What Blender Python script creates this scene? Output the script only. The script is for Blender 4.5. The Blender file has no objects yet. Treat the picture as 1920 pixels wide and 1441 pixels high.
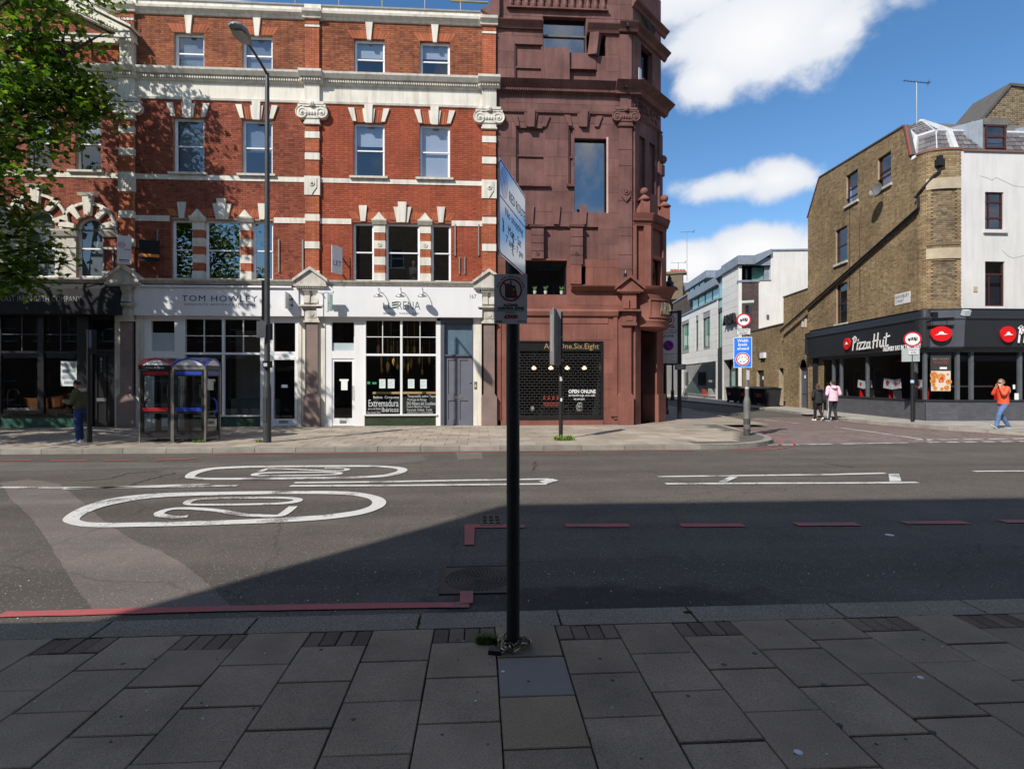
import bpy,bmesh,math,random
from mathutils import Vector,Matrix,noise
R=math.radians
rnd=random.Random(11)
scene=bpy.context.scene
COL=scene.collection
# -- camera
YAW=3.4
FPX,CX,HY=1040.0,960.0,715.0
CAMZ=1.76
cA,sA=math.cos(R(YAW)),math.sin(R(YAW))
cam=bpy.data.cameras.new('camera')
camo=bpy.data.objects.new('camera',cam)
COL.objects.link(camo)
cam.sensor_width=36.0
cam.lens=FPX/1920.0*36.0
cam.shift_y=(HY-720.5)/1920.0
cam.clip_start,cam.clip_end=0.05,3000.0
camo.location=(0,0,CAMZ)
camo.rotation_euler=(R(90),0,R(-YAW))
scene.camera=camo
# -- sun, sky, exposure
SUN_AZ,SUN_EL=R(41),R(42)
light_dir=Vector((math.sin(SUN_AZ)*math.cos(SUN_EL),math.cos(SUN_AZ)*math.cos(SUN_EL),-math.sin(SUN_EL)))
sun=bpy.data.lights.new('sun','SUN')
sun.energy=4.7
sun.angle=R(0.5)
sun.color=(1.0,0.945,0.86)
suno=bpy.data.objects.new('sun',sun)
COL.objects.link(suno)
suno.location=(-20,-20,30)
suno.rotation_euler=light_dir.to_track_quat('-Z','Y').to_euler()
scene.view_settings.view_transform='Standard'
scene.view_settings.look='None'
scene.view_settings.gamma=1.0
scene.view_settings.use_curve_mapping=False
scene.view_settings.exposure=0.3
world=bpy.data.worlds.new('World')
scene.world=world
world.use_nodes=True
SKY_STRENGTH=0.12
def ray(u,v):
 xc,zc=(u-CX)/FPX,(HY-v)/FPX
 return Vector((xc*cA+sA,-xc*sA+cA,zc))
def on_ground(u,v,z=0.0):
 d=ray(u,v)
 t=(z-CAMZ)/d.z
 return Vector((d.x*t,d.y*t,z))
def depth_pt(u,v,zc):
 """point at camera depth zc seen at photo pixel u, v"""
 d=ray(u,v)
 return Vector((d.x*zc,d.y*zc,d.z*zc+CAMZ))
def build_sky():
 nt=world.node_tree
 nt.nodes.clear()
 N,L=nt.nodes.new,nt.links.new
 out=N('ShaderNodeOutputWorld')
 bg=N('ShaderNodeBackground')
 bg.inputs['Strength'].default_value=SKY_STRENGTH
 sky=N('ShaderNodeTexSky')
 sky.sky_type='NISHITA'
 sky.sun_disc=False
 sky.sun_elevation=SUN_EL
 sky.sun_rotation=R(180)+SUN_AZ
 sky.altitude=0
 sky.air_density=1.0
 sky.dust_density=0.1
 sky.ozone_density=2.2
 tc=N('ShaderNodeTexCoord')
 def math_(op,a,b=None,clamp=False):
  n=N('ShaderNodeMath');n.operation=op;n.use_clamp=clamp
  for i,x in enumerate((a,b)):
   if x is None:continue
   if isinstance(x,(int,float)):n.inputs[i].default_value=x
   else:L(x,n.inputs[i])
  return n.outputs[0]
 def dot(vec):
  n=N('ShaderNodeVectorMath');n.operation='DOT_PRODUCT'
  L(tc.outputs['Generated'],n.inputs[0]);n.inputs[1].default_value=vec
  return n.outputs['Value']
  # cumulus placed by direction: (photo column, photo row, half width, half height in photo px, weight)
 clouds=[(1420,70,225,140,1.15),(1335,150,105,75,.95),(1560,55,130,80,.8),(1470,130,130,75,.7),(1300,-40,260,110,1.0),(1462,335,120,52,.8),(1400,345,120,40,.7),(1330,352,95,36,.55),(1420,480,135,72,1.4),(1300,495,120,58,1.25),(1530,480,110,70,1.1),(1350,560,300,60,1.1),(1680,0,110,50,.32)]
 total=None
 for(u,v,hw,hh,w)in clouds:
  d=ray(u,v);ln=d.length;d.normalize()
  r=Vector((d.y,-d.x,0)).normalized()
  up=r.cross(d).normalized()
  sx,sy=hw/FPX/ln,hh/FPX/ln
  px=math_('DIVIDE',dot(r),sx)
  py=math_('DIVIDE',dot(up),sy)
  q=math_('ADD',math_('MULTIPLY',px,px),math_('MULTIPLY',py,py))
  front=math_('GREATER_THAN',dot(d),0.3)
  b=math_('MULTIPLY',math_('MULTIPLY',math_('SUBTRACT',1.0,math_('SQRT',q),clamp=True),front),w)
  total=b if total is None else math_('MAXIMUM',total,b)
  # the rest of the sky has clouds, thickened out of view to whiten the fill; a clear gap lies over the side street
 nz=N('ShaderNodeTexNoise');nz.inputs['Scale'].default_value=2.3;nz.inputs['Detail'].default_value=6;nz.inputs['Roughness'].default_value=.55
 L(tc.outputs['Generated'],nz.inputs['Vector'])
 gap=ray(1500,330).normalized()
 gap_m=math_('MULTIPLY',math_('SUBTRACT',dot(gap),0.62,clamp=True),3.0,clamp=True)
 wide=math_('MULTIPLY',math_('SUBTRACT',nz.outputs['Fac'],math_('ADD',.43,math_('MULTIPLY',gap_m,.5))),3.2,clamp=True)
 fine=N('ShaderNodeTexNoise');fine.inputs['Scale'].default_value=11;fine.inputs['Detail'].default_value=9;fine.inputs['Roughness'].default_value=.58
 fine.inputs['Distortion'].default_value=.25
 L(tc.outputs['Generated'],fine.inputs['Vector'])
 fsh=math_('MULTIPLY',math_('SUBTRACT',fine.outputs['Fac'],.5),1.35)
 dens=math_('ADD',math_('MAXIMUM',math_('MULTIPLY',total,1.1),math_('MULTIPLY',wide,.8)),math_('SUBTRACT',fsh,.1))
 ramp=N('ShaderNodeMapRange');ramp.interpolation_type='SMOOTHSTEP'
 L(dens,ramp.inputs['Value'])
 ramp.inputs['From Min'].default_value=.0
 ramp.inputs['From Max'].default_value=.46
 has=math_('GREATER_THAN',math_('MAXIMUM',total,wide),0.012)
 mask=math_('MULTIPLY',ramp.outputs['Result'],has)
 tone=N('ShaderNodeMapRange')
 L(math_('ADD',dens,math_('MULTIPLY',fsh,-.6)),tone.inputs['Value'])
 tone.inputs['From Min'].default_value=.1;tone.inputs['From Max'].default_value=1.0
 ccol=N('ShaderNodeMixRGB')
 L(tone.outputs['Result'],ccol.inputs['Fac'])
 k=1.0/SKY_STRENGTH
 ccol.inputs['Color1'].default_value=(.60*k,.64*k,.71*k,1)
 ccol.inputs['Color2'].default_value=(.79*k,.79*k,.80*k,1)
 hsv=N('ShaderNodeHueSaturation')
 hsv.inputs['Saturation'].default_value=1.22
 hsv.inputs['Value'].default_value=1.05
 L(sky.outputs['Color'],hsv.inputs['Color'])
 mix=N('ShaderNodeMixRGB')
 L(mask,mix.inputs['Fac']);L(hsv.outputs['Color'],mix.inputs['Color1']);L(ccol.outputs['Color'],mix.inputs['Color2'])
 L(mix.outputs['Color'],bg.inputs['Color'])
 L(bg.outputs['Background'],out.inputs['Surface'])
build_sky()
# -- materials
MATS={}
def mat(name,col,rough=.75,var=.12,scale=2.5,bump=0.0,bscale=70.0,fine=0.0,metal=0.0,spec=.4,island=None,streak=0.0,objr=0.0,coat=0.0,stain=None):
 """procedural surface: broad tone noise, fine grain, vertical weather streaks, per-piece colour"""
 if name in MATS:
  return MATS[name]
 m=bpy.data.materials.new(name)
 m.use_nodes=True
 nt=m.node_tree
 nt.nodes.clear()
 N,L=nt.nodes.new,nt.links.new
 out=N('ShaderNodeOutputMaterial')
 b=N('ShaderNodeBsdfPrincipled')
 L(b.outputs[0],out.inputs['Surface'])
 b.inputs['Roughness'].default_value=rough
 b.inputs['Metallic'].default_value=metal
 b.inputs['Specular IOR Level'].default_value=spec
 if coat:
  b.inputs['Coat Weight'].default_value=coat
  b.inputs['Coat Roughness'].default_value=.06
 geo=N('ShaderNodeNewGeometry')
 pos=geo.outputs['Position']
 def rgb(c):
  n=N('ShaderNodeRGB');n.outputs[0].default_value=(*c,1);return n.outputs[0]
 def mul(c,f):
  n=N('ShaderNodeMixRGB');n.blend_type='MULTIPLY';n.inputs['Fac'].default_value=1
  L(c,n.inputs['Color1'])
  L(f,n.inputs['Color2'])
  return n.outputs[0]
 def noise_(sc,det=4,vec=pos,ro=.55):
  n=N('ShaderNodeTexNoise');n.inputs['Scale'].default_value=sc;n.inputs['Detail'].default_value=det
  n.inputs['Roughness'].default_value=ro
  L(vec,n.inputs['Vector']);return n.outputs['Fac']
 def rng(x,a,b_,c,d):
  n=N('ShaderNodeMapRange');L(x,n.inputs['Value'])
  for k,v in zip(('From Min','From Max','To Min','To Max'),(a,b_,c,d)):n.inputs[k].default_value=v
  return n.outputs['Result']
 if island:
  oi=N('ShaderNodeObjectInfo')
  ad=N('ShaderNodeMath');ad.operation='ADD'
  L(geo.outputs['Random Per Island'],ad.inputs[0]);L(oi.outputs['Random'],ad.inputs[1])
  fr=N('ShaderNodeMath');fr.operation='FRACT';L(ad.outputs[0],fr.inputs[0])
  rp=N('ShaderNodeValToRGB')
  L(fr.outputs[0],rp.inputs['Fac'])
  els=rp.color_ramp.elements
  els[0].color=(*island[0],1);els[0].position=0
  els[1].color=(*island[-1],1);els[1].position=1
  for i in range(1,len(island)-1):
   e=els.new(i/(len(island)-1));e.color=(*island[i],1)
  c=rp.outputs['Color']
 else:
  c=rgb(col)
 if objr:
  oi=N('ShaderNodeObjectInfo')
  c=mul(c,rng(oi.outputs['Random'],0,1,1-objr,1+objr))
 if var:
  c=mul(c,rng(noise_(scale),.3,.7,1-var,1+var))
 if fine:
  c=mul(c,rng(noise_(bscale,2,ro=.7),.3,.7,1-fine,1+fine))
 if streak:
  mp=N('ShaderNodeMapping');mp.inputs['Scale'].default_value=(5,5,.45)
  L(pos,mp.inputs['Vector'])
  c=mul(c,rng(noise_(1.2,5,mp.outputs[0],.6),.45,.75,1,1-streak))
 if stain:
  for(sx,sy,rx,ry,dk)in stain:
   mp=N('ShaderNodeMapping');mp.inputs['Location'].default_value=(-sx/rx,-sy/ry,0)
   mp.inputs['Scale'].default_value=(1/rx,1/ry,0)
   L(pos,mp.inputs['Vector'])
   ln=N('ShaderNodeVectorMath');ln.operation='LENGTH';L(mp.outputs[0],ln.inputs[0])
   ad=N('ShaderNodeMath');ad.operation='ADD'
   L(ln.outputs['Value'],ad.inputs[0]);L(rng(noise_(3.0,6),.25,.75,-.3,.3),ad.inputs[1])
   c=mul(c,rng(ad.outputs[0],.75,1.15,dk,1))
 L(c,b.inputs['Base Color'])
 if bump:
  bp=N('ShaderNodeBump');bp.inputs['Strength'].default_value=bump;bp.inputs['Distance'].default_value=.01
  L(noise_(bscale,3),bp.inputs['Height']);L(bp.outputs[0],b.inputs['Normal'])
 MATS[name]=m
 return m
def glass(name='window_glass',tint=(1,1,1),ior=1.5,refl=1.0,wob=0.0,rough=0.0):
 """thin pane: Fresnel-weighted mirror over a clear tinted sheet"""
 if name in MATS:
  return MATS[name]
 m=bpy.data.materials.new(name);m.use_nodes=True
 nt=m.node_tree;nt.nodes.clear()
 N,L=nt.nodes.new,nt.links.new
 out=N('ShaderNodeOutputMaterial');mx=N('ShaderNodeMixShader')
 tr=N('ShaderNodeBsdfTransparent');tr.inputs['Color'].default_value=(*tint,1)
 gl=N('ShaderNodeBsdfGlossy');gl.inputs['Roughness'].default_value=rough
 gl.inputs['Color'].default_value=(refl,refl,refl,1)
 # Schlick weight, the same from both sides of the pane
 geo=N('ShaderNodeNewGeometry')
 dt=N('ShaderNodeVectorMath');dt.operation='DOT_PRODUCT';L(geo.outputs['Normal'],dt.inputs[0]);L(geo.outputs['Incoming'],dt.inputs[1])
 def mm(op,a,b=None):
  n=N('ShaderNodeMath');n.operation=op
  for i,x in enumerate((a,b)):
   if x is None:continue
   if isinstance(x,float):n.inputs[i].default_value=x
   else:L(x,n.inputs[i])
  return n.outputs[0]
 f_0=((ior-1)/(ior+1))**2
 fac=mm('ADD',mm('MULTIPLY',mm('POWER',mm('SUBTRACT',1.0,mm('ABSOLUTE',dt.outputs['Value'])),5.0),1.0-f_0),f_0)
 if wob:
  nz=N('ShaderNodeTexNoise');nz.inputs['Scale'].default_value=1.6
  L(geo.outputs['Position'],nz.inputs['Vector'])
  bp=N('ShaderNodeBump');bp.inputs['Strength'].default_value=wob;bp.inputs['Distance'].default_value=.02
  L(nz.outputs['Fac'],bp.inputs['Height']);L(bp.outputs[0],gl.inputs['Normal'])
 L(fac,mx.inputs['Fac']);L(tr.outputs[0],mx.inputs[1]);L(gl.outputs[0],mx.inputs[2])
 L(mx.outputs[0],out.inputs['Surface'])
 MATS[name]=m
 return m
def glow(name,col,strength):
 if name in MATS:
  return MATS[name]
 m=bpy.data.materials.new(name);m.use_nodes=True
 nt=m.node_tree;nt.nodes.clear()
 out=nt.nodes.new('ShaderNodeOutputMaterial');e=nt.nodes.new('ShaderNodeEmission')
 e.inputs['Color'].default_value=(*col,1);e.inputs['Strength'].default_value=strength
 nt.links.new(e.outputs[0],out.inputs['Surface'])
 MATS[name]=m
 return m
 # -- objects
ORG={}
def tag(o,label=None,cat=None,group=None,kind=None):
 if label:o['label']=label
 if cat:o['category']=cat
 if group:o['group']=group
 if kind:o['kind']=kind
 return o
def thing(name,label,cat,loc=(0,0,0),group=None):
 o=bpy.data.objects.new(name,None)
 o.empty_display_size=.2
 COL.objects.link(o)
 o.location=loc
 ORG[o.name]=Vector(loc)
 return tag(o,label,cat,group)
def link_mesh(name,me,parent=None):
 o=bpy.data.objects.new(name,me)
 COL.objects.link(o)
 if parent is not None:
  o.parent=parent
  ORG[o.name]=ORG.get(parent.name,Vector((0,0,0)))
 return o
class MB:
 """collects shapes (optionally through a local frame T) and links them as one mesh object"""
 def __init__(s,T=None):
  s.v,s.f,s.T=[],[],T
 def add(s,vs,fs):
  n=len(s.v)
  if s.T is not None:
   vs=[s.T@Vector(p)for p in vs]
  s.v.extend(Vector(p)for p in vs)
  s.f.extend(tuple(i+n for i in f)for f in fs)
  return s
 def box(s,x0,x1,y0,y1,z0,z1,back=True,rot=None):
  vs=[(x0,y0,z0),(x1,y0,z0),(x1,y1,z0),(x0,y1,z0),(x0,y0,z1),(x1,y0,z1),(x1,y1,z1),(x0,y1,z1)]
  fs=[(0,1,5,4),(1,2,6,5),(3,0,4,7),(4,5,6,7),(3,2,1,0)]
  if back:fs.append((2,3,7,6))
  if rot is not None:
   c=Vector(((x0+x1)/2,(y0+y1)/2,(z0+z1)/2))
   vs=[c+rot@(Vector(p)-c)for p in vs]
  return s.add(vs,fs)
 def prism(s,pts,a0,a1,axis='y'):
  """polygon (2-D) extruded along an axis: 'y' takes (x,z), 'z' takes (x,y), 'x' takes (y,z)"""
  def P(p,a):
   return(p[0],a,p[1])if axis=='y' else(p[0],p[1],a)if axis=='z' else(a,p[0],p[1])
  n=len(pts)
  vs=[P(p,a0)for p in pts]+[P(p,a1)for p in pts]
  fs=[tuple(range(n-1,-1,-1)),tuple(range(n,2*n))]
  for i in range(n):
   j=(i+1)%n
   fs.append((i,j,n+j,n+i))
  return s.add(vs,fs)
 def sweep(s,prof,x0,x1):
  """moulding: (out, z) profile (out = distance in front of the wall) run along x, closed at both ends"""
  return s.prism([(-o,z)for o,z in prof],x0,x1,'x')
 def quad(s,a,b,c,d):
  return s.add([a,b,c,d],[(0,1,2,3)])
 def tube(s,pts,r,n=8,caps=True,r1=None):
  pts=[Vector(p)for p in pts]
  m=len(pts)
  vs,fs=[],[]
  ref=None
  for i,p in enumerate(pts):
   t=(pts[min(i+1,m-1)]-pts[max(i-1,0)]).normalized()
   if ref is None:
    ref=Vector((0,0,1))if abs(t.z)<.9 else Vector((1,0,0))
   a=t.cross(ref).normalized();bb=a.cross(t).normalized();ref=bb
   rr=r if r1 is None else r+(r1-r)*i/(m-1)
   if isinstance(r,(list,tuple)):rr=r[i]
   for k in range(n):
    w=2*math.pi*k/n
    vs.append(p+a*(math.cos(w)*rr)+bb*(math.sin(w)*rr))
  for i in range(m-1):
   for k in range(n):
    k2=(k+1)%n
    fs.append((i*n+k,i*n+k2,(i+1)*n+k2,(i+1)*n+k))
  if caps:
   fs.append(tuple(range(n-1,-1,-1)));fs.append(tuple(range((m-1)*n,m*n)))
  return s.add(vs,fs)
 def lathe(s,prof,c=(0,0,0),n=16,axis='z',arc=(0,2*math.pi)):
  vs,fs=[],[]
  full=abs(arc[1]-arc[0]-2*math.pi)<1e-6
  k_=n if full else n+1
  for(r,h)in prof:
   for k in range(k_):
    w=arc[0]+(arc[1]-arc[0])*k/n
    x,y=r*math.cos(w),r*math.sin(w)
    p=(x,y,h)if axis=='z' else(x,h,y)if axis=='y' else(h,x,y)
    vs.append((p[0]+c[0],p[1]+c[1],p[2]+c[2]))
  for i in range(len(prof)-1):
   for k in range(n):
    k2=(k+1)%k_ if full else k+1
    fs.append((i*k_+k,i*k_+k2,(i+1)*k_+k2,(i+1)*k_+k))
  return s.add(vs,fs)
 def ball(s,c,r,n=12,sx=1,sy=1,sz=1):
  prof=[(r*math.sin(math.pi*i/(n//2)),-r*math.cos(math.pi*i/(n//2)))for i in range(n//2+1)]
  vs,fs=[],[]
  for(rr,h)in prof:
   for k in range(n):
    w=2*math.pi*k/n
    vs.append((c[0]+sx*rr*math.cos(w),c[1]+sy*rr*math.sin(w),c[2]+sz*h))
  for i in range(len(prof)-1):
   for k in range(n):
    k2=(k+1)%n
    fs.append((i*n+k,i*n+k2,(i+1)*n+k2,(i+1)*n+k))
  return s.add(vs,fs)
 def disc(s,c,r,y0,y1,n=24,r_in=0.0):
  """disc or ring in the xz plane, thickness y0..y1"""
  cx,cz=c
  o=[(cx+r*math.cos(2*math.pi*k/n),cz+r*math.sin(2*math.pi*k/n))for k in range(n)]
  if not r_in:
   return s.prism(o,y0,y1,'y')
  i_=[(cx+r_in*math.cos(2*math.pi*k/n),cz+r_in*math.sin(2*math.pi*k/n))for k in range(n)]
  vs=[(p[0],y0,p[1])for p in o]+[(p[0],y0,p[1])for p in i_]+[(p[0],y1,p[1])for p in o]+[(p[0],y1,p[1])for p in i_]
  fs=[]
  for k in range(n):
   j=(k+1)%n
   fs+=[(k,j,n+j,n+k),(2*n+j,2*n+k,3*n+k,3*n+j),(k,2*n+k,2*n+j,j),(n+k,n+j,3*n+j,3*n+k)]
  return s.add(vs,fs)
 def ribbon(s,pts,w,z0,closed=False):
  """flat painted line on the ground through (x, y) points, its edges slightly ragged"""
  pts=[Vector((p[0],p[1]))for p in pts]
  if not closed:
   q=[]
   for a,b in zip(pts[:-1],pts[1:]):
    k=max(1,int((b-a).length/.12))
    q+=[a.lerp(b,i/k)for i in range(k)]
   pts=q+[pts[-1]]
   if not isinstance(w,(list,tuple)):w=[w*rnd.uniform(.88,1.06)for _ in pts]
  m=len(pts)
  L_,R_=[],[]
  for i,p in enumerate(pts):
   a=pts[(i-1)%m]if(closed or i>0)else p
   b=pts[(i+1)%m]if(closed or i<m-1)else p
   t=(b-a).normalized()
   nrm=Vector((-t.y,t.x))
   ww=w[i]if isinstance(w,(list,tuple))else w
   L_.append(p+nrm*ww/2);R_.append(p-nrm*ww/2)
  vs=[(p.x,p.y,z0)for p in L_]+[(p.x,p.y,z0)for p in R_]
  fs=[]
  for i in range(m if closed else m-1):
   j=(i+1)%m
   fs.append((m+i,m+j,j,i))
  return s.add(vs,fs)
 def ribbon_wall(s,pts,w,y,t=.006):
  """flat stroke in the xz plane"""
  pts=[Vector((p[0],p[1]))for p in pts]
  for a,b in zip(pts[:-1],pts[1:]):
   d=(b-a)
   if d.length<1e-6:continue
   d.normalize();n_=Vector((-d.y,d.x))*w/2
   e=d*w*.25
   q=[a-e+n_,a-e-n_,b+e-n_,b+e+n_]
   s.prism([(p.x,p.y)for p in q],y-t,y,'y')
  return s
 def build(s,name,m=None,parent=None,smooth=False,kind=None,label=None):
  off=ORG.get(parent.name,Vector((0,0,0)))if parent is not None else Vector((0,0,0))
  me=bpy.data.meshes.new(name)
  me.from_pydata([p-off for p in s.v],[],s.f)
  if s.T is not None and s.T.determinant()<0:
   me.flip_normals()
  if m is not None:me.materials.append(m)
  if smooth:
   me.polygons.foreach_set('use_smooth',[True]*len(me.polygons))
   try:me.set_sharp_from_angle(angle=R(40))
   except Exception:pass
  me.update()
  o=link_mesh(name,me,parent)
  if kind:o['kind']=kind
  if label:o['label']=label
  return o
def frame(ox,oy,ang,oz=0.0):
 """local frame for a wall: x runs along the wall, y goes into the building, z up"""
 return Matrix.Translation((ox,oy,oz))@Matrix.Rotation(ang,4,'Z')
def plane_px(T):
 """photo pixel -> (x, z) on the y = 0 plane of the frame T"""
 Ti=T.inverted()
 o=Ti@Vector((0,0,CAMZ))
 def f(u,v,y=0.0):
  d=Ti.to_3x3()@ray(u,v)
  t=(y-o.y)/d.y
  return o.x+d.x*t,o.z+d.z*t
 return f
def rect_px(f,u0,v0,u1,v1,y=0.0):
 um,vm=(u0+u1)/2,(v0+v1)/2
 return f(u0,vm,y)[0],f(u1,vm,y)[0],f(um,v1,y)[1],f(um,v0,y)[1]
TEXT_CACHE={}
def text(body,name,m,parent,T,x0,x1,z0,z1,y=-.004,ext=.003,bold=0.0,shear=0.0,keep=False,space=1.0):
 """lettering fitted into the box x0..x1, z0..z1 of the frame T (keep = keep the aspect, centred)"""
 cu=bpy.data.curves.new('lettering','FONT')
 cu.body=body;cu.size=1.0;cu.resolution_u=2;cu.offset=bold;cu.shear=shear
 cu.space_character=space
 cu.align_x='CENTER'
 ob=bpy.data.objects.new('lettering',cu)
 me=bpy.data.meshes.new_from_object(ob)
 bpy.data.objects.remove(ob);bpy.data.curves.remove(cu)
 if not len(me.vertices):
  bpy.data.meshes.remove(me);return None
 xs=[v.co.x for v in me.vertices];ys=[v.co.y for v in me.vertices]
 a0,a1,b0,b1=min(xs),max(xs),min(ys),max(ys)
 sx,sz=(x1-x0)/(a1-a0),(z1-z0)/(b1-b0)
 ox,oz=x0,z0
 if keep:
  s_=min(sx,sz);ox+=((x1-x0)-s_*(a1-a0))/2;oz+=((z1-z0)-s_*(b1-b0))/2;sx=sz=s_
 mb=MB(T)
 vs=[(ox+(v.co.x-a0)*sx,y-ext,oz+(v.co.y-b0)*sz)for v in me.vertices]
 mb.add(vs,[tuple(p.vertices)for p in me.polygons])
 # side walls of the raised letters
 edges={}
 for p in me.polygons:
  vv=list(p.vertices)
  for i in range(len(vv)):
   e=(vv[i],vv[(i+1)%len(vv)]);k=(min(e),max(e));edges.setdefault(k,[]).append(e)
 if ext>.004:
  n0=len(vs)
  vs2=vs+[(p[0],y,p[2])for p in vs]
  mb.add(vs2,[(e[0][1],e[0][0],n0+e[0][0],n0+e[0][1])for e in edges.values()if len(e)==1])
 bpy.data.meshes.remove(me)
 return mb.build(name,m,parent)
def holes_cut(lo,hi,cuts):
 out=[(lo,hi)]
 for a,b in cuts:
  nxt=[]
  for p,q in out:
   if b<=p or a>=q:nxt.append((p,q));continue
   if a>p:nxt.append((p,a))
   if b<q:nxt.append((b,q))
  out=nxt
 return out
def wall_face(mb,x0,x1,z0,z1,y,holes,depth=.12):
 """front face at y with rectangular openings and their reveals"""
 xs=sorted({x0,x1,*[h[0]for h in holes],*[h[1]for h in holes]})
 zs=sorted({z0,z1,*[h[2]for h in holes],*[h[3]for h in holes]})
 xs=[x for x in xs if x0-1e-6<=x<=x1+1e-6];zs=[z for z in zs if z0-1e-6<=z<=z1+1e-6]
 for za,zb in zip(zs[:-1],zs[1:]):
  zm=(za+zb)/2
  for a,b in holes_cut(x0,x1,[(h[0],h[1])for h in holes if h[2]<zm<h[3]]):
   mb.quad((a,y,za),(b,y,za),(b,y,zb),(a,y,zb))
 for h in holes:
  d=h[4]if len(h)>4 else depth
  a,b,c,e=h[:4]
  if d<=0:continue
  mb.quad((a,y,c),(a,y,e),(a,y+d,e),(a,y+d,c))
  mb.quad((b,y,e),(b,y,c),(b,y+d,c),(b,y+d,e))
  mb.quad((a,y,e),(b,y,e),(b,y+d,e),(a,y+d,e))
  mb.quad((b,y,c),(a,y,c),(a,y+d,c),(b,y+d,c))
def brick_rows(x0,x1,z0,z1,cuts_at,Lb=.225,Hb=.075,j=.010,header=True):
 """Flemish bond: list of (xa, xb, za, zb) clipped to the openings"""
 out=[]
 z=z0;row=0
 while z<z1-.02:
  zt=min(z+Hb-j,z1)
  free=holes_cut(x0,x1,cuts_at(z,zt))
  x=x0-(.0 if row%2==0 else(Lb*.75 if header else Lb*.5))
  k=0
  while x<x1:
   w=Lb if(not header or k%2==0)else Lb*.5
   a,b=x,x+w-j
   for p,q in free:
    aa,bb=max(a,p),min(b,q)
    if bb-aa>.02:out.append((aa,bb,z,zt))
   x+=w;k+=1
  z+=Hb;row+=1
 return out
def lay_bricks(T,bricks,y,m,parent,proud=.008,n_own=300,seed=1,name='brick',jit=.003):
 """the nearest full bricks become objects that share one mesh; the rest are joined"""
 rg=random.Random(seed)
 full=max((b[1]-b[0])for b in bricks)
 hh=max((b[3]-b[2])for b in bricks)
 camp=T.inverted()@Vector((0,0,CAMZ))
 idx=[i for i,b in enumerate(bricks)if b[1]-b[0]>full*.98 and b[3]-b[2]>hh*.98]
 idx.sort(key=lambda i:(Vector(((bricks[i][0]+bricks[i][1])/2,y,bricks[i][2]))-camp).length)
 own=set(idx[:n_own])
 if own:
  w,h=full/2,hh/2
  base=MB()
  base.box(-w,w,-proud,.004,-h,h,back=False)
  me=bpy.data.meshes.new(name);me.from_pydata(base.v,[],base.f);me.materials.append(m)
  rot=T.to_3x3().to_4x4()
  for i in own:
   b=bricks[i]
   o=link_mesh(name,me,parent)
   c=T@Vector(((b[0]+b[1])/2,y-rg.uniform(0,jit),(b[2]+b[3])/2))
   o.matrix_local=Matrix.Translation(c-ORG.get(parent.name,Vector((0,0,0))))@rot
 mb=MB(T)
 for i,b in enumerate(bricks):
  if i in own:continue
  mb.box(b[0],b[1],y-proud-rg.uniform(0,jit),y+.004,b[2],b[3],back=False)
 if mb.v:
  mb.build('brickwork',m,parent,kind='stuff')
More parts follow.
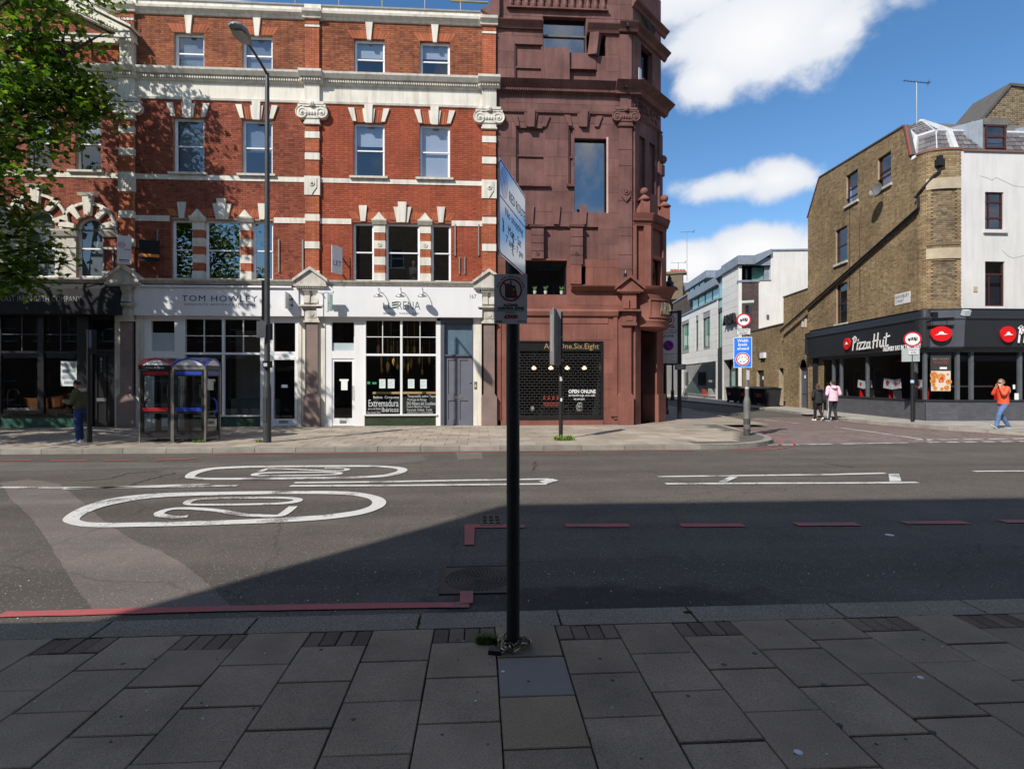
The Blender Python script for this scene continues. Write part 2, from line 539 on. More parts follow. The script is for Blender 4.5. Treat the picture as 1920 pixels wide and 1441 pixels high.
  # -- ground materials
def road_mat(name,col,chips=.5,stain=None,chip_col=(.27,.25,.235),scale=115,var=.17):
 m=bpy.data.materials.new(name);m.use_nodes=True
 nt=m.node_tree;nt.nodes.clear()
 N,L=nt.nodes.new,nt.links.new
 out=N('ShaderNodeOutputMaterial');b=N('ShaderNodeBsdfPrincipled');L(b.outputs[0],out.inputs['Surface'])
 b.inputs['Roughness'].default_value=.88;b.inputs['Specular IOR Level'].default_value=.25
 pos=N('ShaderNodeNewGeometry').outputs['Position']
 def noise_(sc,det=4,ro=.55,vec=pos):
  n=N('ShaderNodeTexNoise');n.inputs['Scale'].default_value=sc;n.inputs['Detail'].default_value=det;n.inputs['Roughness'].default_value=ro
  L(vec,n.inputs['Vector']);return n.outputs['Fac']
 def rng(x,a,b_,c,d):
  n=N('ShaderNodeMapRange');L(x,n.inputs['Value'])
  for k,v in zip(('From Min','From Max','To Min','To Max'),(a,b_,c,d)):n.inputs[k].default_value=v
  return n.outputs['Result']
 def mul(c,f):
  n=N('ShaderNodeMixRGB');n.blend_type='MULTIPLY';n.inputs['Fac'].default_value=1
  L(c,n.inputs['Color1']);L(f,n.inputs['Color2']);return n.outputs[0]
 r=N('ShaderNodeRGB');r.outputs[0].default_value=(*col,1);c=r.outputs[0]
 # long tyre-polished bands along the carriageway and broad mottling
 mp=N('ShaderNodeMapping');mp.inputs['Scale'].default_value=(.05,1.0,1);L(pos,mp.inputs['Vector'])
 c=mul(c,rng(noise_(1.1,3,vec=mp.outputs[0]),.35,.65,1-var,1+var))
 c=mul(c,rng(noise_(.9,6,.65),.3,.7,1-var,1+var))
 c=mul(c,rng(noise_(6.5,5,.7),.56,.76,1,.72))
 vc=N('ShaderNodeTexVoronoi');vc.feature='DISTANCE_TO_EDGE';vc.inputs['Scale'].default_value=.42;wv=N('ShaderNodeTexNoise');wv.inputs['Scale'].default_value=2.2;L(pos,wv.inputs['Vector'])
 mv=N('ShaderNodeMixRGB');mv.inputs[0].default_value=.25;L(pos,mv.inputs[1]);L(wv.outputs['Color'],mv.inputs[2]);L(mv.outputs[0],vc.inputs['Vector'])
 c=mul(c,rng(vc.outputs['Distance'],.0,.006,.72,1))
 c=mul(c,rng(noise_(scale,3,.75),.3,.7,.55,1.45))
 # dark pits
 v2=N('ShaderNodeTexVoronoi');v2.inputs['Scale'].default_value=scale*.55;L(pos,v2.inputs['Vector'])
 c=mul(c,rng(v2.outputs['Distance'],.0,.35,.6,1.08))
 # pale aggregate chips
 vo=N('ShaderNodeTexVoronoi');vo.inputs['Scale'].default_value=scale*.62;L(pos,vo.inputs['Vector'])
 sep=N('ShaderNodeSeparateColor');L(vo.outputs['Color'],sep.inputs[0])
 gt=N('ShaderNodeMath');gt.operation='GREATER_THAN';L(sep.outputs[0],gt.inputs[0]);gt.inputs[1].default_value=1-.2*chips
 ds=N('ShaderNodeMath');ds.operation='LESS_THAN';L(vo.outputs['Distance'],ds.inputs[0]);ds.inputs[1].default_value=.38
 an=N('ShaderNodeMath');an.operation='MULTIPLY';L(gt.outputs[0],an.inputs[0]);L(ds.outputs[0],an.inputs[1])
 mx=N('ShaderNodeMixRGB');L(an.outputs[0],mx.inputs['Fac']);L(c,mx.inputs['Color1']);mx.inputs['Color2'].default_value=(*chip_col,1)
 c=mx.outputs[0]
 for(sx,sy,rx,ry,dk)in(stain or[]):
  mp=N('ShaderNodeMapping');mp.inputs['Location'].default_value=(-sx/rx,-sy/ry,0);mp.inputs['Scale'].default_value=(1/rx,1/ry,0)
  L(pos,mp.inputs['Vector'])
  ln=N('ShaderNodeVectorMath');ln.operation='LENGTH';L(mp.outputs[0],ln.inputs[0])
  ad=N('ShaderNodeMath');ad.operation='ADD';L(ln.outputs['Value'],ad.inputs[0]);L(rng(noise_(4.0,7,.65),.25,.75,-.35,.35),ad.inputs[1])
  c=mul(c,rng(ad.outputs[0],.7,1.1,dk,1))
 L(c,b.inputs['Base Color'])
 bp=N('ShaderNodeBump');bp.inputs['Strength'].default_value=.55;bp.inputs['Distance'].default_value=.006
 L(noise_(scale*.9,3,.7),bp.inputs['Height']);L(bp.outputs[0],b.inputs['Normal'])
 MATS[name]=m
 return m
def paint_mat(name,col,wear=.35):
 """thermoplastic road paint with worn-through flecks showing the asphalt"""
 m=bpy.data.materials.new(name);m.use_nodes=True
 nt=m.node_tree;nt.nodes.clear()
 N,L=nt.nodes.new,nt.links.new
 out=N('ShaderNodeOutputMaterial');b=N('ShaderNodeBsdfPrincipled');L(b.outputs[0],out.inputs['Surface'])
 b.inputs['Roughness'].default_value=.7
 pos=N('ShaderNodeNewGeometry').outputs['Position']
 n1=N('ShaderNodeTexNoise');n1.inputs['Scale'].default_value=38;n1.inputs['Detail'].default_value=6;n1.inputs['Roughness'].default_value=.75;L(pos,n1.inputs['Vector'])
 n2=N('ShaderNodeTexNoise');n2.inputs['Scale'].default_value=1.7;n2.inputs['Detail'].default_value=5;L(pos,n2.inputs['Vector'])
 ad=N('ShaderNodeMath');ad.operation='ADD';L(n1.outputs['Fac'],ad.inputs[0]);L(n2.outputs['Fac'],ad.inputs[1])
 mr=N('ShaderNodeMapRange');L(ad.outputs[0],mr.inputs['Value'])
 mr.inputs['From Min'].default_value=1.15-wear*.25;mr.inputs['From Max'].default_value=1.25-wear*.14
 mx=N('ShaderNodeMixRGB');L(mr.outputs[0],mx.inputs['Fac']);mx.inputs['Color1'].default_value=(*col,1);mx.inputs['Color2'].default_value=(.11,.1,.095,1)
 mu=N('ShaderNodeMixRGB');mu.blend_type='MULTIPLY';mu.inputs['Fac'].default_value=1;L(mx.outputs[0],mu.inputs['Color1'])
 m3=N('ShaderNodeMapRange');L(n2.outputs['Fac'],m3.inputs['Value']);m3.inputs['From Min'].default_value=.3;m3.inputs['From Max'].default_value=.7
 m3.inputs['To Min'].default_value=.82;m3.inputs['To Max'].default_value=1.1
 L(m3.outputs[0],mu.inputs['Color2'])
 L(mu.outputs[0],b.inputs['Base Color'])
 MATS[name]=m
 return m
stain_c=on_ground(1130,1118)
M_ASPHALT=road_mat('asphalt',(.083,.072,.061),stain=[(stain_c.x,stain_c.y-.12,1.5,.38,.45)])
M_PATCH=road_mat('patched_asphalt',(.135,.113,.10),chips=.35,chip_col=(.3,.27,.25),var=.16)
M_DARKPATCH=road_mat('fresh_asphalt',(.078,.074,.074),chips=.7)
M_WHITE_PAINT=paint_mat('white_road_paint',(.60,.59,.56),wear=.6)
M_RED_PAINT=paint_mat('red_road_paint',(.40,.085,.085),wear=.62)
M_SETT=mat('red_block_paving',(.15,.11,.095),island=None,var=.22,scale=3,fine=.25,bscale=45,rough=.85)
M_SLAB=mat('paving_slab',(.27,.202,.14),var=.2,scale=2.6,fine=.34,bscale=140,bump=.45,rough=.85,objr=.11,spec=.25)
M_SLAB_BLUE=mat('slate_paving_slab',(.2,.172,.148),var=.1,fine=.12,bscale=120,bump=.15,rough=.7)
M_SLAB_BROWN=mat('brown_paving_slab',(.27,.19,.12),var=.12,fine=.3,bscale=150,bump=.35,rough=.9)
M_SLAB_FAR=mat('york_stone_slab',(.30,.255,.205),var=.2,scale=.9,fine=.22,bscale=60,rough=.85,objr=.16,spec=.25)
M_BRICK_SETT=mat('clay_paver',(.145,.1,.07),var=.2,fine=.35,bscale=120,bump=.4,rough=.9,objr=.3)
M_KERB=mat('granite_kerb',(.215,.178,.138),var=.12,scale=2,fine=.55,bscale=95,bump=.8,rough=.85,objr=.12)
M_KERB_FAR=mat('pale_granite_kerb',(.25,.23,.2),var=.22,scale=2,fine=.35,bscale=80,bump=.5,rough=.85,objr=.14)
M_JOINT=mat('mossy_joint',(.028,.028,.018),var=.4,scale=6,fine=.5,bscale=80,rough=1)
M_JOINT_FAR=mat('sandy_joint',(.1,.09,.07),var=.3,scale=3,rough=1)
M_MOSS=mat('moss',(.055,.085,.018),var=.4,scale=30,fine=.4,bscale=120,rough=1)
M_IRON=mat('cast_iron',(.05,.047,.045),var=.2,rough=.6,fine=.2,metal=.3)
M_EARTH=mat('earth',(.12,.1,.08),var=.2)
def flat(name,pts,z,m,kind='structure',parent=None):
 mb=MB();mb.add([(p[0],p[1],z)for p in pts],[tuple(range(len(pts)))])
 o=mb.build(name,m,parent)
 if kind and parent is None:o['kind']=kind
 return o
flat('ground',[(-400,-300),(400,-300),(400,700),(-400,700)],-.03,M_EARTH)
ROAD=flat('road',[(-70,3.0),(80,3.0),(80,15.5),(70,90),(-5,90),(-70,24)],0.0,M_ASPHALT)
SD=Vector((.117,.993)).normalized()
KN,KF=3.99,14.10
# pinkish block paving in the mouth of the side road, repaired trench across the main road
side_mouth=[on_ground(1330,838),on_ground(1452,834),on_ground(1700,830.5),on_ground(1920,827),(24,15.0),(24,23),on_ground(1560,782),on_ground(1420,783),on_ground(1380,789),(8.2,20)]
flat('side_road',[(p[0],p[1])for p in side_mouth],.004,M_SETT)
trench=[(0,905),(52,898),(112,907),(150,938),(205,985),(262,1019),(300,1032),(345,1058),(398,1100),(440,1146),(176,1145),(148,1110),(118,1062),(92,1018),(60,972),(20,935)]
tp=[]
for(a,b)in zip(trench,trench[1:]+trench[:1]):
 n=max(1,int(math.hypot(a[0]-b[0],a[1]-b[1])/7))
 tp+=[(a[0]+(b[0]-a[0])*i/n+rnd.uniform(-1.6,1.6),a[1]+(b[1]-a[1])*i/n+rnd.uniform(-.8,.8))for i in range(n)]
flat('road_patch',[on_ground(u,v)[:2]for u,v in tp],.003,M_PATCH)
flat('road_patch',[on_ground(u,v)[:2]for u,v in[(855,847.5),(903,847),(906,860),(858,861)]],.003,M_PATCH)
band=[(0,866),(420,868),(790,853),(800,862),(700,876),(470,874),(0,884)]
flat('road_patch',[on_ground(u,v)[:2]for u,v in band],.003,road_mat('grey_asphalt',(.102,.094,.084),chips=.3))
# -- pavements
NEAR_IN=3.71
flat('near_pavement_bed',[(-40,-6),(40,-6),(40,NEAR_IN),(-40,NEAR_IN)],.098,M_JOINT)
near=thing('near_pavement',None,None,(0,2,.1));near['kind']='structure'
def slab_mesh(name,w,d,h,m,bev=.004):
 mb=MB()
 x,y=w/2,d/2
 vs=[(-x,-y,-h),(x,-y,-h),(x,y,-h),(-x,y,-h),(-x,-y,-bev),(x,-y,-bev),(x,y,-bev),(-x,y,-bev),(-x+bev,-y+bev,0),(x-bev,-y+bev,0),(x-bev,y-bev,0),(-x+bev,y-bev,0)]
 fs=[(0,1,5,4),(1,2,6,5),(2,3,7,6),(3,0,4,7),(4,5,9,8),(5,6,10,9),(6,7,11,10),(7,4,8,11),(8,9,10,11)]
 me=bpy.data.meshes.new(name);me.from_pydata(mb.v+[Vector(p)for p in vs],[],fs);me.materials.append(m)
 return me
CP,RP,J=.402,.412,.009
me_slab=slab_mesh('slab',CP-J,RP-J,.04,M_SLAB)
me_slab_b=slab_mesh('slab',CP-J,RP-J,.04,M_SLAB_BLUE)
me_slab_n=slab_mesh('slab',CP-J,RP-J,.04,M_SLAB_BROWN)
me_slab_s=slab_mesh('slab',CP-J,.30-J,.04,M_SLAB)
me_sett=slab_mesh('paver',CP/4-.008,.20-J,.04,M_BRICK_SETT)
rg=random.Random(4)
def put(me,name,x,y,z,parent,rz=0.0):
 o=link_mesh(name,me,parent)
 o.location=Vector((x,y,z))-ORG[parent.name]
 o.rotation_euler=(rg.uniform(-.003,.003),rg.uniform(-.003,.003),rz)
 return o
for k in range(-17,15):
 xc=.106+CP*(k+.5)
 y=NEAR_IN
 bricks=(k%2!=0)if k<5 else(k!=5 and k%2==0)
 if bricks:
  for i in range(4):
   put(me_sett,'paver',xc-CP/2+CP/4*(i+.5),y-.1,.118+rg.uniform(-.004,.002),near)
  y-=.205
 elif k==5:
  put(me_slab_s,'slab',xc,y-.15,.12,near);y-=.305
 n=0
 while y>1.3:
  if abs(xc)<(y+.5)*1.02+2.6:
   me=me_slab
   if k==0 and n==1:me=me_slab_b
   elif k==0 and n==2:me=me_slab_n
   put(me,'slab',xc+rg.uniform(-.002,.002),y-RP/2+rg.uniform(-.004,.004),.12+rg.uniform(-.003,.003),near,rg.uniform(-.004,.004))
  y-=RP;n+=1
  # pavement behind the lens carries on as one sheet
flat('near_pavement_sheet',[(-40,-6),(40,-6),(40,1.0),(-40,1.0)],.118,M_SLAB)
kerb=thing('near_kerb',None,None,(0,KN,0));kerb['kind']='structure'
kx=[-8.6,-7.5,-6.4,-5.45,-4.4,-3.46,-2.5,-1.53,-.41,.556,1.5,2.56,3.6,4.6,5.7,6.7]
for a,b in zip(kx[:-1],kx[1:]):
 mb=MB()
 prof=[(NEAR_IN+.006,-.02),(NEAR_IN+.006,.118),(KN-.035,.122),(KN-.008,.108),(KN,.085),(KN+.012,-.02)]
 mb.prism([(p[0],p[1]+0)for p in prof],a+.008,b-.008,'x')
 mb.build('kerb_stone',M_KERB,kerb)
mb=MB()
mb.prism([(NEAR_IN+.01,-.02),(NEAR_IN+.01,.12),(KN-.01,.12),(KN,-.02)],-40,kx[0],'x')
mb.prism([(NEAR_IN+.01,-.02),(NEAR_IN+.01,.12),(KN-.01,.12),(KN,-.02)],kx[-1],40,'x')
mb.prism([(NEAR_IN+.02,-.02),(NEAR_IN+.02,.095),(KN-.03,.095),(KN-.02,-.02)],kx[0],kx[-1],'x')
mb.build('kerb_bed',M_JOINT,kerb)
# moss in the joints between kerb stones and along the back of the kerb
moss=MB()
for x in kx[1:-1]:
 for i in range(26):
  yy=rg.uniform(NEAR_IN,KN-.02);s=rg.uniform(.003,.007)
  if rg.random()<.3+.5*(abs(x+2.5)<.1 or abs(x-1.5)<.1 or abs(x+.41)<.1 or abs(x-2.56)<.1):
   moss.ball((x+rg.uniform(-.014,.014),yy,.116),s*1.4,6,sz=.8)
for i in range(420):
 x=rg.uniform(-4.5,4.5)
 if noise.noise(Vector((x*1.3,0,0)))>-.05:
  moss.ball((x,NEAR_IN+rg.uniform(-.008,.006),.117),rg.uniform(.004,.011),6,sz=.6)
for i in range(500):
 k=rg.randint(-9,9);yy=rg.uniform(1.6,NEAR_IN)
 if noise.noise(Vector((k*3.1,yy*1.2,4)))>.05:
  moss.ball((.106+CP*k+rg.uniform(-.005,.005),yy,.113),rg.uniform(.003,.008),5,sz=.6)
moss.build('moss',M_MOSS,kind='stuff')
# litter and gum spots on the near slabs
gum=MB()
for(u,v)in[(1545,1283),(1573,1358),(1750,1372),(1415,1224),(1357,1245),(1830,1300)]:
 p=on_ground(u,v,.12);gum.lathe([(0,.1222),(.013,.1222),(.017,.1205)],(p.x,p.y,0),10)
for i in range(90):
 x,y,r_=rg.uniform(-4,4.5),rg.uniform(1.7,3.65),rg.uniform(.005,.014)
 if abs(x)<y*1.05:gum.lathe([(0,.1215),(r_*.7,.1215),(r_,.119)],(x,y,0),7)
gum.build('gum_spots',mat('old_gum',(.06,.06,.06)),kind='stuff')
dots=MB()
for(u,v,r_)in[(943,1259,.012),(1726,1270,.018),(1668,1003,.05),(1497,1410,.02)]:
 p=on_ground(u,v,.12 if v>1100 else 0);z=.1235 if v>1100 else .006
 dots.lathe([(0,z+.002),(r_*.7,z+.002),(r_,z-.001)],(p.x,p.y,0),8)
for i in range(140):
 x,y=rg.uniform(-5,5.5),rg.choice((rg.uniform(1.7,3.7),rg.uniform(4.0,5.2)))
 r_=rg.uniform(.002,.005);z=.121 if y<3.8 else .004
 if abs(x)<y*1.05:dots.box(x-r_,x+r_*rg.uniform(.5,2),y-r_,y+r_,z,z+r_,rot=Matrix.Rotation(rg.uniform(0,3),3,'Z'))
dots.build('litter',mat('paper_litter',(.6,.6,.62)),kind='stuff')
# far pavement: straight kerb, rounded corner, then along the side street
def arc(cx,cy,r,a0,a1,n):
 return[(cx+r*math.cos(R(a0+(a1-a0)*i/n)),cy+r*math.sin(R(a0+(a1-a0)*i/n)))for i in range(n+1)]
corner=arc(6.0,16.95,2.85,-90,4,12)
far_edge=[(-40,KF)]+corner+[(corner[-1][0]+SD.x*s,corner[-1][1]+SD.y*s)for s in(4,12,30,70)]
far_poly=far_edge+[(-12,92),(-12,21.2),(-40,21.2)]
farp=thing('far_pavement',None,None,(0,17,.1));farp['kind']='structure'
flat('far_pavement_bed',far_poly,.112,M_JOINT_FAR)
mb=MB()
fine_edge=far_edge
for i in range(len(far_edge)-1):
 a,b=Vector(far_edge[i]),Vector(far_edge[i+1])
 t_=(b-a).normalized();a=a+Vector((-t_.y,t_.x))*.05;b=b+Vector((-t_.y,t_.x))*.05
 mb.quad((a.x,a.y,-.02),(b.x,b.y,-.02),(b.x,b.y,.095),(a.x,a.y,.095))
mb.build('kerb_bed',M_JOINT_FAR,farp)
def kerb_run(path,step,name,m,parent,w=.22,h=.125,gap=.012):
 """split a poly-line into kerb stones"""
 segs,pts=[],[Vector(p)for p in path]
 d=[0]
 for a,b in zip(pts[:-1],pts[1:]):d.append(d[-1]+(b-a).length)
 def at(s):
  for i in range(len(d)-1):
   if s<=d[i+1]or i==len(d)-2:
    f=(s-d[i])/max(d[i+1]-d[i],1e-6);return pts[i].lerp(pts[i+1],f)
 s=0
 while s<d[-1]-.1:
  e=min(s+step*rg.uniform(.9,1.1),d[-1])
  k=max(1,int((e-s)/.3))
  mb=MB()
  q=[at(s+gap/2+(e-s-gap)*i/k)for i in range(k+1)]
  vs,fs=[],[]
  for i,p in enumerate(q):
   t=(q[min(i+1,k)]-q[max(i-1,0)]).normalized();n_=Vector((-t.y,t.x))
   for off,z in((0,-.02),(0,h-.035),(.012,h-.01),(.04,h),(w,h-.002),(w,0)):
    vs.append((p.x+n_.x*off,p.y+n_.y*off,z))
  for i in range(k):
   for j_ in range(5):
    fs.append((i*6+j_,(i+1)*6+j_,(i+1)*6+j_+1,i*6+j_+1))
  fs+=[tuple(range(6)),tuple(range(k*6+5,k*6-1,-1))]
  mb.add(vs,fs)
  mb.build(name,m,parent)
  s=e
fk=thing('far_kerb',None,None,(0,KF,0));fk['kind']='structure'
kerb_run([(-15.5,KF)]+corner+[far_edge[len(corner)+1]],1.02,'kerb_stone',M_KERB_FAR,fk)
kerb_run(far_edge[len(corner)+1:],12,'kerb_stone',M_KERB_FAR,fk)
FS=.60
me_far=slab_mesh('slab',FS-.012,FS-.012,.02,M_SLAB_FAR)
cells=[]
cen=Vector((6.0,16.95))
for r_ in range(0,11):
 yc=KF+.24+FS*(r_+.5)
 if yc>20.75:break
 for k in range(-26,17):
  xc=FS*(k+(.5 if r_%2 else 0))
  if xc>8.3:continue
  if xc>5.6 and yc<17.2 and(Vector((xc,yc))-cen).length>2.1:continue
  if xc>8.85-.55+max(0,(yc-17.2))*.117:continue
  if abs(xc-1.0)>(yc)*1.0:continue
  cells.append((xc,yc))
cells.sort(key=lambda c:(c[0]**2+c[1]**2))
for c in cells[:300]:
 put(me_far,'slab',c[0],c[1],.12+rg.uniform(-.002,.002),farp)
mb=MB()
for c in cells[300:]:
 mb.box(c[0]-.294,c[0]+.294,c[1]-.294,c[1]+.294,.1,.12+rg.uniform(-.002,.002))
 # pavement along the side street and beyond the frame
for r_ in range(0,60):
 for k in range(-6,4):
  yc=21.05+r_*FS;xc=8.55+k*FS+(yc-17)*.117
  if yc>57:continue
  mb.box(xc-.294,xc+.294,yc-.294,yc+.294,.1,.12)
mb.build('slabs',M_SLAB_FAR,farp,kind='stuff')
# pavement on the shop corner across the side street
rk=[(40,14.75),(22,14.8),(19.9,15.2),(18.7,15.9),(17.7,17.1),(16.8,19.0),(16.25,21.2),(16.1,23.5),(16.9,27.2),(17.4,31.1),(17.65,38),(17.8,49.8),(18.3,60),(19.6,80)]
right_poly=rk+[(60,92),(60,14.7)]
flat('corner_pavement',right_poly,.115,mat('corner_paving',(.30,.28,.25),var=.2,scale=1.2,fine=.2,bscale=40,rough=.85))
rkk=thing('corner_kerb',None,None,(15,20,0));rkk['kind']='structure'
kerb_run([(p[0],p[1])for p in reversed(rk[1:10])],1.1,'kerb_stone',M_KERB_FAR,rkk,w=.2)
kerb_run([(p[0],p[1])for p in reversed(rk[9:])],9,'kerb_stone',M_KERB_FAR,rkk,w=.2)
mb=MB()
# slab joints on the corner pavement, as raised slabs
for r_ in range(0,22):
 for k in range(0,26):
  xc,yc=15.6+k*.62+(.31 if r_%2 else 0),15.0+r_*.62
  if yc>22.6 and xc>18.2:continue
  edge=16.2 if yc>21.5 else 16.2+(21.5-yc)**2*.085
  if xc-.35<edge+.25 or xc>26:continue
  mb.box(xc-.3,xc+.3,yc-.3,yc+.3,.1,.1215)
cp=bpy.data.objects['corner_pavement']
ORG[cp.name]=Vector((0,0,0))
mb.build('slabs',mat('corner_slab',(.31,.285,.25),island=[(.25,.23,.2),(.36,.33,.29),(.3,.28,.25)],var=.15,fine=.2,bscale=50,rough=.85),cp,kind='stuff')
# block paving of the side-road mouth: rows of blocks laid as real pieces near the give-way line
mb=MB()
inside=[Vector((p[0],p[1]))for p in side_mouth]
def in_poly(p,poly):
 c=False;n=len(poly);j_=n-1
 for i in range(n):
  a,b=poly[i],poly[j_]
  if(a[1]>p[1])!=(b[1]>p[1])and p[0]<(b[0]-a[0])*(p[1]-a[1])/(b[1]-a[1])+a[0]:c=not c
  j_=i
 return c
rpoly=[(p[0],p[1])for p in right_poly]
fpoly=[(p[0],p[1])for p in far_poly]
for r_ in range(0,70):
 for k in range(0,85):
  xc,yc=5.8+k*.205+(.1 if r_%2 else 0),13.2+r_*.105
  if yc>19:continue
  if in_poly((xc,yc),inside)and not in_poly((xc,yc),rpoly)and not in_poly((xc,yc),fpoly):
   z=.008+rg.uniform(0,.002)
   mb.quad((xc-.096,yc-.047,z),(xc+.096,yc-.047,z),(xc+.096,yc+.047,z),(xc-.096,yc+.047,z))
sr=bpy.data.objects['side_road'];ORG[sr.name]=Vector((0,0,0))
mb.build('blocks',mat('red_block',(.2,.12,.1),island=[(.165,.122,.105),(.225,.17,.148),(.195,.15,.135),(.14,.108,.096)],var=.15,scale=1.2,rough=.85),sr,kind='stuff')
# -- road markings
ZM=.011
def marks(name,lines,m,w,z=ZM,closed=False):
 mb=MB()
 for ln in lines:
  mb.ribbon([on_ground(u,v)[:2]for u,v in ln],w,z,closed)
 o=mb.build(name,m);o['kind']='structure'
 return o
def flatpoly(mb,pts,z=ZM+.004):
 mb.add([(*on_ground(u,v)[:2],z)for u,v in pts],[tuple(range(len(pts)))])
def smooth_path(pts,n=6,closed=False):
 out,m=[],len(pts)
 rngi=range(m if closed else m-1)
 for i in rngi:
  p0=Vector(pts[(i-1)%m]if closed or i>0 else pts[i]);p1=Vector(pts[i]);p2=Vector(pts[(i+1)%m])
  p3=Vector(pts[(i+2)%m]if closed or i+2<m else pts[(i+1)%m])
  for k in range(n):
   t=k/n
   out.append(.5*((2*p1)+(-p0+p2)*t+(2*p0-5*p1+4*p2-p3)*t*t+(-p0+3*p1-3*p2+p3)*t**3))
 if not closed:out.append(Vector(pts[-1]))
 return out
def ring(name,outer,inner):
 """painted ring between two closed outlines given in photo pixels on the carriageway"""
 o=[on_ground(u,v)for u,v in smooth_path(outer,8,True)]
 i_=[on_ground(u,v)for u,v in smooth_path(inner,8,True)]
 n=len(o)
 mb=MB()
 mb.add([(p.x,p.y,ZM)for p in o]+[(p.x,p.y,ZM)for p in i_],[(k,(k+1)%n,n+(k+1)%n,n+k)for k in range(n)])
 ob=mb.build(name,M_WHITE_PAINT);ob['kind']='structure'
 # near roundel
ring('road_marking_ring',[(119,972),(150,953),(205,936),(290,926),(420,922.5),(560,921),(655,922.5),(705,930),(724,941),(712,954),(668,967),(580,977),(430,984),(280,988),(170,989),(126,982)],[(150,972),(176,957),(222,944),(300,933),(420,928.5),(560,926.5),(645,928),(685,934),(698,942),(688,952),(650,961),(570,969),(430,976),(290,980),(196,981),(160,979)])
# far roundel
ring('road_marking_ring',[(347,893),(362,884),(400,877),(470,874),(580,873),(690,872.8),(745,875.5),(764,881),(750,889),(712,895),(620,898),(500,899.5),(400,900),(355,898)],[(366,892.5),(380,885.5),(412,880),(475,877),(580,876),(684,875.8),(732,878),(746,881.5),(735,887),(702,892),(615,894.5),(500,896),(405,896.5),(372,895.5)])
ring('road_marking_digit',[(343,944),(352,938),(378,934),(450,932.5),(520,932),(556,933.5),(568,937.5),(556,943),(520,946.5),(450,948),(380,948.5),(350,947.5)],[(358,943.5),(366,939.5),(390,937),(450,935.8),(515,935.2),(542,936.5),(550,938),(540,941.2),(512,943.4),(450,944.8),(388,945.2),(362,945)])
ring('road_marking_digit',[(470,890.5),(482,887),(520,885.4),(600,884.6),(635,885.4),(643,887.6),(632,890.8),(590,892.4),(520,893),(478,892.8)],[(484,890.3),(492,888.6),(522,887.4),(598,886.6),(622,887.2),(628,888),(620,889.4),(588,890.6),(522,891.2),(488,891.4)])
marks('road_marking_digit',[[(u,v)for u,v in smooth_path([(352,969),(325,970.5),(300,966),(303,960),(325,954.5),(360,954),(410,958),(450,965),(490,967.5),(522,967.5),(535,962),(550,950)])]],M_WHITE_PAINT,.13)
marks('road_marking_digit',[[(u,v)for u,v in smooth_path([(608,878),(628,877.5),(650,879),(645,882.5),(610,882.8),(560,880.5),(515,879),(500,879.3),(494,882),(486,885)])]],M_WHITE_PAINT,.11)
# centre lines and hatched islands
marks('road_marking',[[(0,914.2),(130,914.8)],[(120,916.5),(200,914.5),(300,911),(392,908.5)],[(130,915),(250,914),(445,911)],[(552,905.5),(700,904),(860,901),(1030,898.5)],[(544,911.5),(760,910.5),(1025,907.8)],[(1234,894),(1400,892),(1560,890),(1660,887.5)],[(1248,907.5),(1430,906.5),(1615,906),(1720,904.8)]],M_WHITE_PAINT,.13)
marks('road_marking',[[(1826,884),(1990,883)]],M_WHITE_PAINT,.12)
mb=MB()
flatpoly(mb,[(1010,903),(1035,898.2),(1048,902),(1024,908.2)])
flatpoly(mb,[(1347,904.5),(1368,894.2),(1383,895.5),(1362,905)])
flatpoly(mb,[(1668,903.5),(1666,889),(1686,889.5),(1690,903)])
o=mb.build('road_marking',M_WHITE_PAINT);o['kind']='structure'
# give-way and edge lines of the side road
lines=[[(1440,834.5),(1560,832.6)],[(1575,832.4),(1700,830.4)]]
for i in range(9):
 a=1740+i*34;lines.append([(a,829.6-i*.35),(a+23,829.3-i*.35)])
for i in range(7):
 a=1716+i*46;lines.append([(a,824.6-i*.5),(a+33,824.2-i*.5)])
marks('road_marking',lines,M_WHITE_PAINT,.16)
marks('road_marking',[[(1566,801),(1640,810.5),(1686,817.5)],[(1690,818),(1745,826)],[(1415,785),(1500,794)],[(1318,770.5),(1378,779)],[(1252,761),(1296,767)]],M_WHITE_PAINT,.11)
# red-route lines
marks('red_route_line',[[(0,1153.5),(100,1151),(420,1142.5),(650,1138),(880,1135)]],M_RED_PAINT,.11)
mb=MB()
flatpoly(mb,[(863,1111),(887,1110),(887,1133),(862,1134)])
flatpoly(mb,[(871,988),(890,988),(889,1023),(871,1023)])
o=mb.build('red_route_line',M_RED_PAINT);o['kind']='structure'
marks('red_route_line',[[(871,987),(985,987)]]+[[(a,b),(a+118,b-.5)]for a,b in((1061,986),(1276,985.5),(1491,983.5),(1694,980.5),(1878,978))],M_RED_PAINT,.16)
marks('red_route_line',[[(0,864),(60,863)],[(93,864),(162,863.8)],[(195,863),(256,862.4)],[(290,862.5),(352,861),(368,859)]],M_RED_PAINT,.12)
rl=[on_ground(400,852)[:2]]+[(x,KF-.28)for x in(-6,-3,0,3,5.5)]
mb=MB();mb.ribbon(rl,.1,ZM)
for rr in(3.1,3.42):
 mb.ribbon(arc(6.0,16.95,rr,-84,2,16)+[(9.1+rr-3.1+SD.x*s,17.1+SD.y*s)for s in(3,6)],.06,ZM)
mb.ribbon([(p[0]-.3,p[1]-.15)for p in rk[2:9]],.06,ZM)
o=mb.build('red_route_line',M_RED_PAINT);o['kind']='structure'
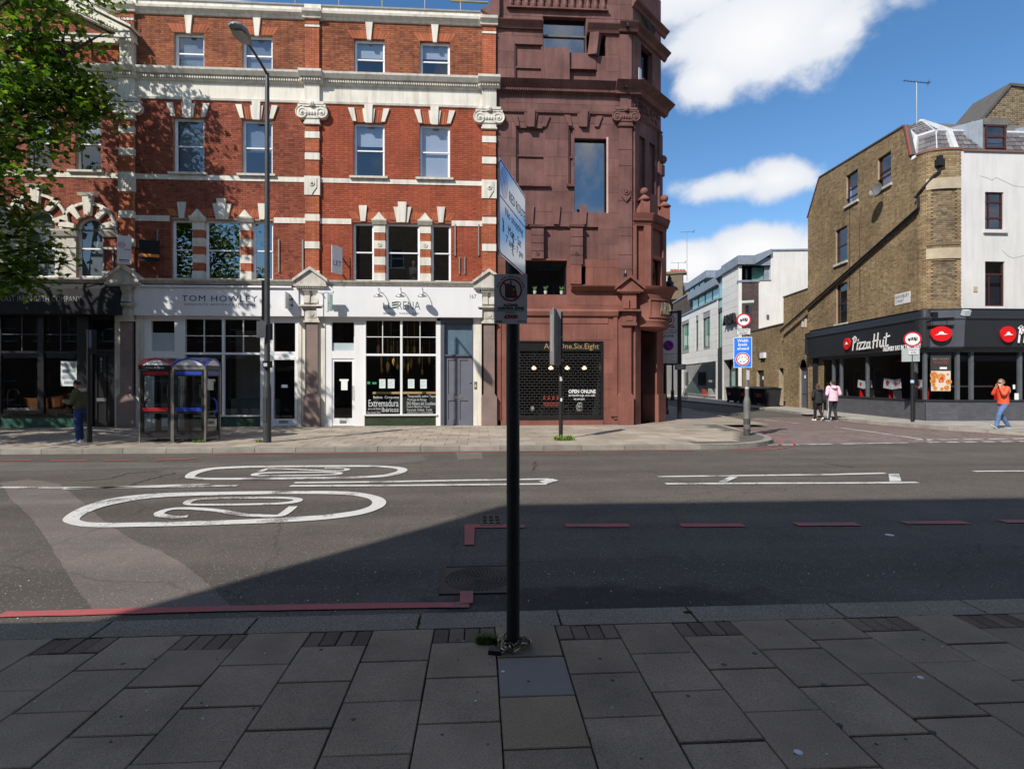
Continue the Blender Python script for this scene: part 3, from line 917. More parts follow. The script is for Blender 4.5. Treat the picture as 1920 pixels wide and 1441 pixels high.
# cracks in the far lane
mb=MB()
for pts in([(235,916),(262,903),(305,893),(330,886)],[(150,902),(205,897),(250,886),(305,883)],[(1545,868),(1580,874),(1600,876)],[(1000,882),(1004,872),(1001,865)]):
 pp=[(p.x+rg.uniform(-4,4),p.y+rg.uniform(-.8,.8))for p in smooth_path(pts,7)]
 mb.ribbon([on_ground(u,v)[:2]for u,v in pp],.03,.0045)
o=mb.build('road_crack',mat('crack',(.03,.03,.03)));o['kind']='structure'
# -- ironwork in the carriageway
def manhole():
 c=on_ground(890,1086)
 t=thing('manhole_cover','square cast iron manhole cover with concentric ribs, set in the carriageway by the sign post','manhole cover',(c.x,c.y,0))
 T=Matrix.Translation(c)
 mb=MB(T);h=.29
 x0,x1,y0,y1=-.27,.33,-.33,.32
 mb.box(x0,x1,y0,y1,.002,.009)
 mb.build('cover_plate',M_IRON,t)
 mb=MB(T)
 for a,b,c_,d in((x0-.02,x1+.02,y0-.02,y0),(x0-.02,x1+.02,y1,y1+.02),(x0-.02,x0,y0,y1),(x1,x1+.02,y0,y1)):
  mb.box(a,b,c_,d,.001,.014)
 mb.build('cover_frame',M_IRON,t)
 mb=MB(T)
 for i in range(1,9):
  r_=.035*i
  n=8+i*5
  for k in range(n):
   w=2*math.pi*(k+.5*(i%2))/n
   px,py=.03+r_*math.cos(w),r_*math.sin(w)
   if x0+.02<px<x1-.02 and y0+.02<py<y1-.02:
    rot=Matrix.Rotation(w+1.0,3,'Z')
    mb.box(px-.011,px+.011,py-.005,py+.005,.008,.0135,rot=rot)
 mb.build('rib',M_IRON,t,kind='stuff')
manhole()
def drain():
 c=on_ground(921,977)
 t=thing('drain_grating','rusty iron gully grating at the start of the dashed red line','drain',(c.x,c.y,0))
 T=Matrix.Translation(c)
 mb=MB(T)
 mb.box(-.12,.12,-.24,.24,.001,.004)
 mb.build('grate_pit',mat('drain_dark',(.01,.01,.01)),t)
 for i in range(4):
  mb=MB(T);x=-.12+i*.08
  mb.box(x-.014,x+.014,-.24,.24,.004,.014);mb.build('bar',mat('rusty_iron',(.1,.075,.055),var=.3),t)
 mb=MB(T)
 for y in(-.24,-.08,.08,.24):
  mb.box(-.13,.13,y-.02,y+.02,.004,.0125)
 mb.build('grate_frame',MATS['rusty_iron'],t)
drain()
# -- building materials
BR_MID=[(.14,.04,.029),(.26,.072,.043),(.29,.086,.05),(.22,.06,.037),(.31,.1,.058),(.18,.05,.035),(.27,.076,.045)]
BR_LEFT=[(.17,.05,.04),(.27,.085,.058),(.3,.1,.065),(.23,.07,.048),(.33,.115,.075)]
BR_RIGHT=[(.30,.072,.037),(.33,.08,.04),(.27,.064,.034),(.345,.095,.05),(.235,.057,.033)]
BR_PIL=[(.36,.105,.05),(.42,.13,.065),(.31,.09,.048),(.38,.115,.055)]
M_BRICK_MID=mat('red_brick',None,island=BR_MID,var=.2,scale=.8,fine=.18,bscale=60,rough=.9,streak=.22,spec=.2)
M_BRICK_LEFT=mat('dark_red_brick',None,island=BR_LEFT,var=.18,scale=.9,fine=.18,bscale=60,rough=.9,streak=.15,spec=.2)
M_BRICK_RIGHT=mat('painted_red_brick',None,island=BR_RIGHT,var=.16,scale=.9,fine=.15,bscale=60,rough=.85,streak=.15,spec=.2)
M_BRICK_TOP=mat('weathered_red_brick',None,island=[(.27,.1,.05),(.29,.1,.05),(.19,.062,.037),(.31,.118,.06),(.15,.052,.034)],var=.25,scale=.9,fine=.2,bscale=60,rough=.9,streak=.35,spec=.2)
M_BRICK_PIL=mat('rubbed_red_brick',None,island=BR_PIL,var=.2,scale=1.2,fine=.15,rough=.85,streak=.3,spec=.2)
M_MORTAR=mat('lime_mortar',(.36,.23,.155),var=.15,rough=.95)
M_MORTAR_R=mat('red_mortar',(.26,.075,.042),var=.2,rough=.95)
M_STUCCO=mat('cream_stucco',(.66,.62,.54),var=.1,scale=1.3,fine=.07,bscale=40,rough=.75,streak=.34)
M_STONE=mat('grey_stone_dressing',(.52,.49,.43),var=.14,scale=2,fine=.12,bscale=50,rough=.85,streak=.4)
M_COPING=mat('lead_coping',(.24,.235,.23),var=.2,rough=.7)
M_WHITE=mat('white_paint',(.72,.72,.72),var=.04,scale=1.2,rough=.5,streak=.06)
M_FASCIA=mat('white_fascia_board',(.68,.68,.69),var=.03,scale=.8,rough=.45,streak=.05)
M_SASH=mat('white_sash_paint',(.78,.79,.80),var=.04,rough=.4)
M_GRANITE=mat('brown_polished_granite',(.205,.15,.135),var=.15,scale=2,fine=.4,bscale=60,rough=.4,objr=.1)
M_GREENTILE=mat('green_glazed_tile',None,island=[(.03,.075,.055),(.045,.095,.07),(.025,.06,.045)],var=.15,rough=.25,spec=.5)
M_GREENTILE2=mat('dark_green_glazed_tile',None,island=[(.03,.045,.025),(.045,.06,.035),(.025,.038,.022)],var=.15,rough=.3,spec=.5)
M_BLACK=mat('black_paint',(.012,.012,.013),var=.2,rough=.35,spec=.5)
M_BLACKM=mat('matt_black',(.016,.016,.018),var=.2,rough=.8,spec=.3)
M_GREYDOOR=mat('slate_grey_paint',(.125,.13,.165),var=.06,rough=.5)
M_GREYFRAME=mat('dark_grey_paint',(.085,.09,.115),var=.06,rough=.5)
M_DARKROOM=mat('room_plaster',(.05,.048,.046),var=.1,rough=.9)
M_BLIND=mat('roller_blind',(.66,.68,.70),var=.04,rough=.9)
M_BLINDB=mat('venetian_blind',(.50,.56,.62),var=.05,rough=.6)
M_FROST=mat('frosted_film',(.50,.56,.58),var=.05,rough=.5)
M_CHROME=mat('brushed_steel',(.45,.45,.45),var=.1,rough=.35,metal=.9)
M_PAPER=mat('white_paper',(.72,.76,.76),var=.04,rough=.8)
M_INK=mat('black_ink',(.015,.015,.016),var=0,rough=.6)
M_LETTER_W=mat('white_lettering',(.8,.8,.8),var=0,rough=.6)
M_GLASS=glass('window_glass',ior=2.1,wob=.06,tint=(.60,.65,.72))
M_GLASS_SKY=glass('old_reflective_glass',ior=2.9,wob=.1,tint=(.42,.45,.48))
M_GLASS_DIM=glass('dim_reflective_glass',ior=2.7,wob=.06,tint=(.42,.42,.43))
M_GLASS_SHOP=glass('shop_glass',ior=1.5,tint=(.93,.95,.95),wob=.02)
M_WOOD=mat('light_wood',(.36,.23,.11),var=.2,rough=.6)
YF=20.8
T0=frame(0,YF,0)
f0=plane_px(T0)
def fx(u,y=0.0):return f0(u,500,y)[0]
def fz(u,v,y=0.0):return f0(u,v,y)[1]
def RC(u0,v0,u1,v1,y=0.0):return rect_px(f0,u0,v0,u1,v1,y)
def sash(parent,T,x0,x1,z0,z1,y=.1,split=.5,blind=None,blind_to=0.0,fr=.055,m=None,dead=False,slats=False,glz=None):
 """double-hung sash: box frame, two panes, meeting rail; a blind may hang behind the glass"""
 m=m or M_SASH
 w=MB(T)
 zm=z0+(z1-z0)*split
 w.box(x0,x0+fr,y,y+.09,z0,z1);w.box(x1-fr,x1,y,y+.09,z0,z1)
 w.box(x0+fr,x1-fr,y,y+.09,z1-fr*.9,z1);w.box(x0+fr,x1-fr,y+.005,y+.09,z0,z0+fr*1.3)
 w.box(x0+fr,x1-fr,y+.01,y+.07,zm-.022,zm+.022)
 s2=fr+.03
 for a,b in((x0+fr,x0+s2),(x1-s2,x1-fr)):
  w.box(a,b,y+.022,y+.06,zm+.02,z1-fr*.9);w.box(a,b,y+.04,y+.08,z0+fr*1.3,zm-.02)
 w.box(x0+s2,x1-s2,y+.022,y+.06,z1-fr*.9-.03,z1-fr*.9)
 wo=w.build('window',m,parent)
 for a,b,yy in((zm+.022,z1-fr*.9-.03,y+.04),(z0+fr*1.3,zm-.022,y+.06)):
  g=MB(T);g.quad((x0+s2,yy,a),(x1-s2,yy,a),(x1-s2,yy,b),(x0+s2,yy,b));g.build('pane',glz or M_GLASS,wo)
 if blind:
  zb=z1-(z1-z0)*blind_to
  g=MB(T)
  if slats:
   z=z1-fr-.02
   while z>zb:
    g.box(x0+s2,x1-s2,y+.13,y+.15,z-.022,z-.002,rot=Matrix.Rotation(R(-30),3,'X'));z-=.036
  else:
   g.box(x0+fr,x1-fr,y+.12,y+.125,zb,z1-.03)
  g.build('blind',blind,wo)
 return wo
def voussoir(mb,xc_t,w_t,z_t,xc_b,w_b,z_b,out0=-.02,out1=.07):
 mb.prism([(xc_b-w_b/2,z_b),(xc_b+w_b/2,z_b),(xc_t+w_t/2,z_t),(xc_t-w_t/2,z_t)],-out1,out0*-1 if False else .0,'y')
def ionic(parent,xc,z0,z1,half,m,T=T0,y=-.11):
 """scroll capital: necking, two volutes, egg band, abacus"""
 mb=MB(T)
 h=z1-z0
 pw=half*.52
 mb.box(xc-pw,xc+pw,y-.03,y+.12,z0,z0+h*.28)
 mb.sweep([(0,z0+h*.02),(-y+.06,z0+h*.02),(-y+.06,z0+h*.09),(0,z0+h*.09)],xc-pw-.03,xc+pw+.03)
 mb.box(xc-pw*1.05,xc+pw*1.05,y-.06,y+.12,z0+h*.28,z0+h*.75)
 for s in(-1,1):
  cx,cz,r=xc+s*half*.68,z0+h*.52,h*.30
  mb.disc((cx,cz),r*.86,y-.07,y+.12,20)
  sp=[]
  for i in range(40):
   a=i/39*3.6*math.pi;rr=r*(1-.78*i/39)
   sp.append((cx-s*rr*math.sin(a)*-1,y-.075,cz+rr*math.cos(a)))
  mb.tube(sp,.02,6)
  mb.ball((cx,y-.08,cz),r*.2,8)
 for i in range(5):
  mb.ball((xc+(i-2)*pw*.38,y-.06,z0+h*.5),pw*.2,8,sz=1.6)
 mb.box(xc-half*.98,xc+half*.98,y-.08,y+.12,z0+h*.79,z0+h*.88)
 mb.box(xc-half*.86,xc+half*.86,y-.1,y+.12,z0+h*.885,z1-.003)
 mb.ball((xc,y-.1,z0+h*.9),h*.14,8,sy=.7)
 mb.build('capital',m,parent)
def dentils(mb,x0,x1,y0,y1,z0,z1,step=.085):
 n=int((x1-x0)/step)
 for i in range(n):
  a=x0+(x1-x0)*i/n
  mb.box(a+step*.2,a+step*.75,y0,y1,z0,z1)
  # levels of the terrace front
Z_COP,Z_CA1,Z_CA0=15.60,15.27,15.02
Z_CB1,Z_DT1,Z_DT0,Z_FR1,Z_FR0,Z_AR0=13.01,12.80,12.68,12.64,12.06,11.96
Z_W3T,Z_W2T,Z_W2B=14.42,11.33,9.33
Z_SA1,Z_SA0=9.24,9.07
Z_SB1,Z_SB0=7.757,7.556
Z_W1T,Z_W1B=7.64,5.47
Z_SC1,Z_SC0=5.46,5.26
Z_FA1,Z_FA0=5.235,4.13
GND=.12
PW=.25
def pilaster(parent,u,m_mort=M_MORTAR,console=True):
 x=fx(u)
 wh,br=MB(T0),[]
 y=-.11
 blocks=[(10.66,10.90),(9.87,10.12),(7.63,7.88),(6.62,6.88),(5.50,5.82)]
 zlist=[(Z_SC1,11.14)]
 core=MB(T0);core.box(x-PW+.012,x+PW-.012,y+.012,0,Z_SC1,11.14);core.box(x-PW+.012,x+PW-.012,y+.012,0,Z_CB1,Z_CA0-.002)
 core.build('pilaster_core',m_mort,parent)
 for a,b in blocks:
  q=MB(T0);q.box(x-PW-.012,x+PW+.012,y-.016,0,a,b);q.build('stone_block',M_STUCCO,parent)
 q=MB(T0);q.box(x-PW-.012,x+PW+.012,y-.012,0,14.72,14.80);q.build('stone_block',M_STUCCO,parent)
 # boss block: disc on a pointed plaque
 a,b=8.58,9.27
 wh.box(x-PW-.03,x+PW+.03,y-.02,0,a,b)
 wh.prism([(x-.17,8.86),(x,8.6),(x+.17,8.86),(x+.17,9.2),(x-.17,9.2)],y-.05,y-.02,'y')
 wh.disc((x,9.0),.105,y-.075,y-.05,18);wh.ball((x,y-.075,9.0),.05,8)
 wh.build('stone_block',M_STUCCO,parent)
 cuts=lambda za,zb:[(x-1,x+1)]if any(not(zb<=p or za>=q)for p,q in blocks+[(8.58,9.27),(14.72,14.80),(11.14,Z_CB1)])else[]
 bl=brick_rows(x-PW,x+PW,Z_SC1,Z_CA0,cuts,Hb=.075,j=.006)
 lay_bricks(T0,bl,y+.012,M_BRICK_PIL,parent,proud=.012,n_own=0,jit=.001,seed=int(u))
 ionic(parent,x,11.14,Z_AR0-.003,.51,M_STUCCO)
 # entablature block over the capital
 e=MB(T0)
 e.box(x-PW-.02,x+PW+.02,-.15,0,Z_AR0,Z_FR1-.003)
 e.sweep([(0,Z_FR1-.003),(.2,Z_FR1),(.24,Z_DT0+.02),(.24,Z_DT1),(.36,Z_DT1+.02),(.45,Z_CB1-.07),(.46,Z_CB1+.012),(0,Z_CB1+.02)],x-PW-.16,x+PW+.16)
 dentils(e,x-PW-.12,x+PW+.12,-.30,-.23,Z_DT0+.02,Z_DT1-.01)
 e.build('entablature_block',M_STUCCO,parent)
 e=MB(T0)
 e.sweep([(0,Z_CA0-.015),(.18,Z_CA0),(.2,Z_CA0+.08),(.3,Z_CA1-.08),(.32,Z_CA1+.01),(0,Z_CA1+.012)],x-PW-.08,x+PW+.08)
 e.box(x-PW-.05,x+PW+.05,-.06,.1,Z_CA1+.012,Z_COP-.01)
 e.build('parapet_block',M_STUCCO,parent)
 if console:
  c=MB(T0)
  # little pediment, scroll console, rosette block
  c.prism([(x-.55,Z_SC0+.02),(x+.55,Z_SC0+.02),(x+.55,Z_SC0+.14),(x,5.84),(x-.55,Z_SC0+.14)],-.34,.0,'y')
  for s in(-1,1):
   c.prism([(x+s*.62,5.36),(x+s*.62,5.46),(x,5.92),(x,5.8)][::s],-.42,0,'y')
  c.box(x-.58,x+.58,-.39,0,5.20,5.278)
  dentils(c,x-.5,x+.5,-.36,-.3,5.14,5.2,.06)
  c.box(x-.3,x+.3,-.3,0,5.06,5.2)
  prof=[(-.12,4.55),(-.2,4.55),(-.28,4.62),(-.24,4.78),(-.2,4.9),(-.27,5.02),(-.3,5.06),(0,5.06),(0,4.55)]
  for s in(-1,1):
   c.prism([(p[0],p[1])for p in prof],x+s*.15-.1,x+s*.15+.1,'x')
  c.prism([(p[0]+.05,p[1])for p in prof],x-.06,x+.06,'x')
  c.box(x-.42,x+.42,-.3,0,4.49,4.55);c.box(x-.36,x+.36,-.24,0,4.43,4.489)
  c.box(x-.25,x+.25,-.16,0,3.98,4.428)
  c.box(x-.16,x+.16,-.178,-.16,4.1,4.36);c.disc((x,4.23),.09,-.2,-.178,8)
  c.box(x-.29,x+.29,-.2,0,3.92,3.978)
  c.build('console',M_STONE,parent)
  g=MB(T0)
  g.box(x-.205,x+.205,-.13,0,1.32,3.918)
  g.prism([(x-.29,GND),(x+.29,GND),(x+.29,1.18),(x+.205,1.318),(x-.205,1.318),(x-.29,1.18)],-.2,0,'y')
  g.build('granite_shaft',M_GRANITE,parent)
def frontage(parent,ua,ub,holes,m_brick,m_mort,m_top,seed,arch_cut=None):
 xa,xb=fx(ua)+PW,fx(ub)-PW
 mb=MB(T0)
 wall_face(mb,xa-PW,xb+PW,Z_SC0,Z_COP-.06,0,[h for h in holes],depth=.2)
 mb.build('wall',m_mort,parent)
 def cuts(za,zb):
  out=[(h[0],h[1])for h in holes if not(zb<=h[2]or za>=h[3])]
  if arch_cut:out+=arch_cut(za,zb)
  return out
 no=[(Z_SA0,Z_SA1),(Z_AR0,Z_CB1),(Z_CA0,Z_COP)]
 cuts2=lambda za,zb:[(xa-1,xb+1)]if any(not(zb<=p+.001 or za>=q-.001)for p,q in no)else cuts(za,zb)
 lay_bricks(T0,brick_rows(xa,xb,Z_SC1,Z_AR0-.0,cuts2),0,m_brick,parent,n_own=300,seed=seed)
 lay_bricks(T0,brick_rows(xa,xb,Z_CB1+.02,Z_CA0-.01,cuts2),0,m_top,parent,n_own=0,seed=seed+1)
 c=MB(T0)
 x0,x1=xa-.004,xb+.004
 c.box(x0,x1,-.035,0,Z_SA0,Z_SA1)
 c.build('string_course',M_STUCCO,parent)
 c=MB(T0)
 c.sweep([(0,Z_AR0),(.05,Z_AR0+.01),(.07,Z_FR0-.02),(.03,Z_FR0),(.03,Z_FR1-.02),(.1,Z_FR1),(.12,Z_DT0),(.12,Z_DT1),(.24,Z_DT1+.015),(.33,Z_CB1-.07),(.345,Z_CB1),(0,Z_CB1+.02)],x0,x1)
 dentils(c,xa,xb,-.19,-.11,Z_DT0+.012,Z_DT1-.008)
 c.build('main_cornice',M_STUCCO,parent)
 c=MB(T0)
 c.sweep([(0,Z_CA0),(.06,Z_CA0+.01),(.09,Z_CA0+.08),(.2,Z_CA1-.08),(.22,Z_CA1),(0,Z_CA1+.01)],x0,x1)
 c.box(x0,x1,-.01,.25,Z_CA1+.012,Z_COP-.06)
 c.build('parapet',M_STUCCO,parent)
 c=MB(T0);c.box(xa-PW,xb+PW,-.05,.3,Z_COP-.058,Z_COP);c.build('coping',M_COPING,parent)
 # shell: sides, back and roof close the house; rooms behind the windows
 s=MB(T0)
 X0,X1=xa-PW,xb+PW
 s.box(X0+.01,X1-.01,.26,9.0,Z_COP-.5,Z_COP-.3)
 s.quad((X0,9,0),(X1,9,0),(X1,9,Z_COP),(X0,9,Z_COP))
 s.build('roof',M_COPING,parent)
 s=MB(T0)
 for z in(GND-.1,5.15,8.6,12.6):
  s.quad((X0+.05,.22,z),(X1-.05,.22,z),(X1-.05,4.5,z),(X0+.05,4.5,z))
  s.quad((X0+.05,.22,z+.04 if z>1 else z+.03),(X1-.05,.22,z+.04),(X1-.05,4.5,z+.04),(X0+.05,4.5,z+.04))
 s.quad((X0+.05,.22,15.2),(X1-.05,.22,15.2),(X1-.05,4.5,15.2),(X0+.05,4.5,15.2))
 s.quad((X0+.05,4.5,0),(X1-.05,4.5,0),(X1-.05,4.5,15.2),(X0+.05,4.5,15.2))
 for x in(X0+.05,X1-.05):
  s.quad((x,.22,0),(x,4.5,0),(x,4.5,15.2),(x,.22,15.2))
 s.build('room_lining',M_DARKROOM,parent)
 return X0,X1,xa,xb
def dress_upper(parent,top_ws,mid_ws,tri,strings,m_arch):
 """sills, keystones, flat arches and the three-light first-floor window"""
 for(x0,x1)in top_ws:
  xc=(x0+x1)/2
  k=MB(T0);voussoir(k,xc,.27,Z_CA0-.01,xc,.14,Z_W3T-.06);k.build('keystone',M_STUCCO,parent)
  a=MB(T0)
  n=11
  for i in range(n):
   if i==n//2:continue
   t0,t1=i/n,(i+1)/n-.012
   bx=lambda t:x0-.04+(x1-x0+.08)*t
   tx=lambda t:xc+(bx(t)-xc)*1.35
   a.prism([(bx(t0),Z_W3T),(bx(t1),Z_W3T),(tx(t1),Z_W3T+.3),(tx(t0),Z_W3T+.3)],-.014,0,'y')
  a.build('flat_arch',M_BRICK_PIL,parent)
 for(x0,x1)in mid_ws:
  xc=(x0+x1)/2
  k=MB(T0)
  voussoir(k,xc,.46,11.82,xc,.34,Z_W2T+.005)
  k.build('keystone',M_STUCCO,parent)
  k=MB(T0)
  k.prism([(xc-.12,Z_W2T-.05),(xc+.12,Z_W2T-.05),(xc+.15,Z_AR0),(xc-.15,Z_AR0)],-.12,-.07,'y')
  k.build('keystone',M_STUCCO,parent)
  for s in(-1,1):
   k=MB(T0);voussoir(k,xc+s*.645,.22,11.84,xc+s*.52,.13,Z_W2T+.02);k.build('voussoir',M_STUCCO,parent)
  a=MB(T0)
  for s in(-1,1):
   for i in range(4):
    t0=.19+i*.075;t1=t0+.062
    a.prism([(xc+s*t0,Z_W2T),(xc+s*t1,Z_W2T),(xc+s*t1*1.2,11.78),(xc+s*t0*1.2,11.78)][::s],-.02,0,'y')
  a.build('flat_arch',m_arch,parent)
  s_=MB(T0);s_.sweep([(0,Z_W2B-.08),(.13,Z_W2B-.08),(.14,Z_W2B-.01),(0,Z_W2B+.01)],x0-.13,x1+.13);s_.build('sill',M_STUCCO,parent)
 x0,p0,p1,q0,q1,x1=tri
 for a,b in strings:
  c=MB(T0);c.box(a,b,-.035,0,Z_SB0,Z_SB1);c.build('string_course',M_STUCCO,parent)
 xc=(p1+q0)/2
 k=MB(T0);voussoir(k,xc,.66,8.22,xc,.42,Z_W1T+.01);k.build('keystone',M_STUCCO,parent)
 k=MB(T0);k.prism([(xc-.11,Z_W1T),(xc+.11,Z_W1T),(xc+.16,8.39),(xc-.16,8.39)],-.13,-.07,'y');k.build('keystone',M_STUCCO,parent)
 for cx in((x0+p0)/2,(q1+x1)/2):
  k=MB(T0);voussoir(k,cx,.30,8.25,cx,.17,Z_W1T+.03);k.build('keystone',M_STUCCO,parent)
  # rubbed-brick flat arches in between
 a=MB(T0)
 for lo,hi in((x0,(x0+p0)/2-.12),((x0+p0)/2+.12,xc-.25),(xc+.25,(q1+x1)/2-.12),((q1+x1)/2+.12,x1)):
  n=max(2,int((hi-lo)/.085))
  for i in range(n):
   b0=lo+(hi-lo)*i/n;b1=lo+(hi-lo)*(i+1)/n-.008
   lean=(b0+b1)/2-xc
   a.prism([(b0,Z_W1T+.12),(b1,Z_W1T+.12),(b1+lean*.1,8.02),(b0+lean*.1,8.02)],-.017,0,'y')
 a.build('flat_arch',m_arch,parent)
 for a0,a1 in((p0,p1),(q0,q1)):
  cx=(a0+a1)/2
  k=MB(T0)
  k.sweep([(0,7.56),(.1,7.56),(.18,7.68),(.19,7.73),(0,7.73)],cx-.27,cx+.27)
  k.prism([(cx-.22,7.732),(cx+.22,7.732),(cx,8.0)],-.15,0,'y')
  k.build('pier_pediment',M_STUCCO,parent)
  br=MB(T0);wh=MB(T0)
  n=7
  hh=(7.56-Z_W1B)/n
  for i in range(n):
   za,zb=Z_W1B+hh*i,Z_W1B+hh*(i+1)
   if i in(0,2,4,6):
    q=MB(T0);q.box(a0,a1,-.05,.2,za,zb);q.build('stone_block',M_STUCCO,parent)
   else:
    for r_ in range(int(hh/.075)):
     zz=za+r_*hh/int(hh/.075)
     br.box(a0+.012,(a0+a1)/2-.004,-.035,.15,zz,zz+hh/int(hh/.075)-.006)
     br.box((a0+a1)/2+.004,a1-.012,-.035,.15,zz,zz+hh/int(hh/.075)-.006)
  wh.disc((cx,Z_W1B+hh*4.5),.085,-.07,-.05,16,.055);wh.ball((cx,-.05,Z_W1B+hh*4.5),.04,8)
  wh.build('pier_boss',M_STUCCO,parent);br.build('pier_brickwork',M_BRICK_PIL,parent)
def shop_cornice(parent,xa,xb):
 c=MB(T0)
 c.sweep([(0,Z_SC0),(.16,Z_SC0+.01),(.2,Z_SC0+.06),(.3,Z_SC1-.08),(.32,Z_SC1-.02),(0,Z_SC1)],xa+.03,xb-.03)
 c.build('shop_cornice',M_STONE,parent)
def glazing(parent,x0,x1,z0,z1,y,m,name='pane'):
 g=MB(T0);g.quad((x0,y,z0),(x1,y,z0),(x1,y,z1),(x0,y,z1));return g.build(name,m,parent)
def bar(mb,x0,x1,z0,z1,y0=.0,y1=.08):mb.box(x0,x1,y0,y1,z0,z1)
def tile_rows(parent,x0,x1,z0,z1,y,m,name='tile',Lb=.15,Hb=.05):
 b=brick_rows(x0,x1,z0,z1,lambda a,c:[],Lb=Lb,Hb=Hb,j=.006,header=False)
 mb=MB(T0);mb.box(x0,x1,y+.01,y+.1,z0,z1);mb.build('tile_bed',M_JOINT_FAR,parent)
 lay_bricks(T0,b,y+.01,m,parent,proud=.008,n_own=0,jit=.0005)
 # == right-hand house (numbered 167)
def house_right():
 H=thing('terrace_house','bright red brick house over the white shopfront with three small lamps and grey door','terraced house',(fx(750),YF+2,0),'red brick terraced houses')
 top=[(fx(663.6),fx(721.3)),(fx(787.5),fx(843.5))]
 mid=[(fx(663),fx(721)),(fx(786.6),fx(843.7))]
 tri=[fx(661),fx(701),fx(722.6),fx(787),fx(808),fx(845.5)]
 holes=[(a,b,Z_CB1-.02,Z_W3T)for a,b in top]+[(a,b,Z_W2B,Z_W2T)for a,b in mid]+[(tri[0],tri[5],Z_W1B,Z_W1T)]
 X0,X1,xa,xb=frontage(H,587,917,holes,M_BRICK_RIGHT,M_MORTAR_R,M_BRICK_TOP,5)
 for i,(a,b)in enumerate(top):sash(H,T0,a,b,Z_CB1,Z_W3T,.12,blind=M_BLIND,blind_to=(.42,.38)[i])
 for i,(a,b)in enumerate(mid):sash(H,T0,a,b,Z_W2B,Z_W2T,.12,split=.5,blind=M_BLIND,blind_to=(.4,1.0)[i])
 for a,b in((tri[0],tri[1]),(tri[2],tri[3]),(tri[4],tri[5])):sash(H,T0,a,b,Z_W1B,Z_W1T,.12,split=.5,glz=M_GLASS_DIM)
 dress_upper(H,top,mid,tri,[(xa,fx(659)),(fx(847),xb)],M_BRICK_PIL)
 pilaster(H,917,M_MORTAR_R)
 shop_cornice(H,xa-PW,xb+PW)
 # two pairs of iron wall brackets
 for u,v0,v1 in((853.5,421,480),(897.5,421,480),(861.5,482,514),(871.5,482,514)):
  mb=MB(T0);x=fx(u);mb.box(x-.022,x+.022,-.06,0,fz(u,v1),fz(u,v0));mb.build('wall_bracket',mat('galvanised',(.25,.23,.21),rough=.6,metal=.4),H)
  # fascia board
 xs0,xs1=fx(597),fx(904)
 mb=MB(T0)
 mb.prism([(xs0,Z_FA0),(xs1,Z_FA0),(xs1,Z_FA1-.25),(xs1-.16,Z_FA1),(xs0,Z_FA1)],-.24,.2,'y')
 sg=mb.build('shop_sign',M_FASCIA,H)
 yS=-.241
 L=lambda body,u0,v0,u1,v1,m,**k:text(body,'lettering',m,sg,T0,*RC(u0,v0,u1,v1,yS),y=yS,**k)
 mg=mat('green_lettering',(.02,.12,.075),var=.1,rough=.5)
 L('LL',718.5,567.5,735,578.5,mg,bold=-.005)
 L('RENA',745.5,565,788,580,mg,bold=-.008)
 L('IBERICA  TAPAS  BAR',719,586,786,589,M_INK)
 L('167',881.5,552,893,559.5,M_INK,bold=-.01)
 mb=MB(T0)
 for i,v in enumerate((567,571.5,576.5)):
  x0,x1,z0,z1=RC(734.5,v-1.2,745.5,v+1.2,yS)
  mb.prism([(x0,z0-.015),(x1-.03,z0+.015),(x1,z1+.02),(x0+.02,z1-.01)],yS-.006,yS,'y')
 mb.build('lettering',M_INK,sg)
 # T-shaped projecting sign at the left end
 mb=MB(T0)
 x,zt=fx(614.5,-.6),fz(614.5,549,-.6)
 mb.box(x-.035,x+.035,-.75,-.6,zt-.68,zt);mb.box(x-.3,x+.22,-.75,-.6,zt-.02,zt+.06)
 mb.tube([(x-.3,-.24,zt+.02),(x-.3,-.7,zt+.02)],.02)
 mb.build('projecting_sign',M_FASCIA,H)
 mb=MB(T0);mb.box(x+.08,x+.18,-.72,-.64,zt-.65,zt-.06);mb.build('sign_panel',mat('pale_green_panel',(.16,.3,.24)),H)
 mb=MB(T0)
 mb.tube([(fx(609),-.26,Z_FA1-.1),(fx(609),-.26,Z_FA0)],.02);mb.build('downpipe',M_FASCIA,H)
 # --- shopfront
 xd0,xd1=fx(615.6),fx(668.5)
 zs=lambda v:fz(740,v)
 mb=MB(T0)
 for a,b in((fx(610),fx(622)),(fx(663.6),fx(683.5))):bar(mb,a,b,GND,Z_FA0-.002,0,.12)
 bar(mb,fx(622),fx(663.6),zs(604.5),Z_FA0-.002,.004,.1);bar(mb,fx(622),fx(663.6),zs(672),zs(658),.004,.12)
 mb.build('door_surround',M_WHITE,H)
 d=MB(T0);x0,x1=fx(622),fx(663.6)
 za,zb=GND+.01,zs(672)
 zg0,zg1=zs(783.5),zs(671.5)-.12
 bar(d,x0,x0+.07,za,zb,.03,.09);bar(d,x1-.07,x1,za,zb,.03,.09);bar(d,x0+.07,x1-.07,za,zg0,.03,.09);bar(d,x0+.07,x1-.07,zg1,zb,.03,.09)
 do=d.build('door',M_WHITE,H)
 glazing(do,x0+.07,x1-.07,zg0,zg1,.06,M_GLASS_SHOP)
 h=MB(T0);h.tube([(x1-.03,.02,1.1),(x1-.03,-.04,1.1),(x1-.03,-.04,1.6),(x1-.03,.02,1.6)],.013);h.build('handle',M_CHROME,do)
 h=MB(T0);h.box(x0+.28,x1-.28,.02,.03,GND+.1,GND+.2);h.build('letter_plate',M_CHROME,do)
 n_=MB(T0);n_.box(*RC(636,711,653,714)[:2],.05,.056,zs(714),zs(710.5));n_.box(*RC(639,714,651,730)[:2],.05,.056,zs(731),zs(714));n_.build('notice',M_PAPER,do)
 glazing(H,fx(622),fx(663.6),zs(658),zs(604.5),.06,M_GLASS_SHOP,'fanlight')
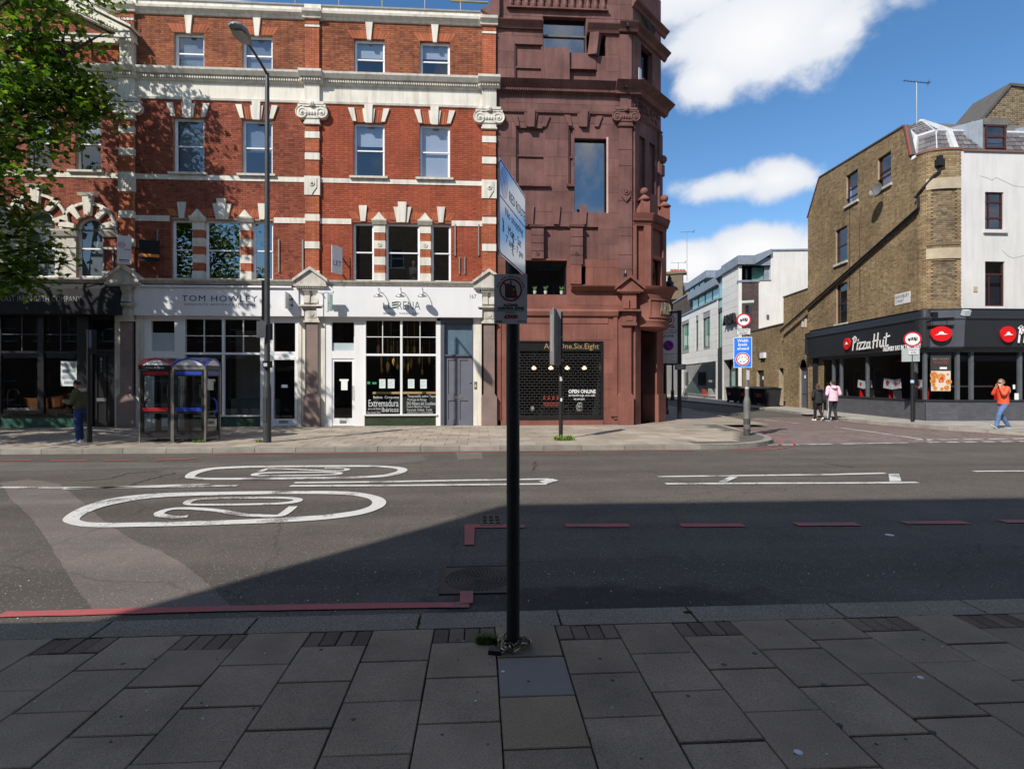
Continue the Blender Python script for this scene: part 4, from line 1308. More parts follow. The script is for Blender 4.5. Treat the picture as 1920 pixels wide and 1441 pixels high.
 fr=MB(T0);fr.box(fx(622),fx(663.6),.075,.08,zs(658),zs(643));fr.build('frosted_strip',M_FROST,H)
 # main window
 wx=[fx(u)for u in(683.5,750.5,754.5,819)]
 mb=MB(T0)
 zt,zr0,zr1,zb=zs(601),zs(667),zs(663),zs(776)
 bar(mb,wx[0],wx[3],zt,Z_FA0-.002,-.02,.1)
 bar(mb,wx[0],wx[0]+.05,zb,zt,-.02,.1);bar(mb,wx[3]-.03,fx(826),GND,zt,-.02,.1)
 bar(mb,wx[1],wx[2],zb,zt,-.02,.08);bar(mb,wx[0]+.05,wx[1],zr0,zr1,-.015,.08);bar(mb,wx[2],wx[3]-.03,zr0,zr1,-.015,.08)
 mb.sweep([(0,zb-.07),(.07,zb-.06),(.08,zb-.01),(0,zb)],wx[0]-.02,wx[3]+.02)
 for u in(717.3,787.5):
  bar(mb,fx(u)-.012,fx(u)+.012,zr1,zt,0,.06)
 bar(mb,wx[0]+.05,wx[1],zs(631.5)-.012,zs(631.5)+.012,.002,.058);bar(mb,wx[2],wx[3]-.03,zs(631.5)-.012,zs(631.5)+.012,.002,.058)
 wo=mb.build('shop_window',M_WHITE,H)
 for a,b in((wx[0],wx[1]),(wx[2],wx[3])):
  glazing(wo,a,b,zb,zr0+.01,.03,M_GLASS_SHOP)
  m_=fx(717.3)if a==wx[0]else fx(787.5)
  zq=zs(631.5)
  for p,q in((a,m_-.012),(m_+.012,b)):
   glazing(wo,p,q,zr1,zq,.03,M_GLASS_SHOP);glazing(wo,p,q,zq,zt,.03,M_GLASS_SHOP)
 tile_rows(H,wx[0],fx(820),GND,zb-.07,.0,M_GREENTILE2)
 # words on the glass
 for body,u0,v0,u1,v1 in(('Extremadura',691,749,747,762),('Ibéricos',716,763,747,772),('Bellota  Croquetas',700,742,748,748),('Jamon de Huelva',690,764,714,769),('Paleta Queso Vino',685,771,714,775),('Tempranillo sobre Tapas',764,740,817,746),('Pechuga de Rouge',764,747,800,752),('DO Ribera del Guadiana',763,753,817,759),('Lomo Iberico Tapas',763,760,806,765),('Espanola Galicia  Cadiz',763,766,810,771),('salchichon y manchego',763,771.5,812,775)):
  text(body,'lettering',mat('pale_lettering',(.5,.53,.52),var=.1),wo,T0,*RC(u0,v0,u1,v1,.02),y=.026,ext=.001)
 for(u,v,w_,h_)in((717,719,11.5,17),(733.5,719,12.5,17),(771,719,12,17),(794,719.5,12,17)):
  p=MB(T0);x0,x1,z0,z1=RC(u-w_/2,v-h_/2,u+w_/2,v+h_/2,.04);p.box(x0,x1,.034,.04,z0,z1);p.build('poster',M_PAPER,wo)
  q=MB(T0)
  for i in range(5):q.box(x0+.03,x1-.03-.03*(i%3),.0325,.0335,z1-.05-i*.05,z1-.04-i*.05)
  q.build('print',mat('grey_print',(.3,.35,.36),var=0),wo)
 p=MB(T0);p.box(*RC(688,716,694,720,.04)[:2],.034,.04,zs(720),zs(715));p.box(*RC(698,716,706,720,.04)[:2],.034,.04,zs(720),zs(716));p.build('sticker',mat('green_sticker',(.03,.3,.15)),wo)
 # grey street door with fanlight
 gx0,gx1=fx(826),fx(887.5)
 mb=MB(T0)
 bar(mb,gx0,fx(833),GND,Z_FA0-.002,-.02,.16);bar(mb,fx(885),gx1,GND,Z_FA0-.002,-.02,.16);bar(mb,fx(833),fx(885),zs(604),Z_FA0-.002,-.018,.16);bar(mb,fx(833),fx(885),zs(667),zs(664),.02,.16)
 mb.build('door_frame',M_GREYFRAME,H)
 dx0,dx1=fx(833),fx(885)
 d=MB(T0);z0,z1=GND+.01,zs(667)
 d.box(dx0,dx1,.12,.16,z0,z1)
 st=.14
 zmid0,zmid1=z0+.92,z0+1.16
 for a,b,c,e in((dx0,dx0+st,z0,z1),(dx1-st,dx1,z0,z1),(dx0+st,dx1-st,z0,z0+.2),(dx0+st,dx1-st,z1-.14,z1),(dx0+st,dx1-st,zmid0,zmid1),((dx0+dx1)/2-.06,(dx0+dx1)/2+.06,z0+.2,z1-.14)):
  d.box(a,b,.09 if b-a>.2 else .088,.12,c,e)
 do=d.build('door',M_GREYDOOR,H)
 h=MB(T0);h.box((dx0+dx1)/2-.17,(dx0+dx1)/2+.17,.078,.09,zmid0+.06,zmid0+.17);h.build('letter_plate',M_CHROME,do)
 h=MB(T0);h.ball((dx1-.07,.06,zmid1+.45),.03,10);h.build('door_knob',M_CHROME,do)
 glazing(H,dx0,dx1,zs(664),zs(604),.1,glass('fanlight_glass',ior=1.6,tint=(.8,.88,.92)),'fanlight')
 fr=MB(T0);fr.box(dx0,dx1,.13,.14,zs(664),zs(604));fr.build('fanlight_film',mat('blue_grey_film',(.17,.21,.25),rough=.4),H)
 for a,b,c,d in((gx1,fx(903),-.04,.15),(fx(596),fx(600),-.06,.1),(fx(600),fx(610),-.03,.1)):
  mb=MB(T0);mb.box(a,b,c,d,GND,Z_FA0-.002);mb.build('jamb',M_STUCCO,H)
 mb=MB(T0);x0,x1,z0,z1=RC(889,715,894,729);mb.box(x0,x1,-.06,-.04,z0,z1);e=mb.build('entry_phone',M_CHROME,H)
 mb=MB(T0);mb.box(x0+.02,x1-.02,-.064,-.06,z0+.08,z0+.16);mb.build('entry_phone_button',mat('yellow_button',(.6,.5,.05)),e)
 # three gooseneck lamps over the sign
 for u in(709.5,750.5,791.5):
  x=fx(u,-.6);zt=fz(u,546,-.6)
  l=MB(T0)
  l.tube([(x,-.24,zt+.02),(x,-.35,zt+.12),(x,-.5,zt+.14),(x,-.6,zt+.06),(x,-.62,zt-.04)],.014)
  l.lathe([(.0,.0),(.035,-.01),(.045,-.07),(.06,-.09),(.17,-.155),(.175,-.175),(.05,-.11)],(x,-.62,zt-.02),16)
  l.build('sign_lamp',M_CHROME,H,smooth=True)
  # what shows through the window: pendant lamps, bar, shelves
 mb=MB(T0)
 prs=random.Random(8)
 for u,v0,v1,w_ in((709,645,665,6),(716,690,698,5),(727,678,697,7),(733.5,646,662,5),(738,672,684,6),(745,682,692,6),(764,647,660,7),(777,648,664,6),(771,672,690,6),(786,668,682,5),(792,692,702,4),(805,668,682,4),(715,664,696,4),(757,672,692,5),(765,680,698,4)):
  y=prs.uniform(.8,2.6)
  x,z1_=f0(u,v0,y);z0_=f0(u,v1,y)[1];r_=w_*.011
  mb.lathe([(.01,z1_+.9),(.01,z1_),(r_*.5,z1_-.02),(r_,(z0_+z1_)/2+.08),(r_*.85,(z0_+z1_)/2-.05),(r_*.3,z0_+.02),(.012,z0_),(.002,z0_-.06)],(x,y,0),10)
 mb.build('pendant_lamp',mat('woven_straw',(.42,.26,.08),var=.3),H,smooth=True,kind='stuff')
 mb=MB(T0);mb.box(fx(690),fx(819),.9,1.5,1.28,1.36);mb.build('bar_top',mat('pale_oak',(.42,.28,.13),var=.15),H)
 mb=MB(T0);mb.box(fx(690),fx(819),1.0,1.45,GND,1.279);mb.build('bar_counter',mat('bar_front',(.02,.02,.022)),H)
 mb=MB(T0)
 for z in(1.9,2.4,2.9):mb.box(fx(803),fx(817),2.5,2.8,z,z+.03)
 mb.build('shelf',M_WOOD,H)
 # board sign on the first floor
 pilaster(H,587,M_MORTAR_R)
 return H
house_right()
# == middle house
def house_mid():
 H=thing('terrace_house','red brick house with pale mortar joints above the white kitchen shop behind the lamp post','terraced house',(fx(410),YF+2,0),'red brick terraced houses')
 top=[(fx(326.5),fx(382.7)),(fx(454),fx(511))]
 mid=[(fx(325),fx(382.7)),(fx(453.5),fx(511))]
 tri=[fx(321.7),fx(361.6),fx(383.7),fx(450.7),fx(472.4),fx(512)]
 holes=[(a,b,Z_CB1-.02,Z_W3T)for a,b in top]+[(a,b,Z_W2B,Z_W2T)for a,b in mid]+[(tri[0],tri[5],Z_W1B,Z_W1T)]
 X0,X1,xa,xb=frontage(H,240.5,587,holes,M_BRICK_MID,M_MORTAR,M_BRICK_TOP,15)
 for i,(a,b)in enumerate(top):sash(H,T0,a,b,Z_CB1,Z_W3T,.12,blind=M_BLINDB,blind_to=1.0,slats=True)
 for i,(a,b)in enumerate(mid):sash(H,T0,a,b,Z_W2B,Z_W2T,.12,blind=M_BLINDB,blind_to=(.95,.55)[i],slats=True)
 for a,b in((tri[0],tri[1]),(tri[2],tri[3]),(tri[4],tri[5])):sash(H,T0,a,b,Z_W1B,Z_W1T,.12,glz=M_GLASS_SKY)
 dress_upper(H,top,mid,tri,[(xa,fx(319)),(fx(514),xb)],M_BRICK_PIL)
 pilaster(H,240.5,M_MORTAR)
 shop_cornice(H,xa-PW,xb+PW)
 for u,v0,v1 in((523.5,449,511),(568.5,450,511),(296.5,430,470)):
  mb=MB(T0);x=fx(u);mb.box(x-.022,x+.022,-.06,0,fz(u,v1),fz(u,v0));mb.build('wall_bracket',mat('galvanised',(.25,.23,.21),rough=.6,metal=.4),H)
 xs0,xs1=fx(259),fx(563)
 mb=MB(T0)
 mb.box(xs0,xs1,-.2,.2,Z_FA0,Z_FA1-.06)
 sg=mb.build('shop_sign',M_FASCIA,H)
 for a,b in((fx(252),xs0),(xs1,fx(572))):
  mb=MB(T0);mb.box(a,b,-.14,.2,Z_FA0+.02,Z_FA1-.03);mb.build('fascia_end',M_FASCIA,H)
 mb=MB(T0);mb.tube([(xs0,-.24,Z_FA1-.06),(fx(551),-.24,Z_FA1-.06)],.04,10);mb.build('sign_light_bar',M_FASCIA,H)
 yS=-.201
 text('TOM HOWLEY','lettering',M_INK,sg,T0,*RC(341,554,482.5,565,yS),y=yS,space=1.15)
 text('EXQUISITE BESPOKE KITCHENS','lettering',M_INK,sg,T0,*RC(346,569,478.5,573,yS),y=yS,space=1.25)
 # round projecting plate
 mb=MB(T0);x=fx(537.5,-.4);zt=fz(537,548,-.4)
 mb.box(x-.03,x+.03,-.62,-.2,zt-.58,zt);p=mb.build('projecting_sign',M_FASCIA,H)
 mb=MB(T0);x=fx(542.5,-.21);zc=fz(542,561,-.21)
 mb.disc((x,zc+.06),.1,-.212,-.202,24,.088);mb.disc((x,zc-.1),.12,-.212,-.202,24,.108);mb.box(x+.07,x+.13,-.212,-.202,zc-.02,zc+.05);mb.box(x+.07,x+.13,-.212,-.202,zc-.26,zc-.19)
 mb.build('emblem',M_INK,sg)
 zs=lambda v:fz(410,v)
 # left door (mostly behind the call boxes)
 mb=MB(T0)
 bar(mb,fx(270.5),fx(283),GND,Z_FA0-.002,0,.12);bar(mb,fx(327),fx(347),GND,Z_FA0-.002,0,.12);bar(mb,fx(283),fx(327),zs(602),Z_FA0-.002,.004,.12);bar(mb,fx(283),fx(327),zs(672),zs(658),.004,.12)
 mb.build('door_surround',M_WHITE,H)
 d=MB(T0);x0,x1=fx(283),fx(327);za,zb=GND+.01,zs(672)
 bar(d,x0,x0+.08,za,zb,.03,.09);bar(d,x1-.08,x1,za,zb,.03,.09);bar(d,x0+.08,x1-.08,za,za+.3,.03,.09);bar(d,x0+.08,x1-.08,zb-.12,zb,.03,.09)
 do=d.build('door',M_WHITE,H);glazing(do,x0+.08,x1-.08,za+.3,zb-.12,.06,M_GLASS_SHOP)
 glazing(H,x0,x1,zs(658),zs(602),.05,M_GLASS_SHOP,'fanlight')
 fr=MB(T0);fr.box(x0,x1,.08,.085,zs(658),zs(624));fr.build('frosted_strip',M_FROST,H)
 # window
 ww=[fx(u)for u in(345,416.5,421,490)]
 zt,zr0,zr1,zb=zs(598.5),zs(664.5),zs(660.5),zs(778)
 mb=MB(T0)
 bar(mb,ww[0],ww[3],zt,Z_FA0-.002,-.02,.1);bar(mb,ww[0],ww[0]+.04,zb,zt,-.02,.1);bar(mb,ww[3]-.03,fx(497),GND,zt,-.02,.1)
 bar(mb,ww[1],ww[2],zb,zt,-.02,.08);bar(mb,ww[0]+.04,ww[1],zr0,zr1,-.015,.08);bar(mb,ww[2],ww[3]-.03,zr0,zr1,-.015,.08)
 mb.sweep([(0,zb-.06),(.07,zb-.05),(.08,zb-.005),(0,zb)],ww[0]-.02,ww[3]+.02)
 for u in(382.5,456):bar(mb,fx(u)-.012,fx(u)+.012,zr1,zt,0,.06)
 zq=zs(629.5)
 bar(mb,ww[0]+.04,ww[1],zq-.012,zq+.012,.002,.058);bar(mb,ww[2],ww[3]-.03,zq-.012,zq+.012,.002,.058)
 wo=mb.build('shop_window',M_WHITE,H)
 for a,b,m_ in((ww[0],ww[1],fx(382.5)),(ww[2],ww[3],fx(456))):
  glazing(wo,a,b,zb,zr0,.03,M_GLASS_SHOP)
  for p,q in((a,m_-.012),(m_+.012,b)):
   glazing(wo,p,q,zr1,zq,.03,M_GLASS_SHOP);glazing(wo,p,q,zq,zt,.03,M_GLASS_SHOP)
 tile_rows(H,ww[0],fx(490),GND,zb-.06,0,M_GREENTILE)
 # right door
 mb=MB(T0)
 bar(mb,fx(497),fx(513),GND,Z_FA0-.002,0,.12);bar(mb,fx(553.5),fx(559.5),GND,Z_FA0-.002,0,.12);bar(mb,fx(513),fx(553.5),zs(604),Z_FA0-.002,.004,.12);bar(mb,fx(513),fx(553.5),zs(672),zs(658.5),.004,.12)
 mb.build('door_surround',M_WHITE,H)
 x0,x1=fx(507.5),fx(558.5);d=MB(T0)
 zg0,zg1=zs(785),zs(673)-.02
 bar(d,x0,fx(513.5),za,zs(672),-.03,.0);bar(d,fx(553),x1,za,zs(672),-.03,.0);bar(d,fx(513.5),fx(553),za,zg0,-.03,.0);bar(d,fx(513.5),fx(553),zg1,zs(669),-.03,.0)
 do=d.build('door',M_WHITE,H);glazing(do,fx(513.5),fx(553),zg0,zg1,-.01,M_GLASS_SHOP)
 h=MB(T0);h.box(fx(524),fx(541),-.04,-.03,GND+.12,GND+.22);h.build('letter_plate',M_CHROME,do)
 n_=MB(T0);n_.box(*RC(528,721,539.5,726)[:2],-.02,-.012,zs(726.5),zs(721));n_.build('notice',M_PAPER,do)
 glazing(H,fx(513),fx(553.5),zs(658.5),zs(604),.05,M_GLASS_SHOP,'fanlight')
 for a,b,c in((559.5,566,-.05),(566,572.5,-.02),(256,263,-.05),(263,270,-.02)):
  mb=MB(T0);mb.box(fx(a),fx(b),c,.1,GND,Z_FA0-.004);mb.build('jamb',M_STUCCO,H)
  # kitchen display inside
 mb=MB(T0);mb.box(fx(455),fx(486),1.6,2.2,GND,1.05);mb.box(fx(350),fx(415),3.6,4.2,GND,1.0);mb.build('kitchen_unit',mat('grey_unit',(.3,.32,.32)),H)
 mb=MB(T0);mb.box(fx(345),fx(415),4.3,4.4,1.0,4.0);mb.build('display_panel',mat('pale_panel',(.5,.5,.47)),H)
house_mid()
# == left house (gabled)
def house_left():
 H=thing('terrace_house','dark red brick gabled house with arched windows over the black bath shop, behind the tree','terraced house',(fx(60),YF+2,0),'red brick terraced houses')
 ua=-118
 xa,xb=fx(ua)+PW,fx(240.5)-PW
 mid=[(fx(141),fx(189.5)),(fx(50),fx(97)),(fx(-45),fx(3))]
 top=[(fx(40),fx(86))]
 # arched lights: centre column, half width, crown row
 arches=[]
 for uc,hw_px,vt in((168.5,24.5,410),(71.5,32,396),(-30,24.5,410)):
  xc=fx(uc);hw=(fx(uc+hw_px)-fx(uc-hw_px))/2
  zt=1.76+(715-vt)*.01935
  arches.append((xc,hw,zt-hw,zt))
 Z0=Z_W1B
 holes=[(a,b,Z_W2B,Z_W2T)for a,b in mid]+[(a,b,Z_CB1-.02,Z_W3T-.3)for a,b in top]
 def arch_cut(za,zb):
  out=[]
  for xc,hw,zsp,zt in arches:
   ro=hw+.52
   zm=(za+zb)/2
   if zm<zsp-.08:out.append((xc-hw-.02,xc+hw+.02))
   elif zm<zsp+ro:r_=math.sqrt(max(0,ro*ro-max(0,zm-zsp)**2));out.append((xc-r_,xc+r_))
  if zb<6.55:out.append((arches[2][0],arches[0][0]))
  return out
 ah=[(xc-hw,xc+hw,Z0,zsp)for xc,hw,zsp,zt in arches]
 # wall with arched heads built from thin strips
 mb=MB(T0)
 hs=list(holes)
 for xc,hw,zsp,zt in arches:
  n=16
  hs.append((xc-hw,xc+hw,Z0,zsp,.2))
  for i in range(n):
   a0=math.pi*i/n;a1=math.pi*(i+1)/n
   za,zb=zsp+hw*math.sin(min(a0,a1))if a0<math.pi/2 else None,None
  for i in range(8):
   za,zb=zsp+hw*i/8,zsp+hw*(i+1)/8
   r_=math.sqrt(hw*hw-(hw*(i+.5)/8)**2)
   hs.append((xc-r_,xc+r_,za,zb,0))
 wall_face(mb,xa-PW,xb+PW,Z_SC0,Z_COP-.06,0,hs,depth=.2)
 for xc,hw,zsp,zt in arches:
  for i in range(16):
   a0,a1=math.pi*i/16,math.pi*(i+1)/16
   mb.quad((xc+hw*math.cos(a0),0,zsp+hw*math.sin(a0)),(xc+hw*math.cos(a1),0,zsp+hw*math.sin(a1)),(xc+hw*math.cos(a1),.2,zsp+hw*math.sin(a1)),(xc+hw*math.cos(a0),.2,zsp+hw*math.sin(a0)))
 mb.build('wall',M_MORTAR,H)
 no=[(Z_SA0,Z_SA1),(Z_AR0,Z_CB1),(Z_CA0,Z_COP)]
 cuts=lambda za,zb:[(xa-1,xb+1)]if any(not(zb<=p+.001 or za>=q-.001)for p,q in no)else[(h[0],h[1])for h in holes if not(zb<=h[2]or za>=h[3])]+arch_cut(za,zb)
 lay_bricks(T0,brick_rows(xa,xb,Z_SC1,Z_AR0,cuts),0,M_BRICK_LEFT,H,n_own=300,seed=31)
 lay_bricks(T0,brick_rows(xa,xb,Z_CB1+.02,Z_CA0,cuts),0,M_BRICK_LEFT,H,n_own=0,seed=33)
 c=MB(T0);c.box(xa,xb,-.035,0,Z_SA0,Z_SA1);c.build('string_course',M_STUCCO,H)
 c=MB(T0)
 c.sweep([(0,Z_AR0),(.05,Z_AR0+.01),(.07,Z_FR0-.02),(.03,Z_FR0),(.03,Z_FR1-.02),(.1,Z_FR1),(.12,Z_DT0),(.12,Z_DT1),(.24,Z_DT1+.015),(.33,Z_CB1-.07),(.345,Z_CB1),(0,Z_CB1+.02)],xa,xb)
 dentils(c,xa,xb,-.19,-.11,Z_DT0+.012,Z_DT1-.008)
 c.build('main_cornice',M_STUCCO,H)
 # carved frieze: scrolls of leaves in relief
 c=MB(T0);rr=random.Random(5)
 x=xb-.1
 while x>xa+.3:
  for s in range(5):
   w0=rr.uniform(0,6.3)
   pts=[(x+.26*math.cos(w0+i*.55)*(1-i/11),-.05,12.34+.22*math.sin(w0+i*.55)*(1-i/11))for i in range(10)]
   c.tube(pts,.026,5)
  for s in range(6):c.ball((x+rr.uniform(-.28,.28),-.045,12.34+rr.uniform(-.22,.22)),.05,6)
  x-=.62
 c.build('frieze_carving',M_STUCCO,H)
 c=MB(T0)
 c.sweep([(0,Z_CA0),(.06,Z_CA0+.01),(.09,Z_CA0+.08),(.2,Z_CA1-.08),(.22,Z_CA1),(0,Z_CA1+.01)],xa,xb)
 c.box(xa,xb,-.01,.25,Z_CA1+.012,Z_COP-.06);c.build('parapet',M_STUCCO,H)
 c=MB(T0);c.box(xa-PW,xb+PW,-.05,.3,Z_COP-.058,Z_COP);c.build('coping',M_COPING,H)
 # gable pediment standing forward of the attic wall
 xr,zr=fx(249,-.3),14.12
 xmid=(xa+xb)/2
 sl=.465
 zap=zr+(xr-xmid)*sl
 g=MB(T0)
 th=.34
 for s in(1,-1):
  P=lambda x:xmid+s*(x-xmid)
  q=[(P(xr),zr),(P(xr),zr+.06),(P(xmid),zap+.06+th*.3),(P(xmid),zap-th),(P(xr-.5),zr-.02+.5*sl-th+.1)]
  g.prism(q[::1 if s==1 else-1],-.5,0,'y')
  q2=[(P(xr+.1),zr+.06),(P(xr+.1),zr+.14),(P(xmid),zap+.26),(P(xmid),zap+.16)]
  g.prism(q2[::1 if s==1 else-1],-.6,0,'y')
  n=int((xr-xmid)/.1)
  for i in range(n):
   xx=xr-.45-i*.1
   if xx<xmid:break
   zz=zr+(xr-xx)*sl-th*.62
   g.box(P(xx)-.03,P(xx)+.03,-.56,-.5,zz,zz+.07)
 g.build('gable_cornice',M_STUCCO,H)
 g=MB(T0)
 g.prism([(xmid-(xr-xmid)+.6,zr-.1),(xr-.6,zr-.1),(xmid,zap-.2)],-.22,-.0,'y')
 g.build('gable_wall',M_MORTAR,H)
 tri_cut=lambda za,zb:[(-99,xmid-(zap-.45-zb)/sl),(xmid+(zap-.45-zb)/sl,99)]
 lay_bricks(T0,brick_rows(xmid-3.4,xmid+3.4,14.05,zap-.3,tri_cut),-.22,M_BRICK_LEFT,H,n_own=0,seed=35)
 g=MB(T0);z0b,z1b=13.80,14.03
 g.box(xa-.1,xb-.05,-.26,0,z0b,z1b);g.box(xa-.1,xb-.05,-.31,0,z1b+.001,z1b+.05);g.build('gable_band',M_STUCCO,H)
 g=MB(T0);g.box(xa,xb-.04,-.1,0,Z_CB1+.02,z0b);g.build('attic_panel',M_MORTAR_R,H)
 lay_bricks(T0,brick_rows(xa,xb-.04,Z_CB1+.03,z0b,lambda a,b:[]),-.1,M_BRICK_RIGHT,H,n_own=0,seed=36)
 # scrolled bracket at the foot of the gable
 g=MB(T0);xk=fx(235,-.3)
 prof=[(-.05,13.03),(-.26,13.03),(-.3,13.2),(-.26,13.45),(-.34,13.7),(-.42,13.8),(-.42,13.88),(0,13.88),(0,13.03)]
 g.prism(prof,xk-.2,xk+.2,'x')
 g.box(xk-.27,xk+.27,-.5,0,13.88,13.96);g.box(xk-.24,xk+.24,-.46,0,13.96,14.1)
 for s in(-1,1):
  g.lathe([(.09,-.46),(.09,-.3)],(xk+s*.21,0,13.82),12,'y');g.disc((xk+s*.21,13.82),.09,-.47,-.46,12)
  g.tube([(xk+s*.12,-.36,13.72),(xk+s*.15,-.3,13.5),(xk+s*.06,-.3,13.3),(xk+s*.1,-.29,13.12)],.035,6)
 g.ball((xk,-.3,13.42),.085,10);g.ball((xk,-.31,13.62),.06,8);g.ball((xk,-.29,13.2),.06,8)
 g.build('scroll_bracket',M_STUCCO,H)
 # second-floor windows with keystones
 for a,b in mid:
  sash(H,T0,a,b,Z_W2B,Z_W2T,.12,blind=M_BLIND,blind_to=.32)
  xc=(a+b)/2
  k=MB(T0);voussoir(k,xc,.46,11.86,xc,.32,Z_W2T);k.build('keystone',M_STUCCO,H)
  for s in(-1,1):
   k=MB(T0);voussoir(k,xc+s*.56,.2,11.86,xc+s*.44,.14,Z_W2T+.02);k.build('voussoir',M_STUCCO,H)
  s_=MB(T0);s_.sweep([(0,Z_W2B-.09),(.13,Z_W2B-.08),(.14,Z_W2B-.01),(0,Z_W2B+.01)],a-.2,b+.1);s_.build('sill',M_STUCCO,H)
 for a,b in top:sash(H,T0,a,b,Z_CB1,Z_W3T-.3,.12)
 # round-arched first-floor lights
 for xc,hw,zsp,zt in arches:
  w=MB(T0);fr_=.07
  o=[(xc+(hw)*math.cos(math.pi*i/20),zsp+hw*math.sin(math.pi*i/20))for i in range(21)]
  i_=[(xc+(hw-fr_)*math.cos(math.pi*i/20),zsp+(hw-fr_)*math.sin(math.pi*i/20))for i in range(21)]
  for k in range(20):
   w.prism([o[k],o[k+1],i_[k+1],i_[k]][::-1],.1,.18,'y')
  w.box(xc-hw,xc-hw+fr_,.1,.18,Z0,zsp);w.box(xc+hw-fr_,xc+hw,.1,.18,Z0,zsp);w.box(xc-hw+fr_,xc+hw-fr_,.1,.18,Z0,Z0+.1)
  zm=6.55
  w.box(xc-hw+fr_,xc+hw-fr_,.11,.17,zm-.025,zm+.025)
  wo=w.build('window',M_SASH,H)
  gl=MB(T0);gl.quad((xc-hw+fr_,.15,Z0+.1),(xc+hw-fr_,.15,Z0+.1),(xc+hw-fr_,.15,zm-.025),(xc-hw+fr_,.15,zm-.025));gl.build('pane',M_GLASS,wo)
  gl=MB(T0);gl.add([(p[0],.14,p[1])for p in[(xc+hw-fr_,zm+.025)]+i_+[(xc-hw+fr_,zm+.025)]],[tuple(range(23))]);gl.build('pane',M_GLASS,wo)
  bl=MB(T0);bl.quad((xc-hw,.3,Z0),(xc+hw,.3,Z0),(xc+hw,.3,zt),(xc-hw,.3,zt));bl.build('blind',mat('grey_blind',(.30,.33,.32),rough=.9),wo)
  # hood mould, brick ring and radiating stones
  m=MB(T0);ro=hw+.52
  for k in range(24):
   a0,a1=math.pi*k/24,math.pi*(k+1)/24
   P=lambda r_,a:(xc+r_*math.cos(a),zsp+r_*math.sin(a))
   m.prism([P(ro,a0),P(ro,a1),P(ro-.09,a1),P(ro-.09,a0)][::-1],-.12,0,'y')
  m.build('hood_mould',M_STUCCO,H)
  b=MB(T0)
  nb=int(math.pi*(hw+.2)/.075)
  for k in range(nb):
   a0,a1=math.pi*k/nb,math.pi*(k+.88)/nb
   b.prism([P(hw+.43,a0),P(hw+.43,a1),P(hw+.01,a1),P(hw+.01,a0)][::-1],-.03,0,'y')
  b.build('arch_bricks',M_BRICK_LEFT,H)
  for k,ang in enumerate((12,52,90,128,168)):
   v_=MB(T0);A=R(ang);d_=.12 if ang==90 else .1
   r0,r1=(hw+.02,hw+.72)if ang==90 else(hw+.02,ro+.02)
   w0,w1=(.2 if ang==90 else .14),(.34 if ang==90 else .26)
   ca,sa=math.cos(A),math.sin(A)
   q=[(xc+r0*ca-sa*w0/2*-1*1,zsp+r0*sa+ca*w0/2*-1),(xc+r1*ca+sa*w1/2,zsp+r1*sa-ca*w1/2),(xc+r1*ca-sa*w1/2,zsp+r1*sa+ca*w1/2),(xc+r0*ca-sa*w0/2,zsp+r0*sa+ca*w0/2)]
   v_.prism(q,-.16 if ang==90 else-.14,0,'y')
   if ang==90:v_.sweep([(0,zsp+r1),(.18,zsp+r1),(.22,zsp+r1+.1),(0,zsp+r1+.12)],xc-.3,xc+.3)
   v_.build('voussoir',M_STUCCO,H)
   # impost blocks and piers between the lights
 xs=sorted((a[0],a[1])for a in arches)
 for(c0,h0),(c1,h1)in zip(xs[:-1],xs[1:]):
  p=MB(T0);x0,x1=c0+h0,c1-h1
  p.box(x0+.01,x1-.01,-.03,.15,Z0,6.95);p.sweep([(0,6.95),(.09,6.96),(.17,7.12),(.18,7.18),(0,7.18)],x0-.06,x1+.06)
  p.box(x0,x1,-.06,0,6.55,6.62)
  p.build('pier',M_STONE,H)
 x0=xs[-1][0]+xs[-1][1]
 p=MB(T0);p.sweep([(0,6.95),(.09,6.96),(.17,7.12),(.18,7.18),(0,7.18)],x0,xb-.05);p.box(x0,xb,-.05,0,6.5,6.58);p.box(x0,xb,-.05,0,Z_SC1,5.72);p.build('impost',M_STONE,H)
 for u in(196,213.5):
  mb=MB(T0);x=fx(u);mb.box(x-.02,x+.02,-.06,0,5.85,6.45);mb.build('wall_bracket',MATS['galvanised'],H)
 pilaster(H,ua,M_MORTAR)
 shop_cornice(H,xa-PW,xb+PW)
 # bay shell
 s=MB(T0);X0,X1=xa-PW,xb+PW
 s.box(X0,X1,.26,9.0,Z_COP-.5,Z_COP-.3);s.quad((X0,9,0),(X1,9,0),(X1,9,Z_COP),(X0,9,Z_COP));s.quad((X0,0,0),(X0,9,0),(X0,9,Z_COP),(X0,0,Z_COP));s.build('roof',M_COPING,H)
 s=MB(T0)
 for z in(GND-.1,5.15,8.6,12.6,15.2):
  s.quad((X0+.05,.22,z),(X1-.05,.22,z),(X1-.05,4.5,z),(X0+.05,4.5,z))
 s.quad((X0+.05,4.5,0),(X1-.05,4.5,0),(X1-.05,4.5,15.2),(X0+.05,4.5,15.2))
 for x in(X0+.05,X1-.05):s.quad((x,.22,0),(x,4.5,0),(x,4.5,15.2),(x,.22,15.2))
 s.build('room_lining',M_DARKROOM,H)
 # --- black shop
 prof=[(0,Z_FA0),(.62,Z_FA0),(.62,Z_FA0+.22),(.5,Z_FA0+.5),(.32,Z_FA0+.85),(.2,Z_FA1),(0,Z_FA1)]
 mb=MB(T0)
 prof=[(-.0,Z_FA0),(.42,Z_FA0),(.42,Z_FA1-.5),(.38,Z_FA1-.2),(.26,Z_FA1-.02),(0,Z_FA1)]
 xe=fx(229,-.2)
 mb.sweep(prof,xa,xe)
 sg=mb.build('shop_sign',M_BLACKM,H)
 text('CAST IRON BATH COMPANY','lettering',mat('dull_silver',(.33,.33,.33),var=.2),sg,T0,*RC(1,554.5,151.5,565,-.42),y=-.421,space=1.05,bold=-.012)
 zs=lambda v:fz(110,v)
